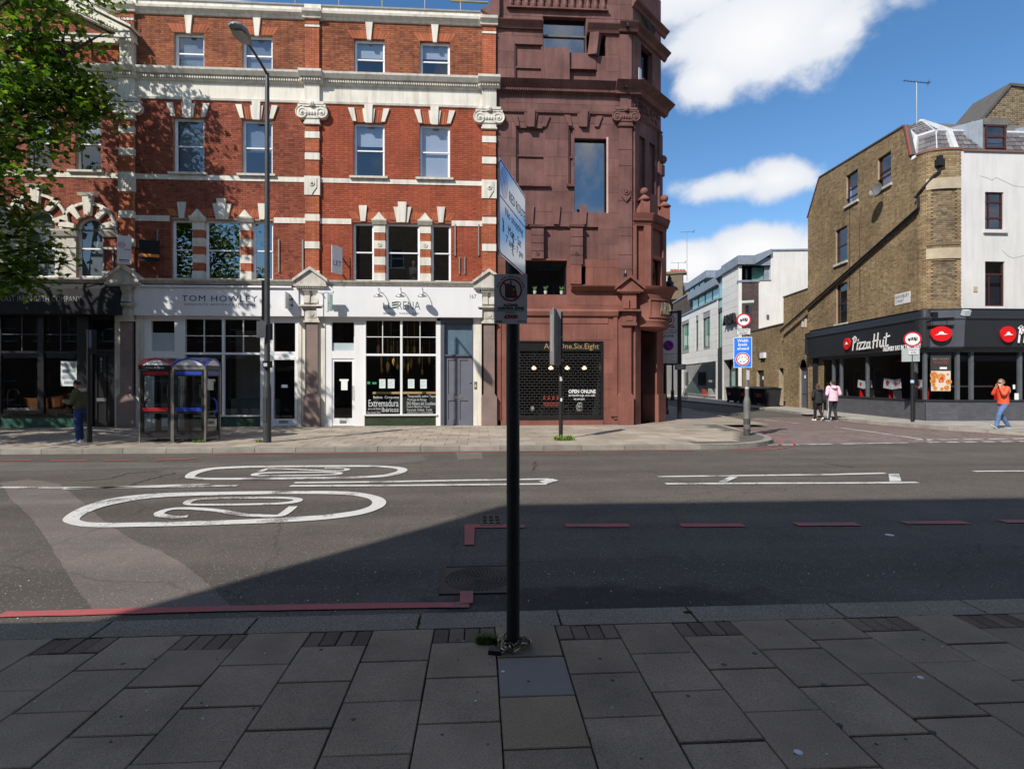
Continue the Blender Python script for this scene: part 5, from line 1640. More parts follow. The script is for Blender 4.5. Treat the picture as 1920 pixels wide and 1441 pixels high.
 wx=[fx(u)for u in(2,71,82.5,144.5)]
 zb,zt,zr=zs(774.5),zs(592),zs(660)
 mb=MB(T0)
 bar(mb,xa,wx[0],GND,Z_FA0,0,.15);bar(mb,wx[1],wx[2],zb,zt,-.02,.1);bar(mb,wx[3],fx(167),GND,zt,-.02,.15);bar(mb,wx[0],fx(167),zt,Z_FA0,-.02,.15)
 for a,b in((wx[0],wx[1]),(wx[2],wx[3])):bar(mb,a,b,zr-.04,zr+.04,0,.08)
 mb.sweep([(0,zb-.1),(.08,zb-.09),(.1,zb-.01),(0,zb)],wx[0],wx[3])
 wo=mb.build('shop_window',M_BLACK,H)
 mb=MB(T0)
 for a,b,u in((wx[0],wx[1],40),(wx[2],wx[3],112.5)):
  bar(mb,a,b,zs(626.7)-.012,zs(626.7)+.012,.02,.05);bar(mb,fx(u)-.012,fx(u)+.012,zr+.04,zt,.02,.048)
 mb.build('glazing_bars',M_GREYFRAME,wo)
 for a,b in((wx[0],wx[1]),(wx[2],wx[3])):
  glazing(wo,a,b,zb,zr,.04,M_GLASS_SHOP);glazing(wo,a,b,zr,zt,.045,M_GLASS_SHOP)
 p=MB(T0);x0,x1,z0,z1=RC(112,677,143.5,723.5);p.box(x0,x1,.05,.056,z0,z1);po=p.build('poster',M_PAPER,wo)
 p=MB(T0)
 for i,(a,b,c,d)in enumerate(((.1,.85,.78,.92),(.1,.9,.55,.68),(.1,.6,.3,.45),(.2,.7,.08,.2))):
  p.box(x0+(x1-x0)*a,x0+(x1-x0)*b,.048,.0495,z0+(z1-z0)*c,z0+(z1-z0)*d)
 p.build('print',mat('grey_print2',(.35,.36,.4),var=.3,scale=9),wo)
 text('WWW.CASTIRONBATH.CO.UK','lettering',M_LETTER_W,wo,T0,*RC(14,764,78,769,.04),y=.035,ext=.001)
 tile_rows(H,xa,fx(146),GND,zb-.1,0,mat('sea_green_tile',None,island=[(.035,.1,.075),(.05,.125,.095),(.03,.085,.065)],rough=.25))
 # door
 mb=MB(T0);bar(mb,fx(167),fx(171),GND,Z_FA0,.05,.2);bar(mb,fx(214),fx(217),GND,Z_FA0,.05,.2);bar(mb,fx(171),fx(214),zs(659),zs(654),.05,.2);bar(mb,fx(171),fx(214),zs(598),Z_FA0,.05,.2);mb.build('door_frame',M_BLACK,H)
 d=MB(T0);x0,x1=fx(171),fx(214);z0,z1=GND+.01,zs(659)
 d.box(x0,x1,.15,.2,z0,z1)
 for a,b,c,e in((x0,x0+.13,z0,z1),(x1-.13,x1,z0,z1),(x0+.13,x1-.13,z0,z0+.2),(x0+.13,x1-.13,z1-.13,z1),(x0+.13,x1-.13,z0+.85,z0+1.05),((x0+x1)/2-.05,(x0+x1)/2+.05,z0+.2,z1-.13)):
  d.box(a,b,.12 if b-a>.2 else .118,.15,c,e)
 do=d.build('door',M_BLACK,H)
 h=MB(T0);q=RC(181,746,199,752,.1);h.box(q[0],q[1],.1,.118,q[2],q[3]);h.build('letter_plate',M_CHROME,do)
 for i,ch in enumerate('165A'):
  text(ch,'lettering',M_CHROME,do,T0,*RC(188.3,670.5+i*7,191.5,676+i*7,.115),y=.117,ext=.006)
 glazing(H,x0,x1,zs(654),zs(598),.12,M_GLASS_SHOP,'fanlight')
 mb=MB(T0);mb.box(fx(217),fx(229),-.06,.15,GND,Z_FA0);mb.build('jamb',M_STONE,H)
 mb=MB(T0);q=RC(219,711,223,728);mb.box(q[0],q[1],-.08,-.06,q[2],q[3]);mb.build('entry_phone',M_CHROME,H)
 # copper bath on display, towel rail
 c=Vector((fx(86,.75),.72,GND+.34))
 mb=MB(T0)
 for(sx,r0,z0,z1)in((1,.42,0,0),):
  rings=[(.6,.25,.0),(.78,.33,.12),(.85,.38,.35),(.9,.42,.62),(.97,.45,.70),(.93,.41,.69),(.8,.33,.3)]
  vs,fs=[],[]
  for(a,b,z)in rings:
   for k in range(28):
    w=2*math.pi*k/28
    vs.append((c.x+a*math.cos(w),c.y+b*math.sin(w),c.z+z+.18*(max(0,math.cos(w))**2)*(z/.7)))
  for i in range(len(rings)-1):
   for k in range(28):
    k2=(k+1)%28
    fs.append((i*28+k,i*28+k2,(i+1)*28+k2,(i+1)*28+k))
  mb.add(vs,fs)
 for k in range(4):mb.box(c.x+(-.5,.5)[k%2]-.05,c.x+(-.5,.5)[k%2]+.05,c.y+(-.2,.2)[k//2]-.05,c.y+(-.2,.2)[k//2]+.05,GND,c.z+.02)
 bt=mb.build('display_bath',mat('polished_copper',(.75,.32,.16),var=.15,rough=.22,metal=1),H,smooth=True)
 mb=MB(T0);mb.tube([(c.x-1.15,.5,GND),(c.x-1.15,.5,1.3),(c.x-1.1,.5,1.45),(c.x-.95,.5,1.5),(c.x-.8,.5,1.45),(c.x-.75,.5,1.3)],.02);mb.tube([(c.x-1.15,.5,.9),(c.x-.6,.5,.9)],.03);mb.build('bath_filler',M_CHROME,H)
 mb=MB(T0);mb.lathe([(.0,.75),(.5,.72),(.8,.74),(.98,.72)],(0,0,0),8)if False else None
 mb.box(fx(5),fx(70),3.9,4.0,1.9,2.9);mb.build('wall_picture',mat('orange_picture',(.5,.2,.03),var=.8,scale=1.3),H)
house_left()
# == letting boards on the terrace
def board(name,label,u0,v0,u1,v1,tilt,m,yb=-.35,texts=(),bands=()):
 """board on a bracket, standing out from the wall; tilt = turn about its vertical axis"""
 um,vm=(u0+u1)/2,(v0+v1)/2
 xm,zm=f0(um,vm,yb)
 T=frame(xm,YF+yb,R(tilt),0)
 t=thing(name,label,'letting board',(xm,YF+yb,zm-.5))
 f=plane_px(T)
 x0,x1=f(u0,vm)[0],f(u1,vm)[0]
 z0,z1=zm-(v1-v0)*.0196/2,zm+(v1-v0)*.0196/2
 mb=MB(T);mb.box(x0,x1,-.012,.012,z0,z1);p=mb.build('panel',m,t)
 for a,b,mm in bands:
  mb=MB(T);mb.box(x0,x1,-.015,-.0125,z0+(z1-z0)*a,z0+(z1-z0)*b);mb.build('band',mm,p)
 for body,a,b,c,d,mm in texts:
  text(body,'lettering',mm,p,T,x0+(x1-x0)*a,x0+(x1-x0)*b,z0+(z1-z0)*c,z0+(z1-z0)*d,y=-.0155,ext=.001)
 mb=MB();c=T@Vector(((x0+x1)/2,.02,zm))
 for dz in(-.3,.3):
  mb.box(c.x-.02,c.x+.02,c.y,YF+.01,c.z+dz-.02,c.z+dz+.02)
 mb.build('bracket',MATS['galvanised'],t)
 return t,T,(x0,x1,z0,z1),p
M_BLUEINK=mat('blue_ink',(.03,.05,.25),var=0)
M_REDINK=mat('red_ink',(.5,.02,.03),var=0)
t,T,(x0,x1,z0,z1),p=board('letting_board','white letting board with a round blue and red emblem beside the gabled house',219.5,443,246.5,494,22,M_FASCIA,-.5,texts=[('PG',.2,.44,.62,.72,M_BLUEINK)],bands=[])
mb=MB(T);mb.box(x0+(x1-x0)*.46,x0+(x1-x0)*.92,-.0155,-.0125,z0+(z1-z0)*.505,z0+(z1-z0)*.53);mb.build('print',M_REDINK,p)
mb=MB(T)
for c_,d_ in((.12,.16),(.06,.075)):mb.box(x0+(x1-x0)*.12,x0+(x1-x0)*.9,-.0155,-.0125,z0+(z1-z0)*c_,z0+(z1-z0)*d_)
mb.build('print',M_BLUEINK,p)
mb=MB(T);mb.disc((x0+(x1-x0)*.32,z0+(z1-z0)*.67),(x1-x0)*.24,-.016,-.0125,24,(x1-x0)*.2);mb.build('emblem',M_REDINK,p)
M_ORANGE=mat('orange_ink',(.75,.24,.03),var=0)
board('letting_board','black letting board with an orange stripe beside the kitchen shop window',260.5,451,299,489,12,M_BLACKM,-.4,bands=[(.2,.34,M_ORANGE)])
board('letting_board','white letting board reading LET on the bright red brick wall',622,462,641.5,512,52,M_FASCIA,-.45,texts=[('LET',.15,.9,.28,.46,M_BLUEINK)])
# == terracotta corner building
TC_PAL=dict(var=.22,scale=1.1,fine=.14,bscale=30,rough=.85,streak=.2,spec=.25)
M_TERRA=mat('red_terracotta',(.205,.083,.064),**TC_PAL)
M_TERRA_UP=mat('sooted_terracotta',(.155,.076,.068),**{**TC_PAL,'streak':.3,'var':.3})
M_TERRA_DK=mat('dark_terracotta_recess',(.12,.055,.05),**TC_PAL)
M_SOOT=mat('sooted_carving',(.05,.045,.048),var=.3,rough=.9)
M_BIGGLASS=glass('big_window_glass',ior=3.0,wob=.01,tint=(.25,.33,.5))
M_ROOMSHADE=mat('dark_room',(.03,.035,.05),var=.1)
def corner_building():
 X0=fx(931)
 P0=Vector((fx(1187),YF));P1=P0+Vector((1.62,1.62))
 B=thing('corner_building','dark red terracotta corner building with large offset windows and a rounded corner entrance','corner building',(4,YF+2,0))
 T=T0
 top=17.4
 z=lambda u,v:fz(u,v)
 w1=RC(1018,32,1099,98.5);w2=RC(1077,259.5,1137,398);w3=RC(948,487.5,1063.5,552);ws=RC(952,639,1131,786)
 so=RC(1099.5,66.5,1136,105);sl=RC(1090,499,1098.5,533)
 bw1=RC(965,83,1017.5,155);bw2=RC(967.5,240,1022,345.5)
 bw2b=RC(1066,240,1076.8,346);bw1b=RC(1066.5,99,1118,157)
 zc2=z(1050,159);bw1=(bw1[0],bw1[1],zc2+.02,bw1[3]);bw1b=(bw1b[0],bw1b[1],zc2+.02,w1[2]-.001)
 fb=RC(946,424,1122,482)
 fb=(fb[0],fb[1],w3[3]+.06,fb[3])
 X1=P0.x
 holes=[(*w1,.28),(*w2,.24),(*w3,.3),(*ws,.34),(*so,.6),(*sl,.3),(*bw1,.11),(*bw1b,.1),(*bw2,.11),(*bw2b,.11),(fb[0],fb[1],fb[2],fb[3],.1)]
 # lower storeys are cleaner than the upper ones
 zsplit=z(1050,480)
 for nm,za,zb,m in(('wall',0,fb[2]-.001,M_TERRA),('wall',fb[2]-.001,top,M_TERRA_UP)):
  mb=MB(T)
  hs=[h for h in holes if h[2]>=za-.01 and h[3]<=zb+.01]
  wall_face(mb,X0,X1,za,zb,0,hs)
  for h in hs:
   if h[4]<.15:mb.quad((h[0],h[4],h[2]),(h[1],h[4],h[2]),(h[1],h[4],h[3]),(h[0],h[4],h[3]))
  mb.build(nm,m,B)
  # facing blocks laid in courses round the openings, each a little different in tone
 M_BLK=mat('terracotta_block',(.205,.083,.064),**{**TC_PAL,'objr':.1});M_BLK2=mat('sooted_block',(.155,.076,.068),**{**TC_PAL,'streak':.3,'var':.28,'objr':.13})
 rr=random.Random(44);zz=GND;row=0
 while zz<top-.1:
  h_=rr.uniform(.55,.78);z1=min(zz+h_,top)
  if zz<fb[2]<z1:z1=fb[2]
  x=X0-(row%2)*.55
  while x<X1:
   w_=rr.uniform(.95,1.35);a,b_=max(x,X0),min(x+w_,X1)
   for p,q_ in holes_cut(a,b_,[(h[0],h[1])for h in holes if not(z1<=h[2]+.002 or zz>=h[3]-.002)]):
    if q_-p>.05:
     o_=MB(T);o_.box(p+.005,q_-.005,-rr.uniform(.006,.011),0,zz+.005,z1-.004,back=False);o_.build('terracotta_block',M_BLK if zz<fb[2]-.01 else M_BLK2,B)
   x+=w_
  zz=z1;row+=1
  # glazing set into the big offset openings
 for q,d,dk in((w1,.25,1),(w2,.21,1),(w3,.27,0)):
  fr=MB(T);t_=.035
  fr.box(q[0],q[0]+t_,d-.06,d+.03,q[2],q[3]);fr.box(q[1]-t_,q[1],d-.06,d+.03,q[2],q[3]);fr.box(q[0]+t_,q[1]-t_,d-.06,d+.03,q[3]-t_,q[3]);fr.box(q[0]+t_,q[1]-t_,d-.06,d+.03,q[2],q[2]+t_)
  fo=fr.build('window',M_BLACK,B)
  g=MB(T);g.quad((q[0]+t_,d,q[2]+t_),(q[1]-t_,d,q[2]+t_),(q[1]-t_,d,q[3]-t_),(q[0]+t_,d,q[3]-t_));g.build('pane',M_BIGGLASS if dk else M_GLASS_SHOP,fo)
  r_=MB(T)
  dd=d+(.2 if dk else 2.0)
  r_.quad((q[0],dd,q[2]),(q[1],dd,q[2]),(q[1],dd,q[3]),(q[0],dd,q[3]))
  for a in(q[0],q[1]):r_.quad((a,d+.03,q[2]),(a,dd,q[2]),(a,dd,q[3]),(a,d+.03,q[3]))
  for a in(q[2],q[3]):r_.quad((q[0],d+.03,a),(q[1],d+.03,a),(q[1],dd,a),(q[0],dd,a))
  r_.build('room_lining',M_ROOMSHADE,fo)
 mb=MB(T);mb.box(w2[1]+.0,w2[1]+.07,-.012,.2,w2[2]-.02,w2[3]+.06);mb.build('reveal_trim',mat('pale_pink_reveal',(.5,.33,.28)),B)
 mb=MB(T);mb.box(w1[0],w1[1],.18,.2,z(1058,64),z(1058,61));mb.build('glazing_bar',mat('bronze_strip',(.12,.1,.09)),B)
 # slabs shifted out of line below the attic window, and the tilted flap beside it
 mb=MB(T)
 q=RC(1019.5,94.5,1067,157);mb.box(q[0],q[1],-.13,-.001,zc2+.02,q[3])
 q=RC(1068.5,100.5,1117.5,130);mb.box(q[0],q[1],-.03,-.001,q[2],q[3])
 q=RC(1062,157,1067,128);
 mb.box(fx(1063),fx(1118),-.06,-.001,z(1090,131),z(1090,129))
 mb.build('offset_slab',M_TERRA_UP,B)
 mb=MB(T)
 a,b,c,d=so
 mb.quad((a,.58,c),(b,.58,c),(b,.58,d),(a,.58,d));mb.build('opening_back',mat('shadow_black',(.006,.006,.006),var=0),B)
 q=RC(1108,66,1122,106)
 mb=MB(T);mb.box(q[0]-.05,q[1]+.02,-.2,.12,q[2],q[3],rot=Matrix.Rotation(R(-28),3,'Z')@Matrix.Rotation(R(8),3,'Y'));mb.build('tilted_flap',M_TERRA_UP,B)
 # mid rails and sills of the blind windows
 mb=MB(T)
 for q,v in((bw1,125),(bw2,291),(bw2b,292)):
  zz=z(990,v);mb.box(q[0],q[1],.05,.11,zz-.03,zz+.03);mb.box(q[0],q[0]+.05,.04,.11,q[2],q[3]);mb.box(q[1]-.05,q[1],.04,.11,q[2],q[3])
 mb.box(bw1b[0],bw1b[1],.04,.1,z(1090,131)-.03,z(1090,131)+.02)
 for a,b,v in((967,1030.5,346),(1062,1077,346.5)):
  zz=z((a+b)/2,v);mb.sweep([(0,zz-.1),(.12,zz-.09),(.13,zz),(0,zz+.01)],fx(a),fx(b))
 mb.build('blind_window_trim',M_TERRA_UP,B)
 # keystones over the two blind windows
 for uc in(995,1093.5):
  xc=fx(uc)
  mb=MB(T);zb_,zt_=z(uc,238),z(uc,208)
  voussoir(mb,xc,.5,zt_-.1,xc,.34,zb_);mb.prism([(xc-.12,zb_-.05),(xc+.12,zb_-.05),(xc+.16,zt_),(xc-.16,zt_)],-.14,-.07,'y')
  for s in(-1,1):voussoir(mb,xc+s*.62,.22,zt_-.2,xc+s*.5,.14,zb_)
  mb.build('keystone',M_TERRA_UP,B)
 for uc,va,vb in((994,386,421),(1042.5,386,421),(1093,386,421)):
  xc=fx(uc);mb=MB(T);voussoir(mb,xc,.3 if uc!=1042.5 else .34,z(uc,va),xc,.2,z(uc,vb));mb.build('keystone',M_TERRA_UP,B)
  # blind three-light on the first floor: slabs and little piers
 for a,b,v1_ in((996,1018,486),(1069,1091,497)):
  q=RC(a,428,b,v1_)
  mb=MB(T);mb.box(q[0],q[1],-.11,.099,q[2],q[3]);mb.sweep([(0,q[3]),(.17,q[3]+.02),(.2,q[3]+.1),(0,q[3]+.1)],q[0]-.06,q[1]+.06)
  n=4
  for i in range(n):mb.box(q[0]-.012,q[1]+.012,-.125,-.11,q[2]+(q[3]-q[2])*i/n+.01,q[2]+(q[3]-q[2])*(i+1)/n-.02)
  cx,cz=(q[0]+q[1])/2,z((a+b)/2,476);mb.disc((cx,cz),.08,-.15,-.125,16,.05);mb.ball((cx,-.125,cz),.04,8)
  mb.build('blind_pier',M_TERRA_UP,B)
 q=RC(1069,497.5,1089,533);mb=MB(T);mb.box(q[0],q[1],-.12,-.001,q[2],q[3]);mb.build('offset_slab',M_TERRA,B)
 # cornices
 c=MB(T)
 zt=z(1000,156.5);zb=z(1000,177)
 c.sweep([(0,zb),(.1,zb+.04),(.12,zb+.16),(.28,zt-.09),(.36,zt),(0,zt+.02)],X0,fx(1160))
 dentils(c,X0,fx(1160),-.2,-.11,zb+.06,zb+.14,.085)
 c.sweep([(0,zb),(.2,zb+.04),(.22,zb+.16),(.4,zt-.09),(.5,zt+.01),(0,zt+.03)],fx(1152),X1+.25)
 c.build('main_cornice',M_TERRA_UP,B)
 c=MB(T);zz=z(1000,208)
 c.sweep([(0,zz-.1),(.08,zz-.08),(.1,zz),(0,zz+.02)],X0,fx(1160));c.build('architrave',M_TERRA_UP,B)
 c=MB(T)
 for a,b,v0,v1 in((931,1018,44,57),(1100,1160,51,66)):
  za,zb_=z((a+b)/2,v1),z((a+b)/2,v0);c.sweep([(0,za),(.1,za+.02),(.14,za+.1),(.27,zb_-.03),(.28,zb_),(0,zb_+.01)],fx(a),fx(b))
 za,zb_=z(1176,65),z(1176,49.5);c.sweep([(0,za),(.16,za+.02),(.2,za+.1),(.34,zb_-.03),(.35,zb_),(0,zb_+.01)],fx(1159),fx(1194))
 c.build('attic_cornice',M_TERRA_UP,B)
 # parapet balusters
 zb_,ztp=z(1040,18),top
 for i in range(13):
  u=958+i*14.4;x=fx(u)
  mb=MB(T);mb.lathe([(.03,zb_),(.07,zb_+.02),(.09,zb_+.12),(.06,zb_+.3),(.1,zb_+.55),(.05,zb_+.8),(.09,zb_+.95)],(x,-.06,0),8);mb.build('baluster',M_TERRA_UP,B)
 c=MB(T);c.box(fx(952),fx(1140),-.16,0,zb_+.95,zb_+1.1);c.box(fx(950),fx(1140),-.14,0,zb_-.05,zb_-.001)
 c.prism([(X0-.18,15.35),(X0+.1,15.35),(X0+.1,16.6),(X0-.05,16.3),(X0-.3,15.7),(X0-.6,15.55)],-.2,.0,'y');c.build('parapet_rail',M_TERRA_UP,B)
 # corner pilaster
 px0,px1=fx(1160),fx(1184)
 p=MB(T);p.box(px0,px1,-.1,0,z(1172,533),z(1172,240));p.box(px0+.03,px1-.03,-.09,0,z(1172,204),z(1172,180));p.box(px0+.02,px1-.02,-.09,0,z(1172,155),z(1172,67))
 for v in(282,312,377,427,443,478,505):zz=z(1172,v);p.box(px0-.012,px1+.012,-.112,0,zz-.012,zz+.012)
 p.build('corner_pilaster',M_TERRA_UP,B)
 ionic(B,(px0+px1)/2,z(1172,240),z(1172,206),.5,M_TERRA_UP,y=-.1)
 xc=(px0+px1)/2;zc=z(1172,363)
 p=MB(T);p.prism([(xc-.17,zc-.16),(xc,zc-.36),(xc+.17,zc-.16),(xc+.17,zc+.12),(xc,zc+.3),(xc-.17,zc+.12)],-.16,-.1,'y');p.disc((xc,zc+.02),.12,-.19,-.16,18,.08);p.ball((xc,-.16,zc+.02),.07,8);p.build('boss',M_TERRA_UP,B)
 # ground-floor cornice with pediment, consoles, shafts
 c=MB(T);zt,zb=z(1110,537),z(1110,546)
 c.sweep([(0,zb),(.1,zb+.02),(.26,zt-.04),(.28,zt),(0,zt+.01)],fx(1070),fx(1156));c.build('shop_cornice',M_TERRA,B)
 xc=fx(1177)
 c=MB(T);za=z(1177,545)
 c.prism([(xc-.48,za),(xc+.48,za),(xc,za+.42)],-.3,0,'y')
 for s in(-1,1):c.prism([(xc+s*.56,za),(xc+s*.56,za+.1),(xc,za+.56),(xc,za+.44)][::s],-.4,0,'y')
 c.box(xc-.5,xc+.5,-.36,0,za-.08,za-.001);dentils(c,xc-.4,xc+.4,-.34,-.28,za-.13,za-.08,.06)
 c.box(xc-.26,xc+.26,-.25,0,z(1177,582),za-.081)
 for s in(-1,1):c.prism([(-.25,0),(-.36,.06),(-.3,.3),(-.34,.5),(0,.5),(0,0)],xc+s*.14-.1,xc+s*.14+.1,'x')if False else c.box(xc+s*.14-.1,xc+s*.14+.1,-.33,0,z(1177,580),z(1177,562))
 c.box(xc-.4,xc+.4,-.38,0,z(1177,585),z(1177,582));c.box(xc-.26,xc+.26,-.22,0,z(1177,606),z(1177,585)-.001);c.box(xc-.12,xc+.12,-.24,-.22,z(1177,602),z(1177,592));c.box(xc-.29,xc+.29,-.24,0,z(1177,611),z(1177,606)-.001)
 c.build('console',M_TERRA,B)
 c=MB(T);a,b=fx(1161),fx(1181.5)
 c.box(a,b,-.16,0,z(1171,738),z(1171,611)-.001);c.prism([(a-.08,GND),(b+.08,GND),(b+.08,z(1171,742)),(b,z(1171,737)),(a,z(1171,737)),(a-.08,z(1171,742))],-.22,0,'y')
 c.box(fx(1150),fx(1157),-.06,0,z(1153,785),z(1153,592));c.box(fx(1145),fx(1158),-.1,0,z(1153,780),z(1153,774));c.box(fx(944),fx(949),-.08,0,GND,z(946,592));c.box(fx(934),fx(939),-.05,0,GND,z(946,592))
 c.sweep([(0,z(1060,594)),(.1,z(1060,592)),(.14,z(1060,584)),(.05,z(1060,580)),(0,z(1060,579))],fx(933),fx(1158))
 c.box(fx(985),fx(1140),-.03,-.0,z(1060,606),z(1060,594));c.box(fx(931),fx(1131),-.05,0,GND,ws[2]-.03)
 c.build('shop_surround',M_TERRA,B)
 # shop window with brick-bond roller grille
 f=MB(T);q=ws;t_=.09
 f.box(q[0],q[0]+t_,-.03,.3,q[2],q[3]);f.box(q[1]-t_,q[1],-.03,.3,q[2],q[3]);f.box(q[0]+t_,q[1]-t_,-.03,.3,q[3]-.05,q[3]);f.box(q[0]+t_,q[1]-t_,-.03,.3,q[2],q[2]+.14)
 zf0=z(1060,658);f.box(q[0]+t_,q[1]-t_,.0,.3,zf0,q[3]-.05)
 fo=f.build('shop_window',M_BLACK,B)
 text('Aria.One.Six.Eight','lettering',mat('gilt',(.33,.24,.1),rough=.4),fo,T,*RC(1020,643.5,1123,657,-.003),y=-.003)
 g=MB(T);g.quad((q[0]+t_,.14,q[2]+.14),(q[1]-t_,.14,q[2]+.14),(q[1]-t_,.14,zf0),(q[0]+t_,.14,zf0));g.build('pane',M_GLASS_SHOP,fo)
 g=MB(T);x0,x1,z0,z1=q[0]+t_,q[1]-t_,q[2]+.14,zf0
 n=24
 for i in range(n+1):
  zz=z0+(z1-z0)*i/n;g.box(x0,x1,.075,.095,zz-.008,zz+.008)
 k=0.185
 for i in range(n):
  za,zb_=z0+(z1-z0)*i/n,z0+(z1-z0)*(i+1)/n;x=x0+(k/2 if i%2 else 0)
  while x<x1:g.box(x-.007,x+.007,.077,.093,za+.008,zb_-.008);x+=k
 g.build('roller_grille',mat('grey_steel',(.04,.04,.04),rough=.5,metal=.2),fo)
 text('OPEN ONLINE','lettering',M_LETTER_W,fo,T,*RC(1066,730,1117,737,.05),y=.055,bold=.02)
 text('ariashop.co.uk','lettering',M_LETTER_W,fo,T,*RC(1066,738.5,1116.5,744,.05),y=.055)
 text('WE SHIP NEXT','lettering',M_LETTER_W,fo,T,*RC(1075.5,746.5,1096.5,750,.05),y=.055);
 r_=MB(T);dd=3.0
 r_.quad((q[0],dd,0),(q[1],dd,0),(q[1],dd,q[3]),(q[0],dd,q[3]));r_.quad((q[0],.3,q[2]),(q[1],.3,q[2]),(q[1],dd,q[2]),(q[0],dd,q[2]));r_.quad((q[0],.3,q[3]),(q[1],.3,q[3]),(q[1],dd,q[3]),(q[0],dd,q[3]))
 for a in(q[0],q[1]):r_.quad((a,.3,0),(a,dd,0),(a,dd,q[3]),(a,.3,q[3]))
 r_.build('room_lining',mat('dark_shop',(.035,.035,.035)),fo)
 for u in(1001,1033,1063.5,1095.5):
  x,zz=f0(u,689,1.2)
  mb=MB(T);mb.lathe([(.0,.07),(.07,.03),(.1,-.02),(.06,-.07),(0,-.08)],(x,1.2,zz),12);mb.build('shop_lamp',glow('lamp_glow',(1.0,.72,.42),2.6),fo,smooth=True)
 mb=MB(T);a,b=fx(1020),fx(1075);mb.box(a,b,.9,1.5,.75,.8);
 for x in(a+.02,b-.06):mb.box(x,x+.04,.95,1.45,GND,.75)
 mb.build('display_table',M_BLACKM,fo)
 mb=MB(T)
 for i in range(5):mb.lathe([(0,.8),(.05,.8),(.06,.9),(.03,1.0),(0,1.0)],(a+.15+i*.18,1.1,.22),8)
 mb.box(a+.1,a+.7,.95,1.2,.8,.92)
 mb.build('display_goods',mat('red_goods',(.4,.05,.02)),fo)
 mb=MB(T);mb.lathe([(0,0),(.12,.0),(.15,.15),(.1,.3),(.05,.34)],(fx(1087,.6),.6,.62),12);mb.lathe([(0,0),(.07,0),(.09,.1),(.06,.18)],(fx(999,.6),.6,.62),10);mb.build('display_vase',mat('pale_ceramic',(.4,.4,.38)),fo)
 # plants on the sill of the wide first-floor window
 for u in(1003,1023,1053):
  x,zz=f0(u,550,.12)
  mb=MB(T);mb.lathe([(0,0),(.05,0),(.07,.12),(.06,.12)],(x,.12,w3[2]+.04),10);po=mb.build('sill_pot',mat('pot_white',(.5,.5,.48)),B)
  mb=MB(T);pr=random.Random(u)
  for i in range(22):
   a_=pr.uniform(0,6.28);l_=pr.uniform(.08,.22);dx,dy=math.cos(a_)*l_*.5,math.sin(a_)*l_*.3
   b0=Vector((x,.12,w3[2]+.15));tip=b0+Vector((dx,dy,l_));sd=Vector((.02,0,0))
   mb.add([b0,(b0+tip)/2+sd,tip,(b0+tip)/2-sd],[(0,1,2,3)])
  mb.build('sill_plant',mat('plant_green',(.06,.13,.03)),po)
  # pigeons' spikes / small floodlights on the ledges
 for u,v in((1176.5,46),(1173.5,160),(1172.5,513)):
  x,zz=f0(u,v,-.3);mb=MB(T);mb.box(x-.05,x+.05,-.36,-.24,zz-.1,zz);mb.tube([(x,-.3,zz),(x+.03,-.28,zz+.14)],.025);mb.build('floodlight',M_BLACK,B)
  # -- canted corner
 TC=frame(P0.x,P0.y,R(45))
 L_=(P1-P0).length
 f45=plane_px(TC)
 zt1=z(1187,160)
 mb=MB(TC)
 hA=(.62,1.55,z(1187,148),14.9,.22);hB=(.5,.95,z(1187,345),z(1187,245),.12);hC=(1.3,1.8,z(1187,345),z(1187,245),.12)
 dr=(.42,1.78,GND,3.75,.7)
 wall_face(mb,0,L_,0,top,0,[hA,hB,hC,dr])
 for h in(hB,hC):mb.quad((h[0],h[4],h[2]),(h[1],h[4],h[2]),(h[1],h[4],h[3]),(h[0],h[4],h[3]))
 mb.build('wall',M_TERRA_UP,B)
 g=MB(TC);g.quad((hA[0],.2,hA[2]),(hA[1],.2,hA[2]),(hA[1],.2,hA[3]),(hA[0],.2,hA[3]));g.build('pane',glass('smoked_glass',ior=1.4,tint=(.5,.5,.55)),B)
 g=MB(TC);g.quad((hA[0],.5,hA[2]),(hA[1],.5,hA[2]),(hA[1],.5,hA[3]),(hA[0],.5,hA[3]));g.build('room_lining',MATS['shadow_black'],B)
 g=MB(TC);g.box(.42,.62,-.02,-.001,z(1187,142),z(1187,118));g.build('pale_slab',mat('pale_slab',(.6,.6,.62)),B)
 c=MB(TC)
 for zt_,h_,o_ in((z(1187,157),.42,.5),(z(1187,49),.3,.32),(z(1187,4),.25,.25)):
  c=MB(TC);c.sweep([(0,zt_-h_),(o_*.3,zt_-h_+.05),(o_*.45,zt_-h_*.5),(o_*.9,zt_-.05),(o_,zt_),(0,zt_+.01)],-.1,L_+.3);c.build('main_cornice',M_TERRA_UP,B)
 c=MB(TC);c.sweep([(0,z(1187,212)-.1),(.1,z(1187,212)),(0,z(1187,212)+.02)],0,L_)
 c.build('architrave',M_TERRA_UP,B)
 c=MB(TC);pr=random.Random(3)
 for k in range(46):
  x=pr.uniform(.75,1.6);zz=pr.uniform(z(1187,40),z(1187,8));w0=pr.uniform(0,6.28)
  c.tube([(x+.12*math.cos(w0+i*.7)*(1-i/8),-.04,zz+.12*math.sin(w0+i*.7)*(1-i/8))for i in range(7)],.022,5)
 c.box(.7,1.65,-.02,0,z(1187,42),z(1187,5));c.build('carved_panel',M_SOOT,B)
 c=MB(TC)
 for k in range(40):
  x=pr.uniform(.1,L_-.1);zz=pr.uniform(z(1187,200),z(1187,182));w0=pr.uniform(0,6.28)
  c.tube([(x+.1*math.cos(w0+i*.7)*(1-i/8),-.03,zz+.1*math.sin(w0+i*.7)*(1-i/8))for i in range(7)],.02,5)
 for x in(.12,L_-.16):c.box(x-.12,x+.16,-.08,0,3.8,z(1187,212)-.11)
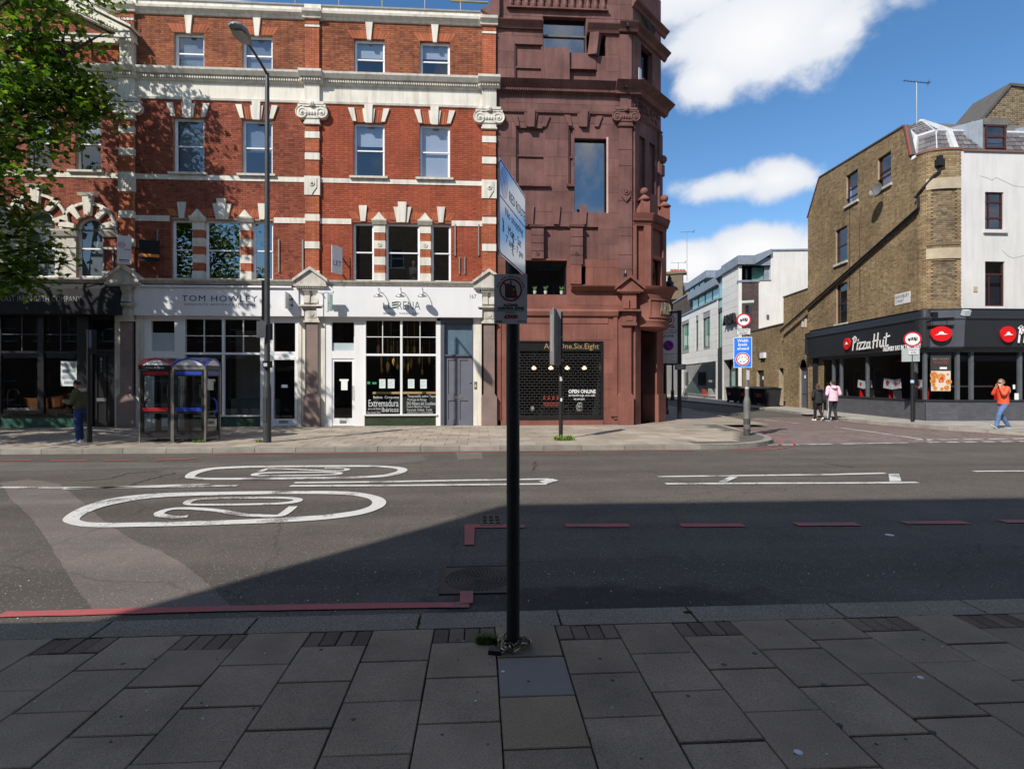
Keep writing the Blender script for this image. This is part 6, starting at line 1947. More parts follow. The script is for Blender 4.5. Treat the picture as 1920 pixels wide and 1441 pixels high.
 c.ball((L_-.05,-.1,z(1187,268)),.18,10);c.box(L_-.2,L_+.1,-.12,0,z(1187,300),z(1187,278))
 c.build('corner_trim',M_TERRA_UP,B)
 # -- oriel on the canted corner
 Q=[Vector((fx(1186),YF-.06)),Vector((fx(1220.5,-.06),YF-.06))]
 d45=Vector((1,1)).normalized()
 Q.append(Q[1]+d45*1.29);Q.append(Vector((Q[2].x+.05,Q[2].y+.9)))
 zo0,zo1=z(1200,537),z(1200,410)
 for i,(a,b)in enumerate(zip(Q[:-1],Q[1:])):
  Ti=frame(a.x,a.y,math.atan2(b.y-a.y,b.x-a.x));ln=(b-a).length
  mb=MB(Ti)
  hs=[(.2*ln,.62*ln,zo0+.1,zo1-.28,.14)]if i==0 else[(.12*ln,.8*ln,zo0+1.25,zo1-.3,.12),(.1*ln,.68*ln,zo0+.05,zo0+1.1,.2)]if i==1 else[]
  wall_face(mb,0,ln,zo0,zo1,0,hs)
  for h in hs:
   if h[4]<.19:mb.quad((h[0],h[4],h[2]),(h[1],h[4],h[2]),(h[1],h[4],h[3]),(h[0],h[4],h[3]))
  mb.box(0.0,ln,-.02,-.0,zo1-.22,zo1-.2)
  mb.build('oriel_wall',M_TERRA,B)
  if i==1:
   h=hs[1];g=MB(Ti);g.quad((h[0],.15,h[2]),(h[1],.15,h[2]),(h[1],.15,h[3]),(h[0],.15,h[3]));g.build('pane',M_GLASS_SHOP,B)
   g=MB(Ti);g.quad((h[0],.4,h[2]),(h[1],.4,h[2]),(h[1],.4,h[3]),(h[0],.4,h[3]));g.build('room_lining',M_ROOMSHADE,B)
  c=MB(Ti);c.sweep([(0,zo1-.12),(.05,zo1-.1),(.13,zo1+.12),(.15,zo1+.18),(0,zo1+.19)],-.0,ln+.06);dentils(c,0,ln,-.09,-.04,zo1-.1,zo1-.02,.08);c.build('oriel_cornice',M_TERRA,B)
 mb=MB();mb.prism([(p.x,p.y)for p in Q]+[(P1.x,P1.y),(P0.x,P0.y)],zo1+.1,zo1+.16,'z');mb.build('oriel_roof',M_TERRA_UP,B)
 for p in(Q[1]+Vector((-.22,.12)),Q[2]+Vector((-.1,-.05))):
  c=MB();zz=zo1+.19
  c.box(p.x-.17,p.x+.17,p.y-.17,p.y+.17,zz,zz+.5);c.add([(p.x-.42,p.y,zz),(p.x-.17,p.y-.08,zz),(p.x-.17,p.y-.08,zz+.4),(p.x-.42,p.y+.1,zz),(p.x-.17,p.y+.1,zz),(p.x-.17,p.y+.1,zz+.4)],[(0,1,2),(3,5,4),(0,2,5,3),(1,4,5,2)])
  c.lathe([(.24,zz+.5),(.26,zz+.55),(.17,zz+.63),(.08,zz+.72),(.08,zz+.74)],(p.x,p.y,0),14);c.ball((p.x,p.y,zz+.86),.155,14)
  c.build('ball_finial',M_TERRA,B,smooth=True)
  # -- round fascia over the corner entrance
 cx,cy=6.55,21.68
 c=MB()
 zt,zb=z(1220,538),z(1220,616)
 prof=[(.80,zb),(.86,zb+.05),(.93,zb+.08),(.93,zb+.2),(.98,zb+.3),(.95,zb+.36),(.95,zt-.42),(1.0,zt-.34),(1.0,zt-.26),(1.1,zt-.18),(1.2,zt-.05),(1.22,zt),(0,zt+.02)]
 c.lathe(prof,(cx,cy,0),56);c.lathe([(.80,zb),(0,zb)],(cx,cy,0),40)
 c.build('round_fascia',M_TERRA,B,smooth=True)
 # raised panel with the name
 c=MB()
 zp0,zp1=zb+.46,zt-.5
 for(a0,a1,r0,r1,za,zb_)in((-97,-30,.95,1.0,zp0-.05,zp0),(-97,-30,.95,1.0,zp1,zp1+.05),(-97,-93,.95,1.0,zp0,zp1)):
  c.lathe([(r0,za),(r1,za),(r1,zb_),(r0,zb_)],(cx,cy,0),14,'z',(R(a0),R(a1)))
 c.build('name_panel_bead',M_TERRA,B)
 for ch,ang in zip('ARIA',(-66,-56,-48,-40)):
  A_=R(ang);px_,py_=cx+.985*math.cos(A_),cy+.985*math.sin(A_)
  Tl=frame(px_,py_,A_+math.pi/2)
  text(ch,'lettering',mat('brass_letter',(.5,.42,.3),rough=.3,metal=.8),B,Tl,-.075 if ch!='I' else-.02,.075 if ch!='I' else .02,zp0+.1,zp1-.08,y=0,ext=.03)
  # doorway under it
 d=MB(TC);d.box(.42,1.78,.7,.75,GND,3.75);d.build('door_recess',M_BLACKM,B)
 d=MB(TC)
 for a,b in((.5,.56),(1.12,1.2),(1.68,1.74)):d.box(a,b,.55,.62,GND,3.0)
 d.box(.5,1.74,.552,.618,3.0,3.1);d.box(.5,1.74,.552,.618,2.3,2.36)
 do=d.build('door',M_BLACK,B)
 g=MB(TC);g.quad((.56,.6,GND),(1.68,.6,GND),(1.68,.6,3.0),(.56,.6,3.0));g.build('pane',M_GLASS_SHOP,do)
 text('ARIA','lettering',mat('dull_silver',(.33,.33,.33),var=.2),do,TC,.62,.9,2.05,2.2,y=.58)
 n_=MB(TC);n_.box(.66,.86,.57,.58,1.35,1.65);n_.build('notice',M_PAPER,do)
 h=MB(TC);h.tube([(1.08,.56,1.0),(1.08,.5,1.05),(1.08,.5,1.45),(1.08,.56,1.5)],.015);h.build('handle',mat('brass',(.5,.36,.12),metal=1,rough=.3),do)
 c=MB(TC);c.box(.0,.42,-.1,.4,GND,3.8);c.box(1.78,L_+.05,-.08,.5,GND,3.8);c.box(1.76,L_+.12,-.16,.52,GND,1.25);c.box(.3,1.9,-.02,.5,3.75,4.3);c.build('entrance_pier',M_TERRA,B)
 # side wall and roof close the block
 s=MB()
 e=P1+SD*22
 s.quad((P1.x,P1.y,0),(e.x,e.y,0),(e.x,e.y,top),(P1.x,P1.y,top))
 s.add([(X0,YF,top),(P0.x,YF,top),(P1.x,P1.y,top),(e.x,e.y,top),(X0,e.y,top)],[(0,1,2,3,4)])
 s.quad((X0,YF,0),(X0,e.y,0),(X0,e.y,top),(X0,YF,top));s.quad((X0,e.y,0),(e.x,e.y,0),(e.x,e.y,top),(X0,e.y,top))
 s.build('side_wall',M_TERRA_UP,B)
 # lantern bracket on the corner
 return B
corner_building()
# thin drainpipe / railing posts on the terrace roof
t=thing('roof_railing','thin galvanised guard rail posts along the roof edge of the terrace','railing',(fx(700),YF+1.2,Z_COP))
mb=MB(T0)
for u in(554,636,717,797,864):
 mb=MB(T0);x=fx(u,1.2);mb.tube([(x,1.2,Z_COP-.1),(x,1.2,Z_COP+2.2)],.03,6);mb.build('post',MATS['galvanised'],t)
mb=MB(T0);mb.tube([(fx(845,1.2),1.2,fz(860,3,1.2)),(fx(915,1.2),1.2,fz(880,4,1.2))],.04,6);mb.tube([(fx(400,1.2),1.2,Z_COP+1.7),(fx(880,1.2),1.2,Z_COP+1.7)],.025,6);mb.build('rail',mat('yellow_grey_pole',(.3,.27,.12)),t)
# == side street, right-hand side
BR_STOCK=[(.29,.21,.115),(.23,.165,.092),(.35,.265,.15),(.26,.185,.1),(.19,.135,.08),(.31,.225,.125),(.25,.165,.095),(.34,.265,.16),(.155,.115,.075)]
M_STOCK=mat('yellow_stock_brick',None,island=BR_STOCK,var=.26,scale=.45,fine=.15,bscale=40,rough=.9,streak=.32,spec=.2)
M_STOCK_DK=mat('sooty_stock_brick',None,island=[(.15,.115,.075),(.22,.165,.1),(.10,.08,.06),(.26,.2,.125),(.18,.13,.085)],var=.2,scale=.6,rough=.9,spec=.2)
M_STOCK_M=mat('stock_mortar',(.30,.25,.18),var=.2,rough=.95)
M_RENDER=mat('white_render',(.62,.61,.59),var=.06,scale=.7,fine=.03,rough=.85,streak=.12)
M_SLATE=mat('roof_slate',None,island=[(.11,.105,.11),(.15,.14,.145),(.085,.08,.085),(.19,.175,.175)],var=.2,scale=3,rough=.75)
M_LEAD=mat('lead_flashing',(.46,.47,.49),var=.18,scale=2,rough=.6,streak=.2)
M_LEADB=mat('blue_grey_lead',(.20,.235,.29),var=.15,rough=.55,streak=.25)
M_MAROON=mat('maroon_frame',(.06,.018,.018),var=.1,rough=.45)
M_CHARCOAL=mat('charcoal_panel',(.021,.023,.028),var=.08,rough=.45)
M_CHARTILE=mat('charcoal_tile',None,island=[(.085,.088,.10),(.098,.1,.115),(.075,.078,.09)],var=.08,rough=.5)
M_REDLOGO=mat('red_sign_face',(.62,.012,.015),var=0,rough=.3,coat=.3)
M_CLAD=mat('white_cladding',(.66,.65,.62),var=.06,scale=1,rough=.6,streak=.12,objr=.05)
M_DKBRICK=mat('dark_brown_brick',None,island=[(.07,.05,.045),(.1,.07,.06),(.055,.042,.04),(.085,.06,.055)],var=.15,rough=.9)
M_GREENGLASS=glass('green_glass',ior=1.9,tint=(.75,.9,.85))
M_GREENBLIND=mat('green_tinted_film',(.26,.42,.37),var=.06,rough=.6)
CS=Vector((18.63,22.13))+SD*.44
TS=frame(CS.x,CS.y,math.atan2(-SD.y,-SD.x))
fS=plane_px(TS)
def RS(u0,v0,u1,v1,y=0.0):return rect_px(fS,u0,v0,u1,v1,y)
DF=Vector((19.95,21.9))
TF=frame(DF.x,DF.y,0)
fF=plane_px(TF)
def RF(u0,v0,u1,v1,y=0.0):return rect_px(fF,u0,v0,u1,v1,y)
KC=Vector((18.60,21.92))
def curve(n,off=0.0):
 out=[]
 for i in range(n+1):
  t=i/n
  p=CS*(1-t)**2+KC*2*t*(1-t)+DF*t*t
  d=((KC-CS)*(1-t)+(DF-KC)*t).normalized()
  out.append((p+Vector((d.y,-d.x))*off,d))
 return out
def casement(parent,T,q,m,y=.08,fr=.06,glz=None,rail=.5,blind=None,upright=None,bd=.35):
 if glz is not None:bd=.06
 x0,x1,z0,z1=q
 w=MB(T)
 w.box(x0,x0+fr,y,y+.08,z0,z1);w.box(x1-fr,x1,y,y+.08,z0,z1);w.box(x0+fr,x1-fr,y,y+.08,z1-fr,z1);w.box(x0+fr,x1-fr,y,y+.08,z0,z0+fr)
 zm=z0+(z1-z0)*rail
 if rail:w.box(x0+fr,x1-fr,y-.004,y+.07,zm-fr*.6,zm+fr*.6)
 if upright:
  xm=x0+(x1-x0)*upright;w.box(xm-fr*.4,xm+fr*.4,y+.01,y+.06,z0+fr,(zm if rail else z1))
 wo=w.build('window',m,parent)
 spans=((z0+fr,zm),(zm,z1-fr))if rail else((z0+fr,z1-fr),)
 for a,b in spans:
  g=MB(T);g.quad((x0+fr,y+.04,a),(x1-fr,y+.04,a),(x1-fr,y+.04,b),(x0+fr,y+.04,b));g.build('pane',glz or M_GLASS,wo)
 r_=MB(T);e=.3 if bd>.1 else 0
 r_.quad((x0-e,y+bd,z0-e),(x1+e,y+bd,z0-e),(x1+e,y+bd,z1+e),(x0-e,y+bd,z1+e));r_.build('blind',blind or M_ROOMSHADE,wo)  # without a blind, a near-black panel paints in the unlit room
 return wo
def logo(parent,T,x,z,rx,rz,y,t=.06):
 """red oval sign with a white slouch-roof mark"""
 mb=MB(T);n=28
 o=[(x+rx*math.cos(2*math.pi*k/n)*(1+.03*math.sin(3*2*math.pi*k/n)),z+rz*math.sin(2*math.pi*k/n))for k in range(n)]
 mb.prism(o,y-t,y,'y');lo=mb.build('round_sign',M_REDLOGO,parent)
 mb=MB(T)
 pts=[(-.62,-.22),(-.3,-.02),(-.2,.22),(-.02,.3),(.14,.22),(.26,.02),(.62,-.06),(.3,-.12),(-.1,-.1),(-.35,-.14)]
 mb.prism([(x+rx*p[0],z+rz*p[1])for p in pts][::-1],y-t-.012,y-t,'y');mb.build('roof_mark',M_LETTER_W,lo)
 return lo
def brush_word(parent,T,x0,x1,z0,z1,y,m):
 """'Pizza Hut' in slanting brush strokes"""
 G={'P':[[(.1,0),(.28,1.0)],[(.1,.88),(.34,1.02),(.52,.9),(.46,.66),(.2,.5)]],'i':[[(.1,0),(.2,.52)],[(.24,.68),(.26,.76)]],'z':[[(.05,.5),(.38,.52),(.04,.02),(.42,.06)]],'a':[[(.36,.46),(.12,.44),(.05,.14),(.2,.02),(.34,.2)],[(.4,.5),(.34,.1),(.46,.02)]],'H':[[(.1,0),(.26,1.0)],[(.48,.05),(.62,1.05)],[(.08,.48),(.62,.56)]],'u':[[(.1,.5),(.06,.12),(.2,.02),(.36,.2)],[(.42,.52),(.36,.1),(.48,.02)]],'t':[[(.24,.95),(.12,.1),(.26,.02),(.36,.1)],[(-.02,.66),(.5,.74)]],}
 adv={'P':.5,'i':.28,'z':.42,'a':.5,'H':.72,'u':.5,'t':.4,' ':.12}
 s='Pizza Hut';W_=sum(adv[c]for c in s)
 mb=MB(T);x=0
 sc=(x1-x0)/W_;sz=z1-z0
 for c in s:
  for st in G.get(c,[]):
   mb.ribbon_wall([(x0+(x+p[0])*sc,z0+p[1]*sz)for p in st],.115*sz,y,.014)
  x+=adv[c]
 return mb.build('lettering',m,parent)
def pizza_shop():
 B=thing('corner_restaurant','yellow brick corner building with white rendered front, slate mansard and black pizza restaurant below','restaurant building',(19.5,24,0))
 prof=[fS(u,v)for u,v in((1515,772),(1515,408),(1537,333),(1695,237),(1707,287))]
 xl,zl=prof[1];xa_,za_=prof[2];xb_,zb_=prof[3];xc_,zc_=prof[4]
 ztop=fS(1721,293)[1]
 wins=[RS(1587,323,1608.5,380),RS(1646,290,1671,350),RS(1567,427,1588.5,492),RS(1568,531,1588.5,606)]
 poly=[(xl,0),(0,0),(0,ztop),(xc_,zc_),(xb_,zb_),(xa_,za_),(xl,zl)]
 holes=[(*q,.14)for q in wins]
 def span(z):
  lo=xl if z<=zl else xl+(xa_-xl)*(z-zl)/(za_-zl)
  hi=0 if z<=ztop else(xc_+(xb_-xc_)*(z-zc_)/(zb_-zc_)if z>zc_ else xc_)
  if z>zb_:hi=xa_+(xb_-xa_)*max(0,(za_-z)/(za_-zb_))
  return lo,min(hi,0)
 mb=MB(TS)
 zs_=sorted({0,ztop,zl,*[q[2]for q in wins],*[q[3]for q in wins]});zs_=[z for z in zs_ if z<=zl]
 wall_face(mb,xl,0,0,min(zl,ztop),0,[(h[0],h[1],h[2],min(h[3],zl,ztop),h[4])for h in holes if h[2]<min(zl,ztop)]+[(fS(1545,740)[0],0,0,3.9,0)])
 zz=min(zl,ztop)
 while zz<max(za_,zb_)-.02:
  z2=min([zz+.1,max(za_,zb_)]+[e for h in holes for e in h[2:4]if zz+.001<e])
  lo,hi=span((zz+z2)/2)
  zr=za_+(zb_-za_)*0
  for a,b in holes_cut(lo,hi,[(h[0],h[1])for h in holes if not(z2<=h[2]+.001 or zz>=h[3]-.001)]):
   mb.quad((a,0,zz),(b,0,zz),(b,0,z2),(a,0,z2))
  zz=z2
 for h in holes:
  if h[3]>=min(zl,ztop):
   a,b,c,e,d=h
   mb.quad((a,0,c),(a,0,e),(a,d,e),(a,d,c));mb.quad((b,0,e),(b,0,c),(b,d,c),(b,d,e));mb.quad((a,0,e),(b,0,e),(b,d,e),(a,d,e));mb.quad((b,0,c),(a,0,c),(a,d,c),(b,d,c))
 mb.build('wall',M_STOCK_M,B)
 zfas=4.7
 def cuts(za,zb):
  lo,hi=span((za+zb)/2)
  return[(-99,lo),(hi,99)]+[(h[0],h[1])for h in holes if not(zb<=h[2]or za>=h[3])]
 lay_bricks(TS,brick_rows(xl,0,4.2,max(za_,zb_),cuts,Lb=.23,Hb=.078),0,M_STOCK,B,n_own=300,seed=51,jit=.006)
 lay_bricks(TS,brick_rows(xl,fS(1545,740)[0],.12,4.2,cuts,Lb=.23,Hb=.078),0,M_STOCK,B,n_own=0,seed=52,jit=.006)
 c=MB(TS)
 def bandline(p,q,w=.2,o=.05):
  d=Vector((q[0]-p[0],0,q[1]-p[1]));ln=d.length;d.normalize();n_=Vector((-d.z,0,d.x))
  P,Q_=Vector((p[0],0,p[1])),Vector((q[0],0,q[1]))
  pts=[P,Q_,Q_+n_*.07,P+n_*.07]
  c.prism([(v.x,v.z)for v in pts],-o,w,'y')
 bandline((xl,zl),(xa_,za_));bandline((xa_,za_),(xb_,zb_));bandline((xb_,zb_),(xc_,zc_-.1));c.build('coping',mat('dark_coping',(.09,.08,.075)),B)
 c=MB(TS);d_=.06
 c.prism([(xb_+d_,zb_),(xb_+d_+.09,zb_),(xc_+.09,zc_-.1),(xc_,zc_-.1)][::-1],-.06,.0,'y');c.prism([(xl-.1,zl),(xl,zl),(xa_,za_),(xa_-.09,za_)],-.05,0,'y');c.build('tile_creasing',mat('red_tile_edge',(.25,.07,.05)),B)
 for q,bl in zip(wins,(mat('lilac_curtain',(.30,.27,.38),var=.2,scale=6),MATS.get('lilac_curtain'),None,None)):
  casement(B,TS,q,M_MAROON,fr=.055,blind=bl)
  s_=MB(TS);s_.box(q[0]-.1,q[1]+.1,-.1,.1,q[2]-.12,q[2]-.002);s_.build('sill',M_STONE,B)
  l_=MB(TS)
  n=14
  for i in range(n):
   a=q[0]-.08+(q[1]-q[0]+.16)*i/n;b=a+(q[1]-q[0]+.16)/n-.01;xm=(q[0]+q[1])/2
   l_.prism([(a,q[3]),(b,q[3]),(b+(b-xm)*.18,q[3]+.24),(a+(a-xm)*.18,q[3]+.24)],-.013,0,'y')
  l_.build('window_arch',M_STOCK,B)
  # pipe running down the side wall
 P=lambda u,v,y=-.12:(fS(u,v,y)[0],y,fS(u,v,y)[1])
 mb=MB(TS);mb.tube([P(1463,620),P(1722,390)],.055,8);mb.tube([P(1463,624,-.12),P(1722,395,-.12)],.03,6);mb.tube([P(1722,390),P(1722,368),],.05,8)
 mb.build('drain_pipe',M_BLACKM,B)
 pc=curve(10,.12)
 zc1=fS(1722,368,-.12)[1]
 mb=MB();q=[(pc[0][0].x,pc[0][0].y,zc1),(pc[2][0].x,pc[2][0].y,zc1+.25),(pc[5][0].x,pc[5][0].y,zc1+.75),(pc[6][0].x,pc[6][0].y,zc1+.9),(pc[6][0].x,pc[6][0].y,zc1+1.15)]
 mb.tube(q,.055,8);h=q[-1];mb.box(h[0]-.14,h[0]+.14,h[1]-.12,h[1]+.1,h[2]-.05,h[2]+.22);mb.box(h[0]-.07,h[0]+.07,h[1]-.1,h[1]+.1,h[2]+.22,h[2]+.38);mb.build('hopper',M_BLACKM,B)
 for u,v0,v1 in((1594,372,540),(1613,415,560)):
  mb=MB(TS);x=fS(u,v0)[0];mb.tube([(x,-.02,fS(u,v1)[1]),(x,-.02,fS(u,v0)[1])],.012,5);mb.build('cable',M_BLACKM,B)
  # dish
 x,z=fS(1648,357,-.35)
 mb=MB(TS)
 Tn=TS@Matrix.Translation((x,-.45,z))@Matrix.Rotation(R(25),4,'Z')@Matrix.Rotation(R(-12),4,'X')
 mb2=MB(Tn);mb2.lathe([(0,.0),(.12,-.012),(.22,-.045),(.3,-.09),(.305,-.085),(.22,-.03),(.1,.01),(0,.02)],(0,0,0),20,'y');mb2.tube([(0,.02,0),(0,.2,-.05),(0,.45,-.05)],.02,6);mb2.tube([(0,-.05,-.28),(0,-.35,-.05)],.012,5);mb2.box(-.03,.03,-.4,-.32,-.08,-.02)
 mb2.build('satellite_dish',mat('grey_dish',(.13,.13,.13),rough=.5),B,smooth=True)
 # street name plate
 q=RS(1679,549,1707.5,569.5)
 mb=MB(TS);mb.box(q[0],q[1],-.03,-.005,q[2],q[3]);p=mb.build('street_sign',M_FASCIA,B)
 text('BARNSBURY','lettering',M_INK,p,TS,q[0]+.06,q[1]-.06,q[2]+(q[3]-q[2])*.55,q[3]-.06,y=-.031);text('STREET','lettering',M_INK,p,TS,q[0]+.06,q[0]+(q[1]-q[0])*.62,q[2]+.07,q[2]+(q[3]-q[2])*.42,y=-.031)
 # curved brick corner
 zt,zb=ztop,4.6
 n=24
 cv=curve(n);mb=MB()
 for i in range(n):
  a,b=cv[i][0],cv[i+1][0];mb.quad((a.x,a.y,zb),(b.x,b.y,zb),(b.x,b.y,zt),(a.x,a.y,zt))
 mb.build('corner_wall',M_STOCK_M,B)
 LL=[0]
 for i in range(n):LL.append(LL[-1]+(cv[i+1][0]-cv[i][0]).length)
 tot=LL[-1]
 def at(s,off):
  s=max(0,min(tot,s))
  for i in range(n):
   if s<=LL[i+1]+1e-9:
    f=(s-LL[i])/(LL[i+1]-LL[i]);p=cv[i][0].lerp(cv[i+1][0],f);d=cv[i][1].lerp(cv[i+1][1],f).normalized();return p+Vector((d.y,-d.x))*off
 zpan=[(5.05,6.85),(7.55,9.75)]
 mb=MB();mb2=MB();rr=random.Random(9)
 for(a,b,c,e)in brick_rows(0,tot,zb,zt,lambda z0,z1:[],Lb=.23,Hb=.078):
  k=3 if b-a>.15 else 2
  inpan=any(p<=c and e<=q_ for p,q_ in zpan)and a>.45 and b<tot-.12
  o1=(.02 if inpan else .06)+rr.uniform(0,.006)
  if not inpan and not(zb<c<zt):continue
  vs=[]
  for j in range(k):
   s=a+(b-a)*j/(k-1)
   for off in(0,o1):
    p=at(s,off)
    vs+=[(p.x,p.y,c),(p.x,p.y,e)]
  fs=[]
  for j in range(k-1):
   o=j*4;fs+=[(o+2,o+6,o+7,o+3),(o+3,o+7,o+5,o+1),(o,o+4,o+6,o+2)]
  fs+=[(0,2,3,1),(4*(k-1)+2,4*(k-1),4*(k-1)+1,4*(k-1)+3)]
  (mb2 if inpan else mb).add(vs,fs)
 mb.build('corner_brickwork',M_STOCK,B,kind='stuff');mb2.build('corner_brickwork',M_STOCK_DK,B,kind='stuff')
 def curved_band(s0,s1,z0,z1,off,m,name,lip=0,k=12):
  mb=MB();vs,fs=[],[]
  for i in range(k+1):
   s=s0+(s1-s0)*i/k
   for o,z in((0,z0),(off,z0),(off+lip,z1),(0,z1)):
    p=at(s,o);vs.append((p.x,p.y,z))
  for i in range(k):
   for j in range(4):
    fs.append((i*4+j,(i+1)*4+j,(i+1)*4+(j+1)%4,i*4+(j+1)%4))
  fs+=[(3,2,1,0),tuple(k*4+j for j in range(4))]
  mb.add(vs,fs);mb.build(name,m,B)
 M_BUFF=mat('buff_stone',(.42,.35,.25),var=.15,rough=.85)
 for z0,z1 in((6.86,7.3),(9.76,10.2)):
  curved_band(.36,tot-.04,z0,z1,.10,M_BUFF,'stone_lintel',.02)
 curved_band(.36,tot-.04,7.42,7.53,.09,M_STOCK_DK,'brick_sill')
 curved_band(0,tot,zt,zt+.09,.10,mat('tile_coping',(.2,.09,.065)),'coping')
 # white rendered front
 ztf=fF(1810,284)[1]
 xr=11.0
 fw=[RF(1847,360,1882,431),RF(1847,490,1884,574)]
 fw+=[(q[0]+2.6,q[1]+2.6,q[2],q[3])for q in fw]
 mb=MB(TF);wall_face(mb,0,xr,4.3,ztf,0,[(*q,.12)for q in fw]);mb.build('front_wall',M_RENDER,B)
 mb=MB(TF)
 for i in range(24):
  z=4.9+i*.26
  if z<ztf-.2:mb.box(-.05-(.11 if i%2 else 0),.0,-.05,.1,z,z+.25)
 mb.box(0,.12,-.045,0,4.4,ztf-.01);mb.build('white_quoin',M_RENDER,B)
 for q in fw:
  casement(B,TF,q,M_MAROON,y=.06,fr=.06,rail=.72 if q[3]<7 else .0,upright=.28)
  if q[3]>7:
   w=MB(TF);z=q[2]+(q[3]-q[2])*.3;w.box(q[0]+.06,q[1]-.06,.055,.13,z,z+.08);z=q[2]+(q[3]-q[2])*.72;w.box(q[0]+.06,q[1]-.06,.055,.13,z,z+.06);w.build('window_rail',M_MAROON,B)
   s_=MB(TF);s_.box(q[0]-.1,q[1]+.1,-.1,.05,q[2]-.14,q[2]-.003);s_.build('sill',M_RENDER,B)
 mb=MB(TF);mb.box(-.02,xr,-.06,.3,ztf,ztf+.07);mb.build('coping',MATS['tile_coping'],B)
 mb=MB(TF);q=RF(1825,537,1832,547);mb.box(q[0],q[1],-.03,0,q[2],q[3]);mb.build('alarm_box',M_BUFF,B)
 mb=MB(TF)
 for pts in([(1838,330),(1852,334),(1860,338),(1868,333),(1900,348),(1925,352)],[(1880,470),(1890,480),(1900,484),(1925,478)]):
  pp=[fF(u,v)for u,v in pts]
  mb.ribbon_wall(pp,.018,-.001,.002)
 mb.build('render_crack',mat('crack_grey',(.25,.24,.23)),B)
 # mansard: slates on the front and on the corner, lead hips, dormer
 zb0,zb1,zr=ztf-.15,fF(1795,243,.75)[1],fF(1795,228,2.4)[1]
 base=[at(.0,-.1),at(tot*.5,-.2),Vector((DF.x+.1,DF.y+.25)),Vector((DF.x+xr,DF.y+.25))]
 c0=TS@Vector((xc_+.05,.1,0));base[0]=Vector((c0.x,c0.y))
 topm=[Vector((base[0].x+.55,base[0].y+.55)),Vector((base[1].x+.55,base[1].y+.7)),Vector((base[2].x+.25,base[2].y+.75)),Vector((base[3].x,base[3].y+.75))]
 ridge=[topm[0]+Vector((.6,1.4)),topm[1]+Vector((.55,1.45)),topm[2]+Vector((.1,1.6)),topm[3]+Vector((0,1.6))]
 rb=MB()
 for i in range(3):
  a,b,c_,d_=base[i],base[i+1],topm[i+1],topm[i]
  rb.quad((a.x,a.y,zb0-.02),(b.x,b.y,zb0-.02),(c_.x,c_.y,zb1-.02),(d_.x,d_.y,zb1-.02))
  a,b,c_,d_=topm[i],topm[i+1],ridge[i+1],ridge[i]
  rb.quad((a.x,a.y,zb1-.02),(b.x,b.y,zb1-.02),(c_.x,c_.y,zr-.02),(d_.x,d_.y,zr-.02))
 rb.add([(p.x,p.y,zr-.02)for p in ridge]+[(ridge[3].x,ridge[3].y+8,zr-.02),(ridge[0].x+.9,ridge[0].y+8,zr-.02)],[(0,1,2,3,4,5)])
 rb.build('roof',mat('dark_roof_felt',(.11,.10,.095),var=.2),B)
 rr=random.Random(2)
 for seg in range(5):
  lo_r,hi_r,zlo,zhi=(base,topm,zb0,zb1)if seg<3 else(topm,ridge,zb1,zr)
  g_=seg%3
  a,b,c_,d_=[Vector((p.x,p.y,z))for p,z in((lo_r[g_],zlo),(lo_r[g_+1],zlo),(hi_r[g_+1],zhi),(hi_r[g_],zhi))]
  sl_len=(d_-a).length;w_len=(b-a).length
  nr=max(3,int(sl_len/.24));nc=max(2,int(w_len/.34))
  nrm=(b-a).cross(d_-a).normalized()
  for r_ in range(nr):
   for k in range(nc+1):
    s0=(k-(.5 if r_%2 else 0))/nc;s1=s0+1/nc-.02/w_len
    s0,s1=max(0,s0),min(1,s1)
    if s1-s0<.02:continue
    t0,t1=r_/nr,min(1,(r_+1.02)/nr)
    P_=lambda s,t:(a.lerp(b,s)).lerp(d_.lerp(c_,s),t)
    up=nrm*(.03+rr.uniform(0,.008));lo_=nrm*.012
    mb=MB();mb.add([P_(s0,t0)+up,P_(s1,t0)+up,P_(s1,t1)+lo_,P_(s0,t1)+lo_,P_(s0,t0),P_(s1,t0)],[(0,1,2,3),(4,5,1,0)])
    mb.build('slate',M_SLATE,B)
 mb=MB()
 def strip(p,q,z0,z1,w=.2):
  p3,q3=Vector((p.x,p.y,z0)),Vector((q.x,q.y,z1));mb.tube([p3,q3],w*.5,6)
 for i in(1,2):strip(base[i],topm[i],zb0+.05,zb1+.03,.34 if i==2 else .05);strip(topm[i],ridge[i],zb1+.03,zr+.02,.3 if i==2 else .05)
 for i in range(3):strip(topm[i],topm[i+1],zb1+.0,zb1+.0,.24)
 strip(base[0],topm[0],zb0+.1,zb1+.05,.26);strip(topm[0],ridge[0],zb1,zr,.2)
 mb.build('lead_hip',M_LEAD,B)
 for u0,dx in((1845,0),(1845,2.95)):
  q=RF(1846,235.5,1884,279,.5);q=(q[0]+dx,q[1]+dx,q[2],q[3])
  mb=MB(TF);mb.box(q[0]-.08,q[1]+.1,.42,2.0,q[3],q[3]+.28);mb.box(q[0]-.08,q[0],.5,1.9,q[2]-.3,q[3]);mb.box(q[1],q[1]+.1,.5,1.9,q[2]-.3,q[3]);dm=mb.build('dormer',mat('dormer_timber',(.14,.13,.12),var=.2),B)
  mb=MB(TF);mb.prism([(.5,q[2]-.3),(.5,q[3]+.2),(1.7,q[3]+.2),(.25+.2,q[2]-.3)][::1],q[0]-.6,q[0]-.081,'x')if False else None
  mb.add([(q[0]-.085,.5,q[2]-.2),(q[0]-.085,.5,q[3]+.26),(q[0]-.9,1.2,q[3]+.2),(q[0]-.62,.55,q[2]-.1)],[(0,1,2,3)]);mb.build('dormer_cheek',M_LEADB,dm)
  casement(B,TF,q,M_MAROON,y=.44,fr=.07,rail=.5,blind=mat('pale_net',(.45,.46,.5)),upright=None)
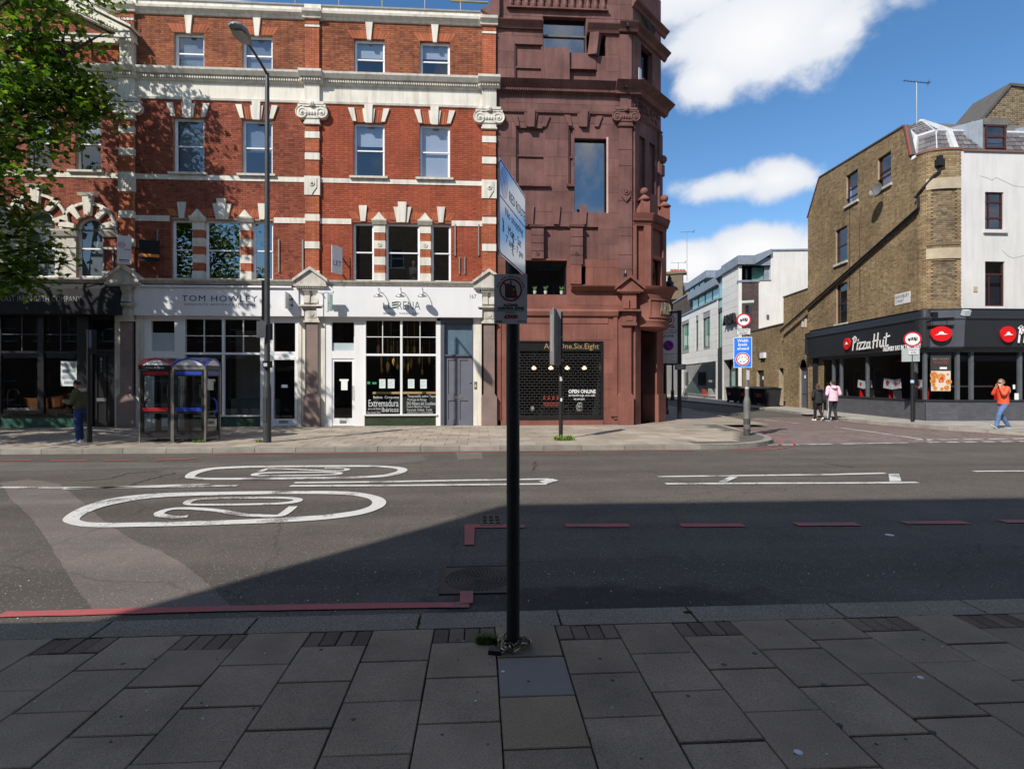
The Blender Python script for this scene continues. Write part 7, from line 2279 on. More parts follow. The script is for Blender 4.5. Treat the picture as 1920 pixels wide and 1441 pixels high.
  # big brick gable behind
 mb=MB();T2=frame(23.3,25.6,0);f2=plane_px(T2)
 g=[f2(u,v)for u,v in((1828,240),(1893,162),(1925,166),(2100,166),(2100,240))]
 gx0=min(p[0]for p in g)
 g=[(g[0][0],9),g[0],g[1],g[2],g[3],(g[4][0],9)]
 mb=MB(T2);mb.prism(g[::1],0,2,'y');mb.build('gable_wall',mat('gable_mortar',(.36,.3,.19),var=.2),B)
 gc=lambda za,zb:[(-99,g[1][0]+.05+(g[2][0]-g[1][0])*max(0,((za+zb)/2-g[1][1]))/(g[2][1]-g[1][1]))]
 lay_bricks(T2,brick_rows(g[0][0],g[3][0],12.4,g[2][1]-.1,gc,Lb=.3,Hb=.1,j=.03),0,M_STOCK_DK,B,n_own=0,seed=3,jit=.003,proud=.015)
 mb=MB(T2);d=Vector((g[2][0]-g[1][0],g[2][1]-g[1][1])).normalized();n_=Vector((-d.y,d.x))*.12
 mb.prism([(g[1][0],g[1][1]),(g[2][0],g[2][1]),(g[2][0]+n_.x,g[2][1]+n_.y),(g[1][0]+n_.x,g[1][1]+n_.y)],-.1,2,'y');mb.prism([(g[2][0]-.05,g[2][1]+.001),(g[3][0],g[3][1]+.001),(g[3][0],g[3][1]+.15),(g[2][0]-.05,g[2][1]+.12)],-.1,2,'y');mb.build('gable_coping',mat('dark_coping',(.09,.08,.075)),B)
 # -- restaurant front
 S1=Vector((18.63,22.13));S2=Vector((19.85,21.9))
 TC_=frame(S1.x,S1.y,math.atan2(S2.y-S1.y,S2.x-S1.x));lc=(S2-S1).length
 fC=plane_px(TC_)
 x0f=fS(1527,640)[0];xS1=.44
 zf0,zf1,zf2=3.13,4.3,4.75
 # dark cornice and sloped fascia, three faces
 for T,a,b,nm in((TS,x0f,xS1+.02,'side'),(TC_,-.02,lc+.02,'cant'),(TF,-.1,xr,'front')):
  mb=MB(T);mb.sweep([(.0,zf0),(.22,zf0),(.34,zf0+.06),(.42,zf1),(.46,zf1+.02),(.46,zf1+.08),(.3,zf1+.14),(.26,zf2-.05),(.3,zf2),(0,zf2+.06)],a,b)
  fo=mb.build('fascia',M_CHARCOAL if nm!='cant' else mat('slate_blue_panel',(.07,.078,.095),rough=.5),B)
  # filled corners between fascia faces
 mb=MB()
 for p in(S1,S2):
  mb.lathe([(.22,zf0),(.34,zf0+.06),(.41,zf1),(.45,zf1+.07),(.3,zf1+.14),(.26,zf2)],(p.x,p.y,0),20)
 mb.build('fascia_corner',M_CHARCOAL,B)
 mb=MB(TS)
 mb.prism([(p[0],p[1])for p in[(-.0,3.1),(-.5,3.4),(-.5,4.6),(0,4.75)]],x0f-.1,x0f-.001,'x');mb.build('fascia_end',M_BLACKM,B)
 q=RS(1598,627.5,1667,653,-.4);brush_word(B,TS,q[0],q[1],q[2],q[3],-.42,M_LETTER_W)
 q=RS(1656,645.5,1727,655.5,-.4);text('DELIVERY EAT IN TAKEAWAY','lettering',M_LETTER_W,B,TS,q[0],q[1],q[2],q[3]-.03,y=-.40,ext=.01,bold=.015)
 x,z=fS(1588.7,644.3,-.42);logo(B,TS,x,z,.30,.30,-.40)
 x,z=fC(1764.5,625.5,-.5);logo(B,TC_,x,z,.40,.31,-.47)
 mb=MB(TC_);mb.box(x-.5,x+.5,-.5,-.42,z+.32,z+.36)
 for s in(-.3,.25):mb.tube([(x+s,-.46,z+.36),(x+s,-.44,z+.62)],.012,5)
 mb.tube([(x-.55,-.5,z+.62),(x+.5,-.5,z+.66)],.02,6);mb.build('sign_hanger',M_BLACK,B)
 x,z=fF(1889.5,626.5,-.42);logo(B,TF,x,z,.33,.33,-.40)
 brush_word(B,TF,x+.42,x+2.3,z-.33,z+.32,-.42,M_LETTER_W)
 mb=MB(TF);
 for x_ in(-.15,):mb.box(x_-.1,x_+.16,-.5,-.32,4.45,4.68,rot=Matrix.Rotation(R(20),3,'X'))
 mb.build('floodlight',mat('pale_lamp',(.45,.5,.5)),B)
 mb=MB(TC_);mb.box(.0,.2,-.5,-.3,4.35,4.6);mb.build('floodlight',M_BLACK,B)
 # stall risers in charcoal tiles
 zsill=1.02
 for T,a,b in((TS,x0f+1.4,xS1-.0),(TC_,0.0,lc),(TF,-.1,xr)):
  mb=MB(T);mb.box(a,b,-.02,.15,.1,zsill-.1);mb.build('riser_bed',M_CHARCOAL,B)
  lay_bricks(T,brick_rows(a,b,.12,zsill-.1,lambda p,q_:[],Lb=.3,Hb=.1,j=.006,header=False),-.02,M_CHARTILE,B,n_own=0,proud=.006,jit=.0005)
  mb=MB(T);mb.box(a,b,-.06,.15,zsill-.099,zsill-.02);mb.build('sill',M_CHARCOAL,B)
  # mullions and glass
 fs_=[(TS,x0f+.5,xS1,[fS(u,720)[0]for u in(1562,1576.5,1625.5,1715)]),(TC_,0,lc,[.0,lc]),(TF,-.1,xr,[fF(u,720)[0]for u in(1796,1822,1913)]+[4.3,7])]
 for T,a,b,ms in fs_:
  mb=MB(T)
  for x in ms:mb.box(x-.06,x+.06,-.03,.1,zsill-.019,zf0-.001)
  mb.box(a,b,-.02,.09,zf0-.14,zf0);wo=mb.build('shop_window',mat('mid_grey_frame',(.09,.1,.115),rough=.4),B)
  g=MB(T);g.quad((a,.03,zsill-.02),(b,.03,zsill-.02),(b,.03,zf0-.14),(a,.03,zf0-.14));g.build('pane',M_GLASS_SHOP,wo)
 mb=MB(TS);mb.box(x0f,x0f+.5,-.1,.4,.1,zf0-.001);mb.box(x0f+.5,fS(1562,720)[0]-.06,.6,.65,.1,zf0);mb.build('door_recess',M_BLACKM,B)
 mb=MB(TS);a=fS(1562,720)[0];mb.add([(a,.02,zsill),(a+.55,.6,zsill),(a,.02,2.9)],[(0,1,2)])if False else None
 # room behind
 r_=MB()
 inn=[TS@Vector((x0f+.3,.2,0)),TS@Vector((xS1-.1,.25,0)),TF@Vector((xr,.25,0)),TF@Vector((xr,6,0)),TS@Vector((x0f+.3,7,0))]
 r_.add([(p.x,p.y,.13)for p in inn],[tuple(range(5))]);r_.add([(p.x,p.y,zf0+.1)for p in inn],[tuple(range(5))])
 for i in(2,3,4):p,q_=inn[i],inn[(i+1)%5];r_.quad((p.x,p.y,0),(q_.x,q_.y,0),(q_.x,q_.y,zf0+.1),(p.x,p.y,zf0+.1))
 r_.build('room_lining',mat('dark_restaurant',(.035,.033,.035),var=.1),B)
 # tables, chairs, stacked pizza boxes
 M_TT=mat('orange_wood_top',(.38,.16,.04),var=.1,rough=.5);M_RC=mat('red_plastic',(.55,.012,.012),rough=.4)
 for x,y in((-6.3,.75),(-4.0,.85),(-1.9,.9)):
  mb=MB(TS);mb.box(x-.6,x+.6,y-.35,y+.35,.84,.88);mb.tube([(x,y,.13),(x,y,.84)],.04);mb.build('table',M_TT,B)
  for dx in(-.75,.7):
   c=MB(TS);cx_=x+dx
   c.box(cx_-.2,cx_+.2,y-.2,y+.2,.58,.62)
   for a in(-.17,.17):
    for b in(-.17,.17):c.tube([(cx_+a,y+b,.59),(cx_+a*1.2,y+b*1.2,.13)],.015,5)
   s=1 if dx>0 else-1
   c.box(cx_+s*.18,cx_+s*.21,y-.19,y+.19,.62,1.5 if dx>0 else 1.35,rot=Matrix.Rotation(R(8*s),3,'Y'));c.build('chair',M_RC if dx>0 else M_CHROME,B)
 for x,y,s_,rot in((-5.2,.5,.42,8),(-4.75,.6,.4,-5),(-2.95,.5,.5,6),(-2.4,.55,.46,-6),(-.75,.5,.45,4)):
  mb=MB(TS);mb.box(x-s_/2-.07,x+s_/2+.07,y,y+.05,1.42,1.42+s_*.95,rot=Matrix.Rotation(R(rot),3,'Y'));bx=mb.build('menu_board',mat('grey_white_card',(.45,.47,.49)),B)
  mb=MB(TS);mb.disc((x,1.42+s_*.52),s_*.23,y-.01,y-.001,16);mb.build('mark',mat('dull_red',(.35,.03,.04)),bx)
 for x in(2.6,4.4):
  c=MB(TF);c.box(x-.2,x+.2,.9,1.3,.58,.62);c.box(x+.17,x+.2,.9,1.3,.62,1.4)
  for a in(-.17,.17):
   for b in(.93,1.27):c.tube([(x+a,b,.59),(x+a*1.2,b,.13)],.015,5)
  c.build('chair',M_RC,B)
 mb=MB(TF);mb.box(1.0,3.6,2.2,2.3,1.5,1.58);mb.build('counter_edge',M_CHROME,B)
 for x in(1.3,):
  l=MB(TS);l.lathe([(.02,.2),(.05,.15),(.2,-.02),(.2,-.04)],(-3.2,1.3,2.75),14);l.build('pendant_lamp',M_RC,B)
  # poster in the canted window
 q0,q1=.2,.98
 mb=MB(TC_);mb.box(q0,q1,-.005,.02,1.35,2.95);po=mb.build('poster',mat('poster_black',(.03,.028,.03)),B)
 mb=MB(TC_);mb.box(q0+.02,q1-.02,-.012,-.0055,1.37,2.2);mb.build('poster_panel',mat('cream_poster',(.6,.52,.44),var=.05),po)
 rr=random.Random(6)
 mb=MB(TC_);mb2=MB(TC_)
 for i,(a,b,r0)in enumerate(((.15,.78,.16),(.52,.68,.17),(.1,.5,.13),(.2,.12,.15),(.55,.1,.16),(.9,.45,.14),(.12,.3,.08),(.85,.82,.05),(.8,.15,.13))):
  cx_,cz_=q0+.02+a*(q1-q0-.04),1.37+b*.83
  r0=min(r0,cx_-q0-.02+.05,q1-cx_+.03,.2);r0=min(r0,cz_-1.38,2.19-cz_)
  mb.disc((cx_,cz_),r0,-.016,-.0125,14)
  for k in range(9):
   w=rr.uniform(0,6.28);d=rr.uniform(0,r0*.75);mb2.disc((cx_+d*math.cos(w),cz_+d*math.sin(w)),r0*.16,-.019,-.0165,7)
 mb.build('pizza_print',mat('crust_print',(.55,.25,.06),var=.3,scale=20),po);mb2.build('topping_print',mat('topping_print',(.45,.05,.02),var=.2),po)
 text('£5','lettering',M_REDLOGO,po,TC_,q0+.3,q0+.5,1.72,1.9,y=-.018,bold=.02)
 text('BIKE RIDERS','lettering',mat('poster_grey',(.2,.2,.2)),po,TC_,q0+.08,q1-.08,2.66,2.74,y=-.007);text('WANTED','lettering',mat('poster_red',(.3,.05,.05)),po,TC_,q0+.1,q1-.1,2.5,2.62,y=-.007)
 mb=MB(TC_);mb.box(q0+.35,q0+.62,-.01,-.0055,2.28,2.36);mb.build('print',M_LETTER_W,po)
 # notices in the front windows
 mb=MB(TF);q=RF(1903,737,1912.5,752);mb.box(q[0],q[1],.012,.02,q[2],q[3]);mb.build('notice',M_PAPER,B)
 mb=MB(TF);q=RF(1900,721,1904,729);mb.box(q[0],q[1],.012,.02,q[2],q[3]);mb.build('notice',M_PAPER,B)
 cx_,z0_=(fF(1867,680)[0],fF(1867,683)[1])
 mb=MB(TF);mb.prism([(cx_-.2,z0_),(cx_+.2,z0_),(cx_,z0_+.38)],1.15,1.17,'y');wsn=mb.build('warning_triangle',mat('faded_red',(.3,.03,.03)),B)
 mb=MB(TF);mb.prism([(cx_-.14,z0_+.04),(cx_+.14,z0_+.04),(cx_,z0_+.31)],1.14,1.149,'y');mb.build('face',mat('faded_white',(.3,.3,.3)),wsn)
 # back and inner walls so that no light leaks through
 s=MB(TS);s.quad((xl,0,0),(xl,9,0),(xl,9,zl),(xl,0,zl));s.quad((xl,.3,11.0),(-.5,.3,11.0),(-.5,12,11.0),(xl,12,11.0));s.build('rear_wall',M_STOCK_M,B)
pizza_shop()
def arch_annex():
 A_=thing('brick_annexe','low yellow brick block with an arched grey door beside the corner restaurant','annexe',(*(TS@Vector((fS(1490,700)[0],0,0))).xy,0))
 x0,x1=fS(1465,700)[0],fS(1515,700)[0]-.004
 zt=fS(1490,549)[1]
 q=RS(1494.5,688,1508,758)
 q=(q[0],q[1],.13,q[3]);xc,hw=(q[0]+q[1])/2,(q[1]-q[0])/2
 mb=MB(TS);wall_face(mb,x0,x1,0,zt,.15,[(*q,.3)]+[(xc-math.sqrt(hw*hw-(hw*(i+.5)/6)**2),xc+math.sqrt(hw*hw-(hw*(i+.5)/6)**2),q[3]+hw*i/6,q[3]+hw*(i+1)/6,.3)for i in range(6)]);mb.quad((x0,.15,0),(x0,6,0),(x0,6,zt),(x0,.15,zt));mb.quad((x0,.15,zt),(x1,.15,zt),(x1,6,zt),(x0,6,zt));mb.build('wall',M_STOCK_M,A_)
 def cuts(za,zb):
  zm=(za+zb)/2
  if zm<q[3]:return[(q[0],q[1])]
  if zm<q[3]+hw+.2:r_=math.sqrt(max(0,(hw+.2)**2-(zm-q[3])**2));return[(xc-r_,xc+r_)]
  return[]
 lay_bricks(TS,brick_rows(x0,x1,.12,zt,cuts,Lb=.23,Hb=.078),.15,M_STOCK,A_,n_own=0,seed=61,jit=.006)
 b=MB(TS);n=16
 for i in range(n):
  a0,a1=math.pi*i/n,math.pi*(i+.9)/n
  b.prism([(xc+r_*math.cos(a),q[3]+r_*math.sin(a))for r_,a in((hw+.2,a0),(hw+.2,a1),(hw,a1),(hw,a0))][::-1],.135,.2,'y')
 b.build('arch_bricks',M_STOCK_DK,A_)
 d=MB(TS);d.box(q[0],q[1],.3,.35,.13,q[3]);d.box(q[0],q[0]+.1,.27,.3,.13,q[3]);d.box(q[1]-.1,q[1],.27,.3,.13,q[3]);d.box(q[0]+.1,q[1]-.1,.27,.3,1.0,1.15);do=d.build('door',M_GREYFRAME,A_)
 fl=MB(TS);fl.add([(xc+hw*math.cos(math.pi*i/12),.35,q[3]+hw*math.sin(math.pi*i/12))for i in range(13)],[tuple(range(13))]);fl.build('fanlight',MATS['shadow_black'],A_)
 n_=MB(TS);n_.box(xc-.08,xc+.1,.262,.269,1.95,2.15);n_.build('notice',M_PAPER,do)
 c=MB(TS);c.box(x0-.03,x1,.1,.45,zt,zt+.07);c.build('coping',MATS['dark_coping'],A_)
 p=MB(TS);p.tube([(fS(1511.5,640)[0],.08,.13),(fS(1511.5,640)[0],.08,4.6)],.05,8);p.build('downpipe',M_BLACKM,A_)
 v=MB(TS)
 for u in(1501,1506.5):qq=RS(u-1.4,597,u+1.4,613);v.box(qq[0],qq[1],.1,.14,qq[2],qq[3])
 v.build('vent_plate',M_STUCCO,A_)
arch_annex()
TE0=TS@Vector((fS(1386,700)[0],0,0))
TE=frame(TE0.x,TE0.y,math.atan2(-SD.x,SD.y))
fE=plane_px(TE)
def RE(u0,v0,u1,v1,y=0.0):return rect_px(fE,u0,v0,u1,v1,y)
def low_wall():
 A_=thing('yard_building','single storey yellow brick yard building behind the black bins','yard building',(*(TS@Vector((fS(1425,700)[0],0,0))).xy,0))
 x0,x1=fS(1386,700)[0]+.01,fS(1465,700)[0]-.01
 zt=5.65
 d1=RS(1411.5,694,1424.5,750);d1=(d1[0],d1[1],.13,d1[3]);d2=RS(1452,690,1463,765);d2=(d2[0],d2[1],.13,d2[3])
 mb=MB(TS);wall_face(mb,x0,x1,0,zt,.3,[(*d1,.3),(*d2,.6)]);mb.quad((x0,.3,zt),(x1,.3,zt),(x1,6,zt),(x0,6,zt));mb.quad((x1,.3,0),(x1,6,0),(x1,6,zt),(x1,.3,zt));mb.build('wall',M_STOCK_M,A_)
 lay_bricks(TS,brick_rows(x0,x1,.12,zt,lambda a,b:[(d[0],d[1])for d in(d1,d2)if a<d[3]],Lb=.23,Hb=.078),.3,M_STOCK,A_,n_own=0,seed=71,jit=.006)
 d=MB(TS);d.box(d1[0],d1[1],.5,.55,.13,d1[3]);do=d.build('door',M_BLACK,A_)
 n_=MB(TS);xm=(d1[0]+d1[1])/2;n_.box(xm-.1,xm+.15,.485,.499,1.9,2.15);n_.build('notice',M_PAPER,do)
 d=MB(TS);d.box(d2[0],d2[1],.85,.9,.13,d2[3]);d.build('door',M_BLACKM,A_)
 c=MB(TS);c.box(x0,x1,.24,.6,zt,zt+.09);c.build('coping',MATS['dark_coping'],A_)
 q=RS(1421.5,661,1429,671);l=MB(TS);l.box(q[0],q[1],.1,.29,q[2],q[3]);l.build('wall_lamp',M_FASCIA,A_);q=RS(1416,661,1421,670);l=MB(TS);l.box(q[0],q[1],.2,.29,q[2],q[3]);l.build('meter_box',M_GREYFRAME,A_)
low_wall()
def aria_block():
 A_=thing('modern_shop','modern white panelled shop building with lead roof edges and slim windows down the side street','shop building',(*(TS@Vector((fS(1330,700)[0],0,0))).xy,0))
 X=lambda u:fS(u,650)[0]
 xw0,xw1,xt0,xt1=X(1277),X(1345.5),X(1354.5),X(1386)
 zw=fS(1345,561.5)[1];ztw=fS(1386,498)[1];zsh=fS(1330,678.5)[1]
 win=[RS(1278,607,1292,655.5),RS(1304.6,601,1309.6,652.5),RS(1318,595,1331.5,651)]
 shop=RS(1281,681,1342.5,746);door=RS(1357,674,1385,749);shop=(shop[0],shop[1],.25,zsh);door=(door[0],door[1],.13,fS(1370,674)[1])
 slot=(xw1,xt0,.13,fS(1350,587)[1])
 mb=MB(TS)
 wall_face(mb,xw0-8,xt1,0,zw,.02,[(*q,.2)for q in win]+[(*shop,.4),(*door,.8),(*slot[:2],.13,zw,.2)])
 wall_face(mb,xt0,xt1,zw,ztw,.02,[])
 mb.build('wall',mat('grey_joint',(.25,.25,.24)),A_)
 # cladding panels
 rows=[zsh+.02+i*.62 for i in range(14)]
 me_cache={}
 for i,z in enumerate(rows):
  for(a,b,top_,lo_)in((xw0,xw1,zw,zsh),(xt0,xt1,ztw,zsh)):
   z1=min(z+.605,top_)
   if z1-z<.1:continue
   for p,q in holes_cut(a,b,[(w[0],w[1])for w in win if not(z1<=w[2]+.02 or z>=w[3]-.02)]):
    n=max(1,round((q-p)/3.0))
    for k in range(n):
     m_=MB(TS);m_.box(p+(q-p)*k/n+.006,p+(q-p)*(k+1)/n-.006,-.02,.019,z,z1);m_.build('cladding_panel',M_CLAD,A_)
 m_=MB(TS);
 for a,b in((xw1-.1,xw1),(xt0,door[0]),(door[1],xt1),(xw0,shop[0]),(shop[1],xw1-.1)):m_.box(a,b,-.02,.019,.13,zsh)
 m_.build('cladding_panel',M_CLAD,A_)
 m_=MB(TS);m_.box(xt1-.09,xt1+.02,-.06,.2,.13,ztw);m_.build('corner_trim',M_CLAD,A_)
 for q in win:casement(A_,TS,q,M_CHARCOAL,y=.12,fr=.08,rail=0,upright=.6,glz=M_GREENGLASS,blind=M_GREENBLIND if q[1]-q[0]>.6 else M_ROOMSHADE)
 # tall glazed slot
 zq=fS(1350,577)[1];zq1=fS(1350,514)[1]
 casement(A_,TS,(xw1,xt0,zq,zq1),M_LEADB,y=.1,fr=.07,rail=0,glz=M_GREENGLASS,blind=mat('sky_reflection_tint',(.4,.55,.62)))  # pale blue backing stands in for the sky mirrored in the glass
 casement(A_,TS,(xw1,xt0,fS(1350,652)[1],zq-.35),M_CHARCOAL,y=.1,fr=.07,rail=0,glz=M_GREENGLASS,blind=M_GREENBLIND)
 for a,b,c in((zq-.35,zq,.05),(.13,fS(1350,652)[1],.0)):m_=MB(TS);m_.box(xw1,xt0,c,.15,a,b);m_.build('slot_panel',M_CHARCOAL,A_)
 # shop window and door
 m_=MB(TS);m_.box(shop[0],shop[1],.05,.12,shop[3]-.1,shop[3]);m_.box(shop[0],shop[1],.05,.12,shop[2],shop[2]+.08);so=m_.build('shop_window',M_CHARCOAL,A_)
 g=MB(TS);g.quad((shop[0],.08,shop[2]),(shop[1],.08,shop[2]),(shop[1],.08,shop[3]),(shop[0],.08,shop[3]));g.build('pane',M_GLASS_SHOP,so)
 r_=MB(TS);r_.box(shop[0],shop[1],2.8,2.9,.1,shop[3]);r_.quad((shop[0],.3,.2),(shop[1],.3,.2),(shop[1],2.8,.2),(shop[0],2.8,.2));r_.quad((shop[0],.3,shop[3]),(shop[1],.3,shop[3]),(shop[1],2.8,shop[3]),(shop[0],2.8,shop[3]))
 for a in shop[:2]:r_.quad((a,.3,.1),(a,2.8,.1),(a,2.8,shop[3]),(a,.3,shop[3]))
 r_.build('room_lining',mat('greenish_shop',(.06,.085,.075)),so)
 rr=random.Random(12)
 for i in range(5):
  m_=MB(TS);x=shop[0]+2+i*2.4;m_.box(x,x+.9,1.5,2.1,.2,.7+rr.uniform(0,.5));m_.build('display_goods',mat(('red_goods','pale_ceramic','pot_white')[i%3],(.4,.4,.4)),so)
 text('OPEN ONLINE','lettering',M_LETTER_W,so,TS,shop[1]-2.6,shop[1]-1.4,1.7,1.9,y=.07)
 m_=MB(TS)
 for a,b in((door[0],door[0]+.15),(door[0]+1.5,door[0]+1.6),(door[1]-.15,door[1])):m_.box(a,b,.5,.6,.13,door[3])
 do=m_.build('door',M_CHARCOAL,A_)
 g=MB(TS);g.quad((door[0],.55,.13),(door[1],.55,.13),(door[1],.55,door[3]),(door[0],.55,door[3]));g.build('pane',M_GREENGLASS,do)
 g=MB(TS);g.box(door[0],door[1],2,2.1,.1,door[3]);g.build('room_lining',M_ROOMSHADE,do)
 g=MB(TS);g.box(door[0]+.2,door[0]+1.4,.62,.66,.13,3.2);g.build('door_leaf',mat('pale_green_door',(.4,.5,.48)),do)
 # standing letters on the tower
 q=RS(1356,589,1378,607,-.3)
 text('ARIA','lettering',M_BLACKM,A_,TS,q[0],q[1],q[2],q[3],y=-.12,ext=.25,bold=.02)
 # upper floors set back, ribbon windows, lead roof edges
 m_=MB(TS);ub0,ub1=X(1293),xw1
 zr0,zr1=fS(1344.5,560)[1]+.1,fS(1344.5,534)[1]
 m_.box(ub0,ub1,-.02,.35,zw,zr0);m_.box(xw0-8,ub1,-.12,.4,zw-.02,zw+.12);m_.build('lead_ledge',M_LEADB,A_)
 n=4
 for i in range(n):casement(A_,TS,(ub0+(ub1-ub0)*i/n,ub0+(ub1-ub0)*(i+1)/n-.02,zr0,zr1),M_CHARCOAL,y=.25,fr=.07,rail=0,glz=M_GREENGLASS,blind=M_GREENBLIND if i<3 else mat('sky_reflection_tint',(.4,.55,.62)))
 m_=MB(TS);m_.box(ub0-.3,ub1,-.15,.9,zr1,zr1+.75);m_.build('lead_roof_edge',M_LEADB,A_)
 m_=MB(TS);m_.box(X(1258),ub0-.3,.3,3,zw-.3,zr1+.9);m_.build('dark_brick_wall',M_DKBRICK,A_)
 lay_bricks(TS,brick_rows(X(1258),ub0-.3,zw-.2,zr1+.9,lambda a,b:[],Lb=.3,Hb=.1),.3,M_DKBRICK,A_,n_own=0,seed=73)
 m_=MB(TS);m_.box(X(1258)-.1,ub0-.2,.2,.7,zr1+.9,zr1+1.05);m_.build('lead_coping',M_LEADB,A_)
 zu0=zr1+.75;zu1=fS(1345,516)[1]
 m_=MB(TS);m_.box(X(1309),xw1,1.0,4,zu0,zu1);m_.build('dark_brick_wall',M_DKBRICK,A_)
 for i in range(3):
  a=X(1276)+(X(1303)-X(1276))*i/3;casement(A_,TS,(a,a+(X(1303)-X(1276))/3-.05,zr1+1.1,fS(1303,519)[1]-.3),M_CHARCOAL,y=1.0,fr=.1,rail=0,glz=M_GREENGLASS,blind=M_GREENBLIND)
 m_=MB(TS);m_.box(X(1271),X(1309),.8,3,fS(1303,519)[1]-.3,fS(1303,519)[1]+.45);m_.box(X(1309),xw1+.1,.9,3,zu1,zu1+.5);m_.box(X(1303),X(1309)-.02,.9,1.4,zr1+1.0,zu1);m_.build('lead_roof_edge',M_LEADB,A_)
 zq_=ztw
 m_=MB(TS);m_.box(xw1-.1,xt1+.0,-.18,3,ztw,ztw+.62);m_.build('lead_roof_edge',M_LEADB,A_)
 # end wall: dark brick, white render, glazed top storey
 xb=fE(1422.5,600)[0];xs=fE(1445,600)[0];xe=fE(1530,600)[0]
 zb=fE(1405,527)[1];zst=fE(1434,526)[1];ztop=fE(1480,470)[1]
 m_=MB(TE);m_.box(.12,xb,0,.3,0,zst-.1);m_.build('dark_brick_wall',M_DKBRICK,A_)
 lay_bricks(TE,brick_rows(0.12,xb,4.5,zst-.1,lambda a,b:[],Lb=.3,Hb=.1),0,M_DKBRICK,A_,n_own=0,seed=75)
 m_=MB(TE);m_.box(xb,xs,-.02,6,0,zst);m_.box(xs,xe,-.02,6,0,ztop);m_.build('end_wall',M_RENDER,A_)
 m_=MB(TE);m_.box(-.1,xb+.05,-.08,.3,zst-.1,zst+.05);m_.box(xb+.051,xs,-.08,.3,zst,zst+.08);m_.box(xs-.02,xe,-.1,6,ztop,ztop+.13);m_.build('lead_coping',M_LEADB,A_)
 q=RE(1400,567,1409,612);m_=MB(TE);m_.box(q[0],q[1],-.02,-.001,q[2],q[3]);m_.build('end_window',M_ROOMSHADE,A_)
 q=RE(1437,590,1441,598);m_=MB(TE);m_.box(q[0],q[1],-.1,-.021,q[2],q[3]);m_.build('meter_box',M_GREYFRAME,A_)
 z0,z1=zst+.05,fE(1415,494)[1]
 m_=MB(TE);m_.box(0.0,xs-.001,2.6,2.7,z0,z1);m_.build('balcony_back',M_ROOMSHADE,A_)
 casement(A_,TE,(fE(1397,510,.9)[0],fE(1404,510,.9)[0],z0,z1),M_CHARCOAL,y=1.0,fr=.08,rail=0,glz=M_GREENGLASS,blind=mat('sky_reflection_tint',(.4,.55,.62)))
 casement(A_,TE,(fE(1409,510,.5)[0],fE(1434,510,.5)[0],z0,z1+.3),M_CHARCOAL,y=.6,fr=.08,rail=0,glz=M_GREENGLASS,blind=M_GREENBLIND)
 m_=MB(TE);m_.box(fE(1436,510)[0],xs-.002,.3,.5,z0,z1+.5);m_.build('post_panel',M_LEADB,A_)
 m_=MB(TE);a,b=fE(1386,490)[0],fE(1412,490)[0]
 m_.box(a-.2,b,-.3,4,z1-.1,z1+.62);m_.prism([(b,z1+.62),(b,z1-.1),(xs,z1+.75),(xs,ztop+.13)],-.28,4,'y');m_.build('lead_roof_edge',M_LEADB,A_)
 # roof so that the block is closed
 m_=MB(TS);m_.quad((xw0-8,.3,zw),(xt1,.3,zw),(xt1,9,zw),(xw0-8,9,zw));m_.quad((xt0-2,.3,ztw),(xt1,.3,ztw),(xt1,7,ztw),(xt0-2,7,ztw));m_.build('roof',M_LEADB,A_)
aria_block()
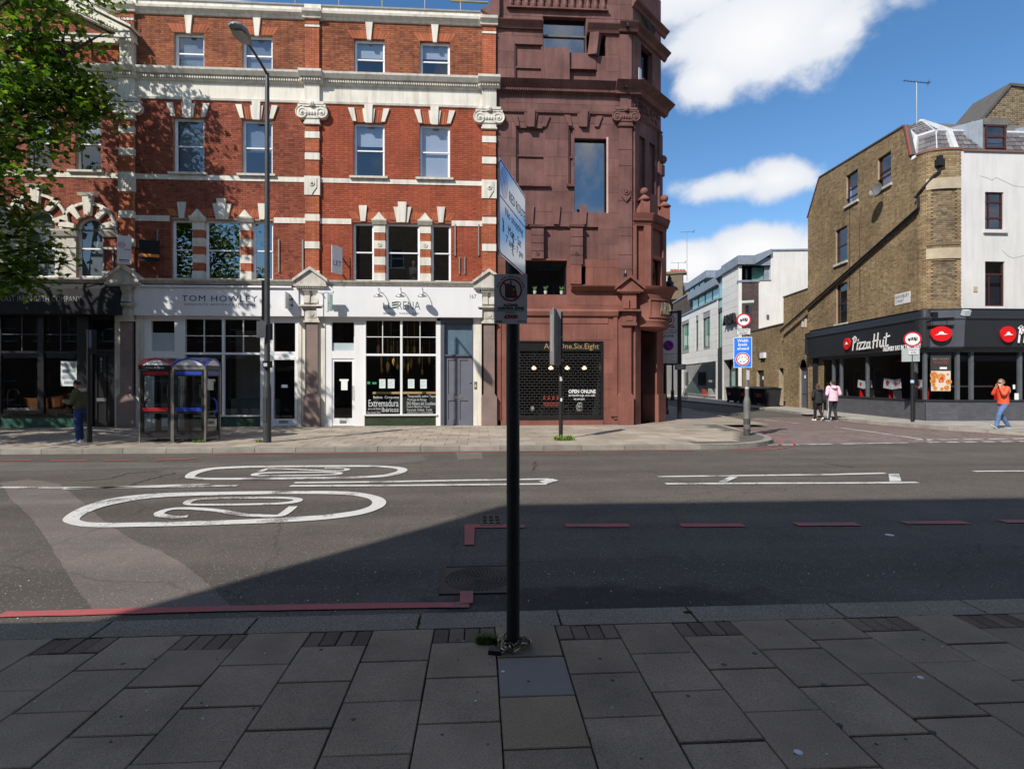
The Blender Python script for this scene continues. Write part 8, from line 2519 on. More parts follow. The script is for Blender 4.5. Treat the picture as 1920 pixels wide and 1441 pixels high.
def far_houses():
# white house closing the view, brick house with the chimney stack
 p=TS@Vector((fS(1262,700)[0]-3,0,0))
 Th=frame(p.x-9,p.y+14,R(-12))
 H=thing('white_house','small white rendered house at the far end of the side street','house',(p.x-4,p.y+14,0))
 mb=MB(Th);mb.box(-4,12,0,8,0,9);mb.build('wall',M_RENDER,H)
 mb=MB(Th);mb.prism([(-4.3,9.001),(12.3,9.001),(9,11),(-1,11)],-.3,8.3,'y');mb.build('roof',M_SLATE,H)
 for x in(-2.5,.2,2.9,5.6,8.3):
  for z in(1.2,5.2):
   m_=MB(Th);m_.box(x-.6,x+.6,-.06,-.002,z,z+2);w=m_.build('window',M_CHARCOAL,H)
   m_=MB(Th);m_.quad((x-.5,-.065,z+.1),(x+.5,-.065,z+.1),(x+.5,-.065,z+1.9),(x-.5,-.065,z+1.9));m_.build('pane',M_GLASS,w)
   # brick terrace behind the modern shop, with chimney
 d=ray(1270,520);s=86/math.sqrt(d.x**2+d.y**2)
 c=Vector((d.x*s,d.y*s))
 Tc=frame(c.x,c.y,R(-25));fc=plane_px(Tc)
 H=thing('brick_house','old brick house with a slate roof and a tall chimney stack beyond the modern shop','house',(c.x,c.y,0))
 P=lambda u,v:fc(u,v)
 x0,x1=P(1251,520)[0],P(1290,520)[0]
 mb=MB(Tc);mb.box(P(1240,600)[0],P(1300,600)[0],1.5,9,0,P(1270,541)[1]);mb.build('wall',M_STOCK_DK,H)
 lay_bricks(Tc,brick_rows(P(1240,600)[0],P(1300,600)[0],8,P(1270,541)[1],lambda a,b:[],Lb=.45,Hb=.15,j=.03),1.5,M_STOCK,H,n_own=0)
 mb=MB(Tc);ze=P(1270,541)[1];zr=P(1270,520)[1];mb.add([(P(1240,600)[0],1.2,ze-.1),(P(1300,600)[0],1.2,ze-.1),(P(1300,600)[0],5,zr),(P(1240,600)[0],5,zr)],[(0,1,2,3)]);mb.build('roof',M_SLATE,H)
 mb=MB(Tc);mb.box(x0,P(1280,520)[0],-.0,1.4,P(1270,560)[1],P(1270,513)[1]);mb.box(x0-.2,P(1286,520)[0],-.2,1.6,P(1270,513)[1],P(1270,508.5)[1]);ch=mb.build('chimney',M_STOCK_DK,H)
 for i,u in enumerate((1258.5,1264,1269.5,1275.5,1281)):
  mb=MB(Tc);x=P(u,505)[0];mb.lathe([(.2,P(u,508.5)[1]),(.24,P(u,507)[1]),(.17,P(u,504)[1]),(.2,P(u,503.4)[1]),(.1,P(u,503.2)[1])],(x,.7,0),10);mb.build('chimney_pot',mat('red_clay_pot',(.35,.1,.06)),ch)
 def aerial(name,label,u,v0,v1,w,T,f,par=None):
  t=thing(name,label,'aerial',tuple(T@Vector((f(u,v1)[0],.7,f(u,v1)[1]))))
  x,z0,z1=f(u,v1)[0],f(u,v1)[1],f(u,v0)[1]
  mb=MB(T);mb.tube([(x,.7,z0),(x,.7,z1)],.045*w,6);mb.build('mast',M_CHROME,t)
  mb=MB(T);L_=1.1*w
  mb.tube([(x-L_,.7,z1+.1*w),(x+L_,.7,z1-.02)],.025*w,5)
  for i in range(9):
   xx=x-L_+2*L_*i/8;mb.tube([(xx,.7-.2*w,z1+.08*w-.12*w*i/8),(xx,.7+.2*w,z1+.08*w-.12*w*i/8+.04)],.016*w,4)
  mb.tube([(x+L_*.9,.7,z1-.3*w),(x+L_,.7,z1+.3*w)],.02*w,4);mb.tube([(x+L_*.8,.7,z1-.05),(x+L_*1.1,.7,z1+.1*w)],.03*w,4);mb.build('array',M_BLACKM,t)
 aerial('tv_aerial','small television aerial above the chimney pots of the old brick house',1271,491,508,.95,Tc,fc)
 aerial('tv_aerial','tall thin mast aerial rising beyond the modern white shop',1287.5,433,525,.9,Tc,fc)
 aerial('tv_aerial','television aerial on a pole above the slate mansard of the corner restaurant',1741.5,139,230,.55,TF@Matrix.Translation((0,1.8,0)),plane_px(TF@Matrix.Translation((0,1.8,0))))
far_houses()
def left_row():
 """terrace down the left of the side street, seen in the windows opposite and closing the view"""
 e=Vector((7.45,22.42))+SD*22.05
 for k,(m,lab)in enumerate(((M_STOCK,'plain yellow brick house down the left of the side street'),(M_RENDER,'plain white rendered house farther down the left of the side street'),(M_STOCK_DK,'sooty brick house at the far left end of the side street'))):
  p=e+SD*(14*k);q=p+SD*13.99
  T=frame(p.x,p.y,math.atan2(SD.y,SD.x))
  H=thing('street_house',lab,'house',(p.x,p.y,0))
  hs=[(x,x+1.1,z,z+1.9,.15)for x in(1.2,4.2,7.2,10.2)for z in(.9,4.3,7.3)]
  mb=MB(T);wall_face(mb,0,13.98,0,10,0,hs);mb.box(0,13.98,.3,9,9.8,10);mb.quad((0,0,0),(0,9,0),(0,9,10),(0,0,10));mb.quad((13.98,0,0),(13.98,9,0),(13.98,9,10),(13.98,0,10));mb.build('wall',mat('plain_stock',(.24,.17,.1),var=.25)if m is not M_RENDER else m,H)
  for h in hs:sash(H,T,*h[:4],.08)
  mb=MB(T);mb.quad((0,.6,0),(13.98,.6,0),(13.98,.6,10),(0,.6,10));mb.build('room_lining',M_ROOMSHADE,H)
left_row()
# == buildings on the camera's side (they shade the road)
def camera_side():
 Yb=-4.3
 kx=math.cos(SUN_AZ)
 def height(yshadow):return(yshadow-Yb)/math.cos(SUN_AZ)*math.tan(SUN_EL)
 p=on_ground(190,1160);q=on_ground(1050,944)
 xedge=p.x-(p.y-Yb)*math.tan(SUN_AZ)
 H1,H2=height(q.y),height(p.y-.05)
 rr=random.Random(21)
 for nm,lab,x0,x1,H,m in(('terrace_block','tall brick block on the near side whose shadow covers the road',xedge,70,H1,M_STOCK),('terrace_block','lower brick block on the near side left of the tall one',-75,xedge-.01,H2,M_BRICK_MID)):
  B=thing(nm,lab,'building',((x0+x1)/2 if x1-x0<60 else x0+10,Yb-2,0))
  T=Matrix.Translation((0,Yb,0))@Matrix.Rotation(math.pi,4,'Z')
  a,b=-x1,-x0
  holes=[]
  x=max(a,-30)+1.2
  while x<min(b,45)-1.6:
   for z in((.4,3.2),(5.0,6.9),(8.2,9.9),(11.2,12.6)):
    if z[1]<H-.8:holes.append((x,x+1.1,z[0],z[1],.15))
   x+=2.5
  mb=MB(T);wall_face(mb,a,b,0,H,0,holes)
  mb.quad((a,0,H),(b,0,H),(b,9,H),(a,9,H));mb.quad((a,0,0),(a,9,0),(a,9,H),(a,0,H));mb.quad((b,0,0),(b,0,H),(b,9,H),(b,9,0));mb.quad((a,9,0),(b,9,0),(b,9,H),(a,9,H))
  mb.build('wall',mat('plain_brick_far',(.20,.11,.075),var=.2)if m is M_BRICK_MID else mat('plain_stock_far',(.24,.17,.1),var=.2),B)
  mb=MB(T)
  for h in holes:
   mb.quad((h[0],.15,h[2]),(h[1],.15,h[2]),(h[1],.15,h[3]),(h[0],.15,h[3]))
  mb.build('panes',mat('dark_pane',(.03,.035,.04),var=.2,rough=.15),B)
  mb=MB(T)
  for h in holes:
   mb.box(h[0],h[0]+.07,.06,.14,h[2],h[3]);mb.box(h[1]-.07,h[1],.06,.14,h[2],h[3]);mb.box(h[0]+.07,h[1]-.07,.06,.14,(h[2]+h[3])/2-.04,(h[2]+h[3])/2+.04);mb.box(h[0]-.1,h[1]+.1,-.08,.1,h[2]-.12,h[2])
  mb.box(a,b,-.12,0,3.6,4.1);mb.build('window_frames',M_WHITE,B)
camera_side()
# == street furniture
M_POST=mat('black_post',(.013,.0125,.012),var=.25,scale=4,fine=.25,bscale=60,rough=.55,bump=.15)
M_POSTGREY=mat('grey_post',(.13,.13,.125),var=.25,scale=3,fine=.2,bscale=50,rough=.6,streak=.3)
M_LAMPPOST=mat('lamp_post_paint',(.045,.047,.05),var=.2,scale=2,rough=.45)
M_SIGNBACK=mat('grey_sign_back',(.16,.16,.165),var=.12,rough=.5)
M_SIGNWHITE=mat('white_sign_face',(.70,.70,.71),var=.04,rough=.35)
M_SIGNGREY=mat('dull_sign_face',(.52,.52,.54),var=.06,rough=.45)
M_ENAMEL=mat('glossy_enamel',(.68,.70,.73),var=.03,rough=.12,spec=.6,coat=.6)
M_SIGNRED=mat('sign_red',(.45,.012,.03),var=.05,rough=.35)
M_SIGNBLUE=mat('sign_blue',(.02,.17,.72),var=.04,rough=.35)
M_DEEPBLUE=mat('deep_sign_blue',(.012,.03,.33),var=.05,rough=.35)
M_YELLOWMETAL=mat('yellowed_steel',(.36,.32,.2),var=.3,rough=.35,metal=.8)
def cam_T(p,yaw=0.0):
 """frame at p whose y axis points away from the lens (turned by yaw)"""
 a=math.atan2(p[0],p[1])
 return frame(p[0],p[1],-a+R(yaw))
 # ---- the post in front
def front_post():
 b=on_ground(962,1212,.12)
 t=thing('sign_post','tall black painted post standing on the near paving with two plates bolted on','sign post',tuple(b))
 mb=MB();mb.tube([(b.x,b.y,.1),(b.x,b.y,2.78)],.0405,24);mb.lathe([(.0405,2.78),(.03,2.8),(0,2.805)],(b.x,b.y,0),24);mb.build('post',M_POST,t,smooth=True)
 mb=MB();rr=random.Random(5)
 mb.lathe([(.0412,1.06),(.0415,1.075),(.0412,1.09)],(b.x,b.y,0),24);mb.lathe([(.0412,.62),(.0415,.64),(.0412,.66)],(b.x,b.y,0),24);mb.build('band',M_POST,t)
 # alcohol control plate: faces the lens
 T=cam_T((b.x-.008,b.y-.05),0)
 f=plane_px(T)
 q=rect_px(f,926.5,514,988.5,607)
 mb=MB(T);r_=.012
 mb.box(q[0],q[1],-.0,.004,q[2],q[3]);pl=mb.build('alcohol_plate',M_SIGNGREY,t)
 L=lambda body,a,b_,c,d,m,**k:text(body,'lettering',m,pl,T,q[0]+(q[1]-q[0])*a,q[0]+(q[1]-q[0])*b_,q[2]+(q[3]-q[2])*c,q[2]+(q[3]-q[2])*d,y=-.0008,ext=.0012,**k)
 cx,cz=q[0]+(q[1]-q[0])*.5,q[2]+(q[3]-q[2])*.685
 R_=(q[1]-q[0])*.345
 mb=MB(T);mb.disc((cx,cz),R_,-.002,-.0004,40,R_*.86)
 d=R_*.93*.7071;w=R_*.05
 mb.prism([(cx-d-w,cz+d-w),(cx+d-w,cz-d-w),(cx+d+w,cz-d+w),(cx-d+w,cz+d+w)],-.0022,-.0008,'y');mb.build('red_ring',mat('dull_red_ring',(.26,.012,.02),var=.1),pl)
 mb=MB(T)
 def bottle(x,zb,h,w):mb.prism([(x-w,zb),(x+w,zb),(x+w,zb+h*.55),(x+w*.4,zb+h*.75),(x+w*.4,zb+h),(x-w*.4,zb+h),(x-w*.4,zb+h*.75),(x-w,zb+h*.55)],-.0018,-.0004,'y')
 mb.box(cx-R_*.5,cx-R_*.1,-.0018,-.0004,cz-R_*.6,cz+R_*.55);bottle(cx+R_*.02,cz-R_*.5,R_*1.3,R_*.18);bottle(cx+R_*.38,cz-R_*.62,R_*.9,R_*.16)
 mb.box(cx-R_*.42,cx+R_*.5,-.0018,-.0004,cz-R_*.72,cz-R_*.5);mb.box(cx+R_*.15,cx+R_*.42,-.0018,-.0004,cz+R_*.1,cz+R_*.4);mb.build('bottle_print',mat('charcoal_print',(.05,.05,.045),var=.3,scale=60),pl)
 mb=MB(T)
 for i in range(30):
  if i%6==5:continue
  a0=R(170-i*5.6);a1=R(170-i*5.6-3.6)
  mb.prism([(cx+r*math.cos(a),cz+r*math.sin(a))for r,a in((R_*1.13,a0),(R_*1.24,a0),(R_*1.24,a1),(R_*1.13,a1))],-.0014,-.0004,'y')
 mb.build('small_print',M_INK,pl)
 L('ALCOHOL',.27,.73,.353,.406,M_INK,bold=.06);L('CONTROL ZONE',.1,.9,.285,.342,M_INK,bold=.06)
 mb=MB(T)
 for a,b_,c,d_ in((.06,.94,.262,.272),(.32,.66,.222,.236)):mb.box(q[0]+(q[1]-q[0])*a,q[0]+(q[1]-q[0])*b_,-.0014,-.0004,q[2]+(q[3]-q[2])*c,q[2]+(q[3]-q[2])*d_)
 mb.box(q[0]+(q[1]-q[0])*.05,q[0]+(q[1]-q[0])*.24,-.0014,-.0004,q[2]+(q[3]-q[2])*.035,q[2]+(q[3]-q[2])*.065);mb.box(q[0]+(q[1]-q[0])*.7,q[0]+(q[1]-q[0])*.95,-.0014,-.0004,q[2]+(q[3]-q[2])*.045,q[2]+(q[3]-q[2])*.06);mb.build('small_print',mat('grey_ink',(.12,.12,.12)),pl)
 L('£500',.3,.72,.105,.19,mat('dull_red_ring',(.26,.012,.02)),bold=.06)
 # red-route plate: almost edge-on, glossy enamel
 pl0=depth_pt(936,291,2.88);pr0=depth_pt(985.5,370,3.52)
 dx,dy=pr0.x-pl0.x,pr0.y-pl0.y
 Tr=frame(pl0.x,pl0.y,math.atan2(dy,dx));ln=math.hypot(dx,dy)
 zt=(pl0.z+pr0.z)/2;zb=depth_pt(985.5,512,3.52).z
 zbl=depth_pt(936,484,2.88).z;zb=(zb+zbl)/2
 print('RED ROUTE',ln,zt,zb,pl0.z,pr0.z,zbl)
 H_=zt-zb
 rc=.035
 def rrect(x0,x1,z0,z1,r,n=5):
  o=[]
  for(cx_,cz_,a0)in((x1-r,z0+r,-90),(x1-r,z1-r,0),(x0+r,z1-r,90),(x0+r,z0+r,180)):
   o+=[(cx_+r*math.cos(R(a0+90*i/n)),cz_+r*math.sin(R(a0+90*i/n)))for i in range(n+1)]
  return o
  # the readable face is on the +x side of the road: it looks towards -y of the frame turned round
  # (frame x runs away from the lens; the visible side is the frame's -y side)
 mb=MB(Tr);mb.prism(rrect(0,ln,zb,zt,rc),0,.004,'y');rp=mb.build('red_route_plate',M_ENAMEL,t)
 mb=MB(Tr);o,i_=rrect(.006,ln-.006,zb+.006,zt-.006,rc*.9),rrect(.014,ln-.014,zb+.014,zt-.014,rc*.8)
 n=len(o);mb.add([(p[0],-.0005,p[1])for p in o]+[(p[0],-.0005,p[1])for p in i_],[(k,(k+1)%n,n+(k+1)%n,n+k)for k in range(n)])
 mb.box(.012,ln-.012,-.0005,-.0001,zb+H_*.60,zb+H_*.612);mb.build('border',mat('purple_red_border',(.3,.02,.08)),rp)
 K=lambda body,a,b_,c,d,**k:text(body,'lettering',M_INK,rp,Tr,ln*a,ln*b_,zb+H_*c,zb+H_*d,y=-.0002,ext=.0004,**k)
 K('RED ROUTE',.34,.97,.68,.79);K('No stopping',.2,.88,.44,.56);K('Mon - Sat',.3,.8,.3,.4);K('7 am - 7 pm',.22,.88,.16,.27)
 cx,cz,r0=ln*.17,zb+H_*.80,H_*.16
 mb=MB(Tr);mb.disc((cx,cz),r0*.84,-.0007,-.0002,28);mb.build('blue_disc',mat('enamel_blue',(.02,.06,.45),rough=.15,coat=.6),rp)
 mb=MB(Tr);mb.disc((cx,cz),r0,-.0009,-.0002,28,r0*.82)
 for s in(1,-1):
  d=r0*.6;w=r0*.09;mb.prism([(cx-d-w,cz+s*(d-w)),(cx+d-w,cz+s*(-d-w)),(cx+d+w,cz+s*(-d+w)),(cx-d+w,cz+s*(d+w))][::s],-.0013,-.0008,'y')
 mb.build('red_cross',mat('enamel_red',(.4,.01,.05),rough=.15,coat=.6),rp)
 # scribbled stickers
 mb=MB(Tr);rr=random.Random(3)
 for(a,b_,ca,cb)in((.10,.16,.27,.40),(.42,.52,.12,.37)):
  x,z=ln*a,zb+H_*cb
  pts=[]
  for i in range(36):pts.append((ln*rr.uniform(a,b_),zb+H_*(ca+(cb-ca)*(1-i/36))+rr.uniform(-.012,.012)))
  mb.ribbon_wall(pts,.0035,-.0006,.0003)
 mb.build('scribble',M_INK,rp)
 mb=MB(Tr)
 for z in(zb+H_*.2,zb+H_*.8):mb.box(ln*.1,ln*.9,.004,.02,z-.015,z+.015)
 mb.build('stiffener',M_SIGNBACK,rp)
 for z in(zb+H_*.2,zb+H_*.8):
  c=Tr@Vector((ln*.62,.02,z));mb=MB();mb.tube([c,Vector((b.x,b.y,z))],.012,6);mb.build('clamp',M_POST,t)
 return b
FP=front_post()
def chain_lock():
 t=thing('security_chain','heavy steel chain heaped round the foot of the near black post','chain',(FP.x,FP.y,.12))
 rr=random.Random(2)
 pts=[]
 N_=34
 for i in range(N_):
  a=i/N_*2.6*math.pi*1.55+.4
  r_=.07+.018*math.sin(i*1.7)+(.03 if i>20 else 0)
  x=FP.x+r_*math.cos(a)+.012;y=FP.y-.012+r_*math.sin(a)*(1.0 if math.sin(a)<0 else .55)
  z=.135+.028*abs(math.sin(i*1.13))+(.03 if i%9 in(3,4)else 0)
  pts.append(Vector((x,y,z)))
 for i in range(N_-1):
  a,b=pts[i],pts[i+1]
  c=(a+b)/2;d=(b-a).normalized()
  side=d.cross(Vector((0,0,1))).normalized()
  if i%2:side=(side*.25+Vector((0,0,1))).normalized()
  mb=MB();loop=[]
  for k in range(15):
   w=2*math.pi*k/14;loop.append(c+d*(.0235*math.cos(w))+side*(.0145*math.sin(w)))
  mb.tube(loop,.0052,6,caps=False)
  mb.build('chain_link',M_YELLOWMETAL if i%3 else mat('dark_steel',(.10,.09,.07),rough=.4,metal=.8),t,smooth=True)
 c=on_ground(927,1225,.12)
 t=thing('padlock','dark blue padlock lying at the left of the chain on the paving','padlock',(c.x,c.y,.12))
 mb=MB(frame(c.x+.005,c.y-.0,R(-14),.122));mb.prism([(-.038,-.024),(.034,-.024),(.04,-.012),(.04,.02),(.03,.026),(-.03,.026),(-.04,.016),(-.04,-.012)],0,.026,'z');mb.build('body',mat('navy_plastic',(.012,.014,.028),var=.1,rough=.4),t)
 mb=MB(frame(c.x+.005,c.y,R(-14),.122));mb.tube([(.038,-.012,.014),(.055,-.014,.02),(.066,0,.022),(.055,.014,.02),(.038,.012,.014)],.005,6);mb.build('shackle',M_CHROME,t)
chain_lock()
def tuft(name,label,px,n,h,spread,z=.12,cols=((.045,.075,.012),)):
 p=on_ground(*px,z)
 rr=random.Random(px[0])
 t=thing(name,label,'weed',(p.x,p.y,z))
 for ci,col in enumerate(cols):
  mb=MB()
  for i in range(n):
   a=rr.uniform(0,6.28);r_=spread*math.sqrt(rr.random());b=Vector((p.x+r_*math.cos(a),p.y+.45*r_*math.sin(a),z))
   l=h*rr.uniform(.4,1);ln=rr.uniform(0,6.28);tip=b+Vector((math.cos(ln)*l*.55,math.sin(ln)*l*.55,l));w=l*.09+.0015
   sd=Vector((-math.sin(ln),math.cos(ln),0))*w;m_=(b+tip)/2+Vector((0,0,l*.15))
   mb.add([b-sd,b+sd,m_+sd*.8,tip,m_-sd*.8],[(0,1,2,4),(4,2,3)])
  mb.build('leaf_blades',mat('weed_green%d'%int(col[1]*1000),col,var=.4,scale=40,rough=.7),t,kind='stuff')
tuft('weed_tuft','small green grass tuft growing beside the foot of the near post',(914,1205),170,.055,.07,cols=((.075,.15,.02),(.13,.11,.04)))
tuft('weed_tuft','bright green weed at the foot of the post by the grilled shop window',(1058,825),240,.16,.3,cols=((.14,.24,.03),))
tuft('weed_tuft','green weed growing at the foot of the blue call box',(374,829),120,.1,.18,cols=((.12,.2,.03),))
tuft('weed_tuft','small weed at the foot of the tall street lamp',(488,829),90,.09,.14,cols=((.13,.21,.03),))
tuft('weed_tuft','grass growing out of the kerb joint right of the near post',(1290,1148),70,.02,.03,cols=((.05,.11,.015),))
# ---- street lamp
def street_lamp():
 b=on_ground(501,829,.12)
 t=thing('street_lamp','tall dark grey street lamp with a curved arm, in front of the white kitchen shop','street lamp',tuple(b))
 zc=(b-Vector((0,0,0))).dot(Vector((sA,cA,0)))
 Zv=lambda v:1.76+(715-v)/FPX*zc
 mb=MB()
 mb.lathe([(.105,.12),(.105,Zv(728)),(.09,Zv(722)),(.075,Zv(718)),(.072,Zv(600)),(.062,Zv(300)),(.055,Zv(140)),(.05,Zv(138)),(0,Zv(137))],(b.x,b.y,0),18);mb.build('column',M_LAMPPOST,t,smooth=True)
 mb=MB();mb.box(b.x-.075,b.x+.02,b.y-.115,b.y-.09,Zv(790),Zv(745));mb.build('access_door',M_LAMPPOST,t)
 # arm swings out over the road
 head=depth_pt(458,72,zc-1.3)
 base=Vector((b.x,b.y,Zv(139)))
 pts=[]
 for i in range(11):
  s=i/10
  p=base.lerp(head,1-(1-s)**1.35);p.z=base.z+(head.z-base.z)*(1-(1-s)**2.3);pts.append(p)
 mb=MB();mb.tube(pts,.035,8,r1=.028);mb.build('arm',M_LAMPPOST,t,smooth=True)
 d=(pts[-1]-pts[-2]);d.z*=.4;d.normalize();sd=Vector((-d.y,d.x,0)).normalized();up=sd.cross(d)*-1
 up=d.cross(sd)if d.cross(sd).z>0 else sd.cross(d)
 Lh=.78
 rings=[(-.12,.05,.04,.0),(0,.09,.07,.0),(.2,.17,.10,.02),(.45,.21,.12,.03),(.66,.17,.1,.02),(.78,.03,.03,.0)]
 vs,fs=[],[];n=14
 for(s,w,h,o)in rings:
  c=head+d*(s-.2)+up*o
  for k in range(n):
   a=2*math.pi*k/n;vs.append(c+sd*(w*math.cos(a))+up*(h*math.sin(a)if math.sin(a)>0 else .5*h*math.sin(a)))
 for i in range(len(rings)-1):
  for k in range(n):
   k2=(k+1)%n;fs.append((i*n+k,i*n+k2,(i+1)*n+k2,(i+1)*n+k))
 fs+=[tuple(range(n-1,-1,-1)),tuple(range((len(rings)-1)*n,len(rings)*n))]
 mb=MB();mb.add(vs,fs);hd=mb.build('lamp_head',mat('lamp_grey',(.22,.24,.26),rough=.4),t,smooth=True)
 mb=MB();vs=[]
 for(s,w)in((.05,.08),(.2,.14),(.42,.17),(.6,.13)):
  c=head+d*(s-.2)-up*.065
  vs+=[c-sd*w,c+sd*w]
 mb.add(vs,[(0,1,3,2),(2,3,5,4),(4,5,7,6)]);mb.build('lamp_lens',mat('lamp_bowl',(.33,.34,.33),rough=.25,coat=.4),hd)
 # narrow signal backing board and two small plates
 T=cam_T((b.x-.1,b.y));f=plane_px(T)
 q=rect_px(f,490.5,526,499,600);mb=MB(T);mb.box(q[0],q[1],-.03,.25,q[2],q[3]);mb.build('signal_board',M_BLACK,t)
 T2=cam_T((b.x,b.y-.12),12);f=plane_px(T2);q=rect_px(f,481.5,602,498,633);mb=MB(T2);mb.box(q[0],q[1],-.01,.01,q[2],q[3]);mb.build('plate_back',M_SIGNBACK,t)
 T2=cam_T((b.x,b.y+.12),-14);f=plane_px(T2);q=rect_px(f,496,606,511.5,637);mb=MB(T2);mb.box(q[0],q[1],-.01,.01,q[2],q[3]);mb.build('plate_back',mat('dark_sign_back',(.06,.065,.08),rough=.5),t)
 T2=cam_T((b.x,b.y),0);f=plane_px(T2);q=rect_px(f,492.5,676.5,511,689);mb=MB(T2);mb.box(q[0],q[1],-.13,.06,q[2],q[3]);cb=mb.build('camera_box',M_BLACK,t)
 mb=MB(T2);mb.box(q[0]+.02,q[0]+.11,-.14,-.131,q[2]+.03,q[2]+.12);mb.build('label',M_SIGNWHITE,cb)
street_lamp()
# ---- call boxes
M_BOXBLACK=mat('call_box_black',(.014,.014,.015),var=.1,rough=.4)
M_BOXSTEEL=mat('call_box_steel',(.30,.29,.27),var=.15,rough=.4,metal=.85)
M_BOXGLASS=glass('call_box_glass',ior=1.7,tint=(.62,.66,.66),rough=.03)
def call_box(u0,u1,vb,colour,name_m,label,words):
 a=on_ground(u0,vb,.12);b=on_ground(u1,vb,.12)
 w=.87
 t=thing('call_box',label,'telephone box',((a.x+b.x)/2,a.y+w/2,.12),'telephone boxes')
 T=frame(a.x,a.y,math.atan2(b.y-a.y,b.x-a.x)*.0,.12)
 H=2.06
 mc=mat(name_m,colour,var=.06,rough=.35)
 po=.04
 for x in(0,w-po):
  for y in(0,w-po):
   mb=MB(T);mb.box(x,x+po,y,y+po,0,H);mb.build('corner_post',M_BOXSTEEL,t)
   # four sides, each a door-like frame
 for k in range(4):
  Tk=T@Matrix.Translation((w/2,w/2,0))@Matrix.Rotation(math.pi/2*k,4,'Z')@Matrix.Translation((-w/2,-w/2,0))
  x0,x1=po+.004,w-po-.004
  m=MB(Tk);fr=.075
  m.box(x0,x0+fr,.008,.05,.13,H-.11);m.box(x1-fr,x1,.008,.05,.13,H-.11);m.box(x0+fr,x1-fr,.008,.05,.13,.26);m.box(x0+fr,x1-fr,.012,.046,.78,.84);m.box(x0+fr,x1-fr,.008,.05,H-.27,H-.11)
  so=m.build('side_frame',M_BOXBLACK,t)
  g=MB(Tk);g.quad((x0+fr,.03,.26),(x1-fr,.03,.26),(x1-fr,.03,.78),(x0+fr,.03,.78));g.build('pane',M_BOXGLASS,so)
  g=MB(Tk);g.quad((x0+fr,.03,.84),(x1-fr,.03,.84),(x1-fr,.03,H-.27),(x0+fr,.03,H-.27));g.build('pane',M_BOXGLASS,so)
  if k<2:
   g=MB(Tk)
   if k==0:g.box(x0+fr-.02,x1-fr+.02,-.004,.0115,.84,.94)
   g.box(x0+fr-.02,x1-fr+.02,-.004,.0075,H-.24,H-.15);g.build('colour_band',mc,so)
   # arched sign over each side
  m=MB(Tk);n=14;rise=.235
  arc_=[(w*i/n,H+rise*math.sin(math.pi*i/n)**.75*.92)for i in range(n+1)]
  ins=[(w*.06+w*.88*i/n,H+.02+(rise-.065)*math.sin(math.pi*i/n)**.75*.92)for i in range(n+1)]
  m.prism([(p[0],p[1])for p in ins],.0,.02,'y');sg=m.build('arched_sign',M_SIGNGREY if words and k==0 else M_SIGNWHITE,t)
  m=MB(Tk)
  for i in range(n):m.prism([ins[i],ins[i+1],arc_[i+1],arc_[i]],-.025,.03,'y')
  m.build('arch_rim',mc,t)
  if k==0 and words:
   text('Telephone','lettering',M_INK,sg,Tk,w*.28,w*.74,H+.045,H+.135,y=-.001,shear=.3)
   text('Coins & Cards','lettering',M_SIGNWHITE,so,Tk,w*.22,w*.76,H-.075,H-.02,y=-.006,shear=.3)
  m=MB(Tk);m.box(-.0,w,-.005,.02,H-.1,H+.02);m.build('header',M_BOXBLACK if words or k else M_BOXSTEEL,t)
  # four-lobed dome
 m=MB(T);n=12;vs,fs=[],[]
 for i in range(n+1):
  for j in range(n+1):
   sx,sy=math.sin(math.pi*i/n)**.75,math.sin(math.pi*j/n)**.75
   vs.append((w*i/n,w*j/n,H+.235*.92*max(sx,sy)+.03*sx*sy))
 for i in range(n):
  for j in range(n):fs.append((i*(n+1)+j,(i+1)*(n+1)+j,(i+1)*(n+1)+j+1,i*(n+1)+j+1))
 m.add(vs,fs);m.build('dome',mat(name_m+'_dome',tuple(c*.3+.022 for c in colour),var=.15,rough=.22,coat=.5),t,smooth=True)
 m=MB(T);m.box(.25,.62,w-.25,w-.1,.7,1.75);ph=m.build('telephone',mat('phone_steel',(.13,.13,.13),metal=.5,rough=.45),t)
 m=MB(T);m.tube([(.33,w-.27,1.5),(.31,w-.29,1.4),(.33,w-.27,1.3)],.025,8);m.build('handset',M_BLACK,ph)
 m=MB(T);m.box(.4,.57,w-.257,w-.251,1.2,1.55);m.build('instruction_panel',M_SIGNGREY,ph)
 m=MB(T);m.box(.06,w-.06,.06,w-.06,.0,.02);m.build('floor_plate',M_IRON,t)
 return t,T,w,H,mc
M_BLUEBOX=(.02,.05,.32)
tb,T_,w_,H_,mc_=call_box(260,321.5,829.5,(.25,.012,.02),'call_box_red','black telephone box with red bands and a red domed roof reading Telephone',True)
for x in(-.06,):
 m=MB(T_)
 for z0 in(.72,):m.tube([(x+.02,.5,.72),(x-.05,.5,.8),(x-.07,.5,.95),(x-.05,.5,1.1),(x+.02,.5,1.18)],.02,8)
 m.build('door_pull',mc_,tb)
tb,T_,w_,H_,mc_=call_box(323,384.5,829.5,M_BLUEBOX,'call_box_blue','black telephone box with blue bands, a blue domed roof and blank white signs',False)
m=MB(T_);m.tube([(w_-.01,.45,.72),(w_+.07,.45,.8),(w_+.09,.45,.95),(w_+.07,.45,1.1),(w_-.01,.45,1.18)],.022,8);m.build('door_pull',mc_,tb)
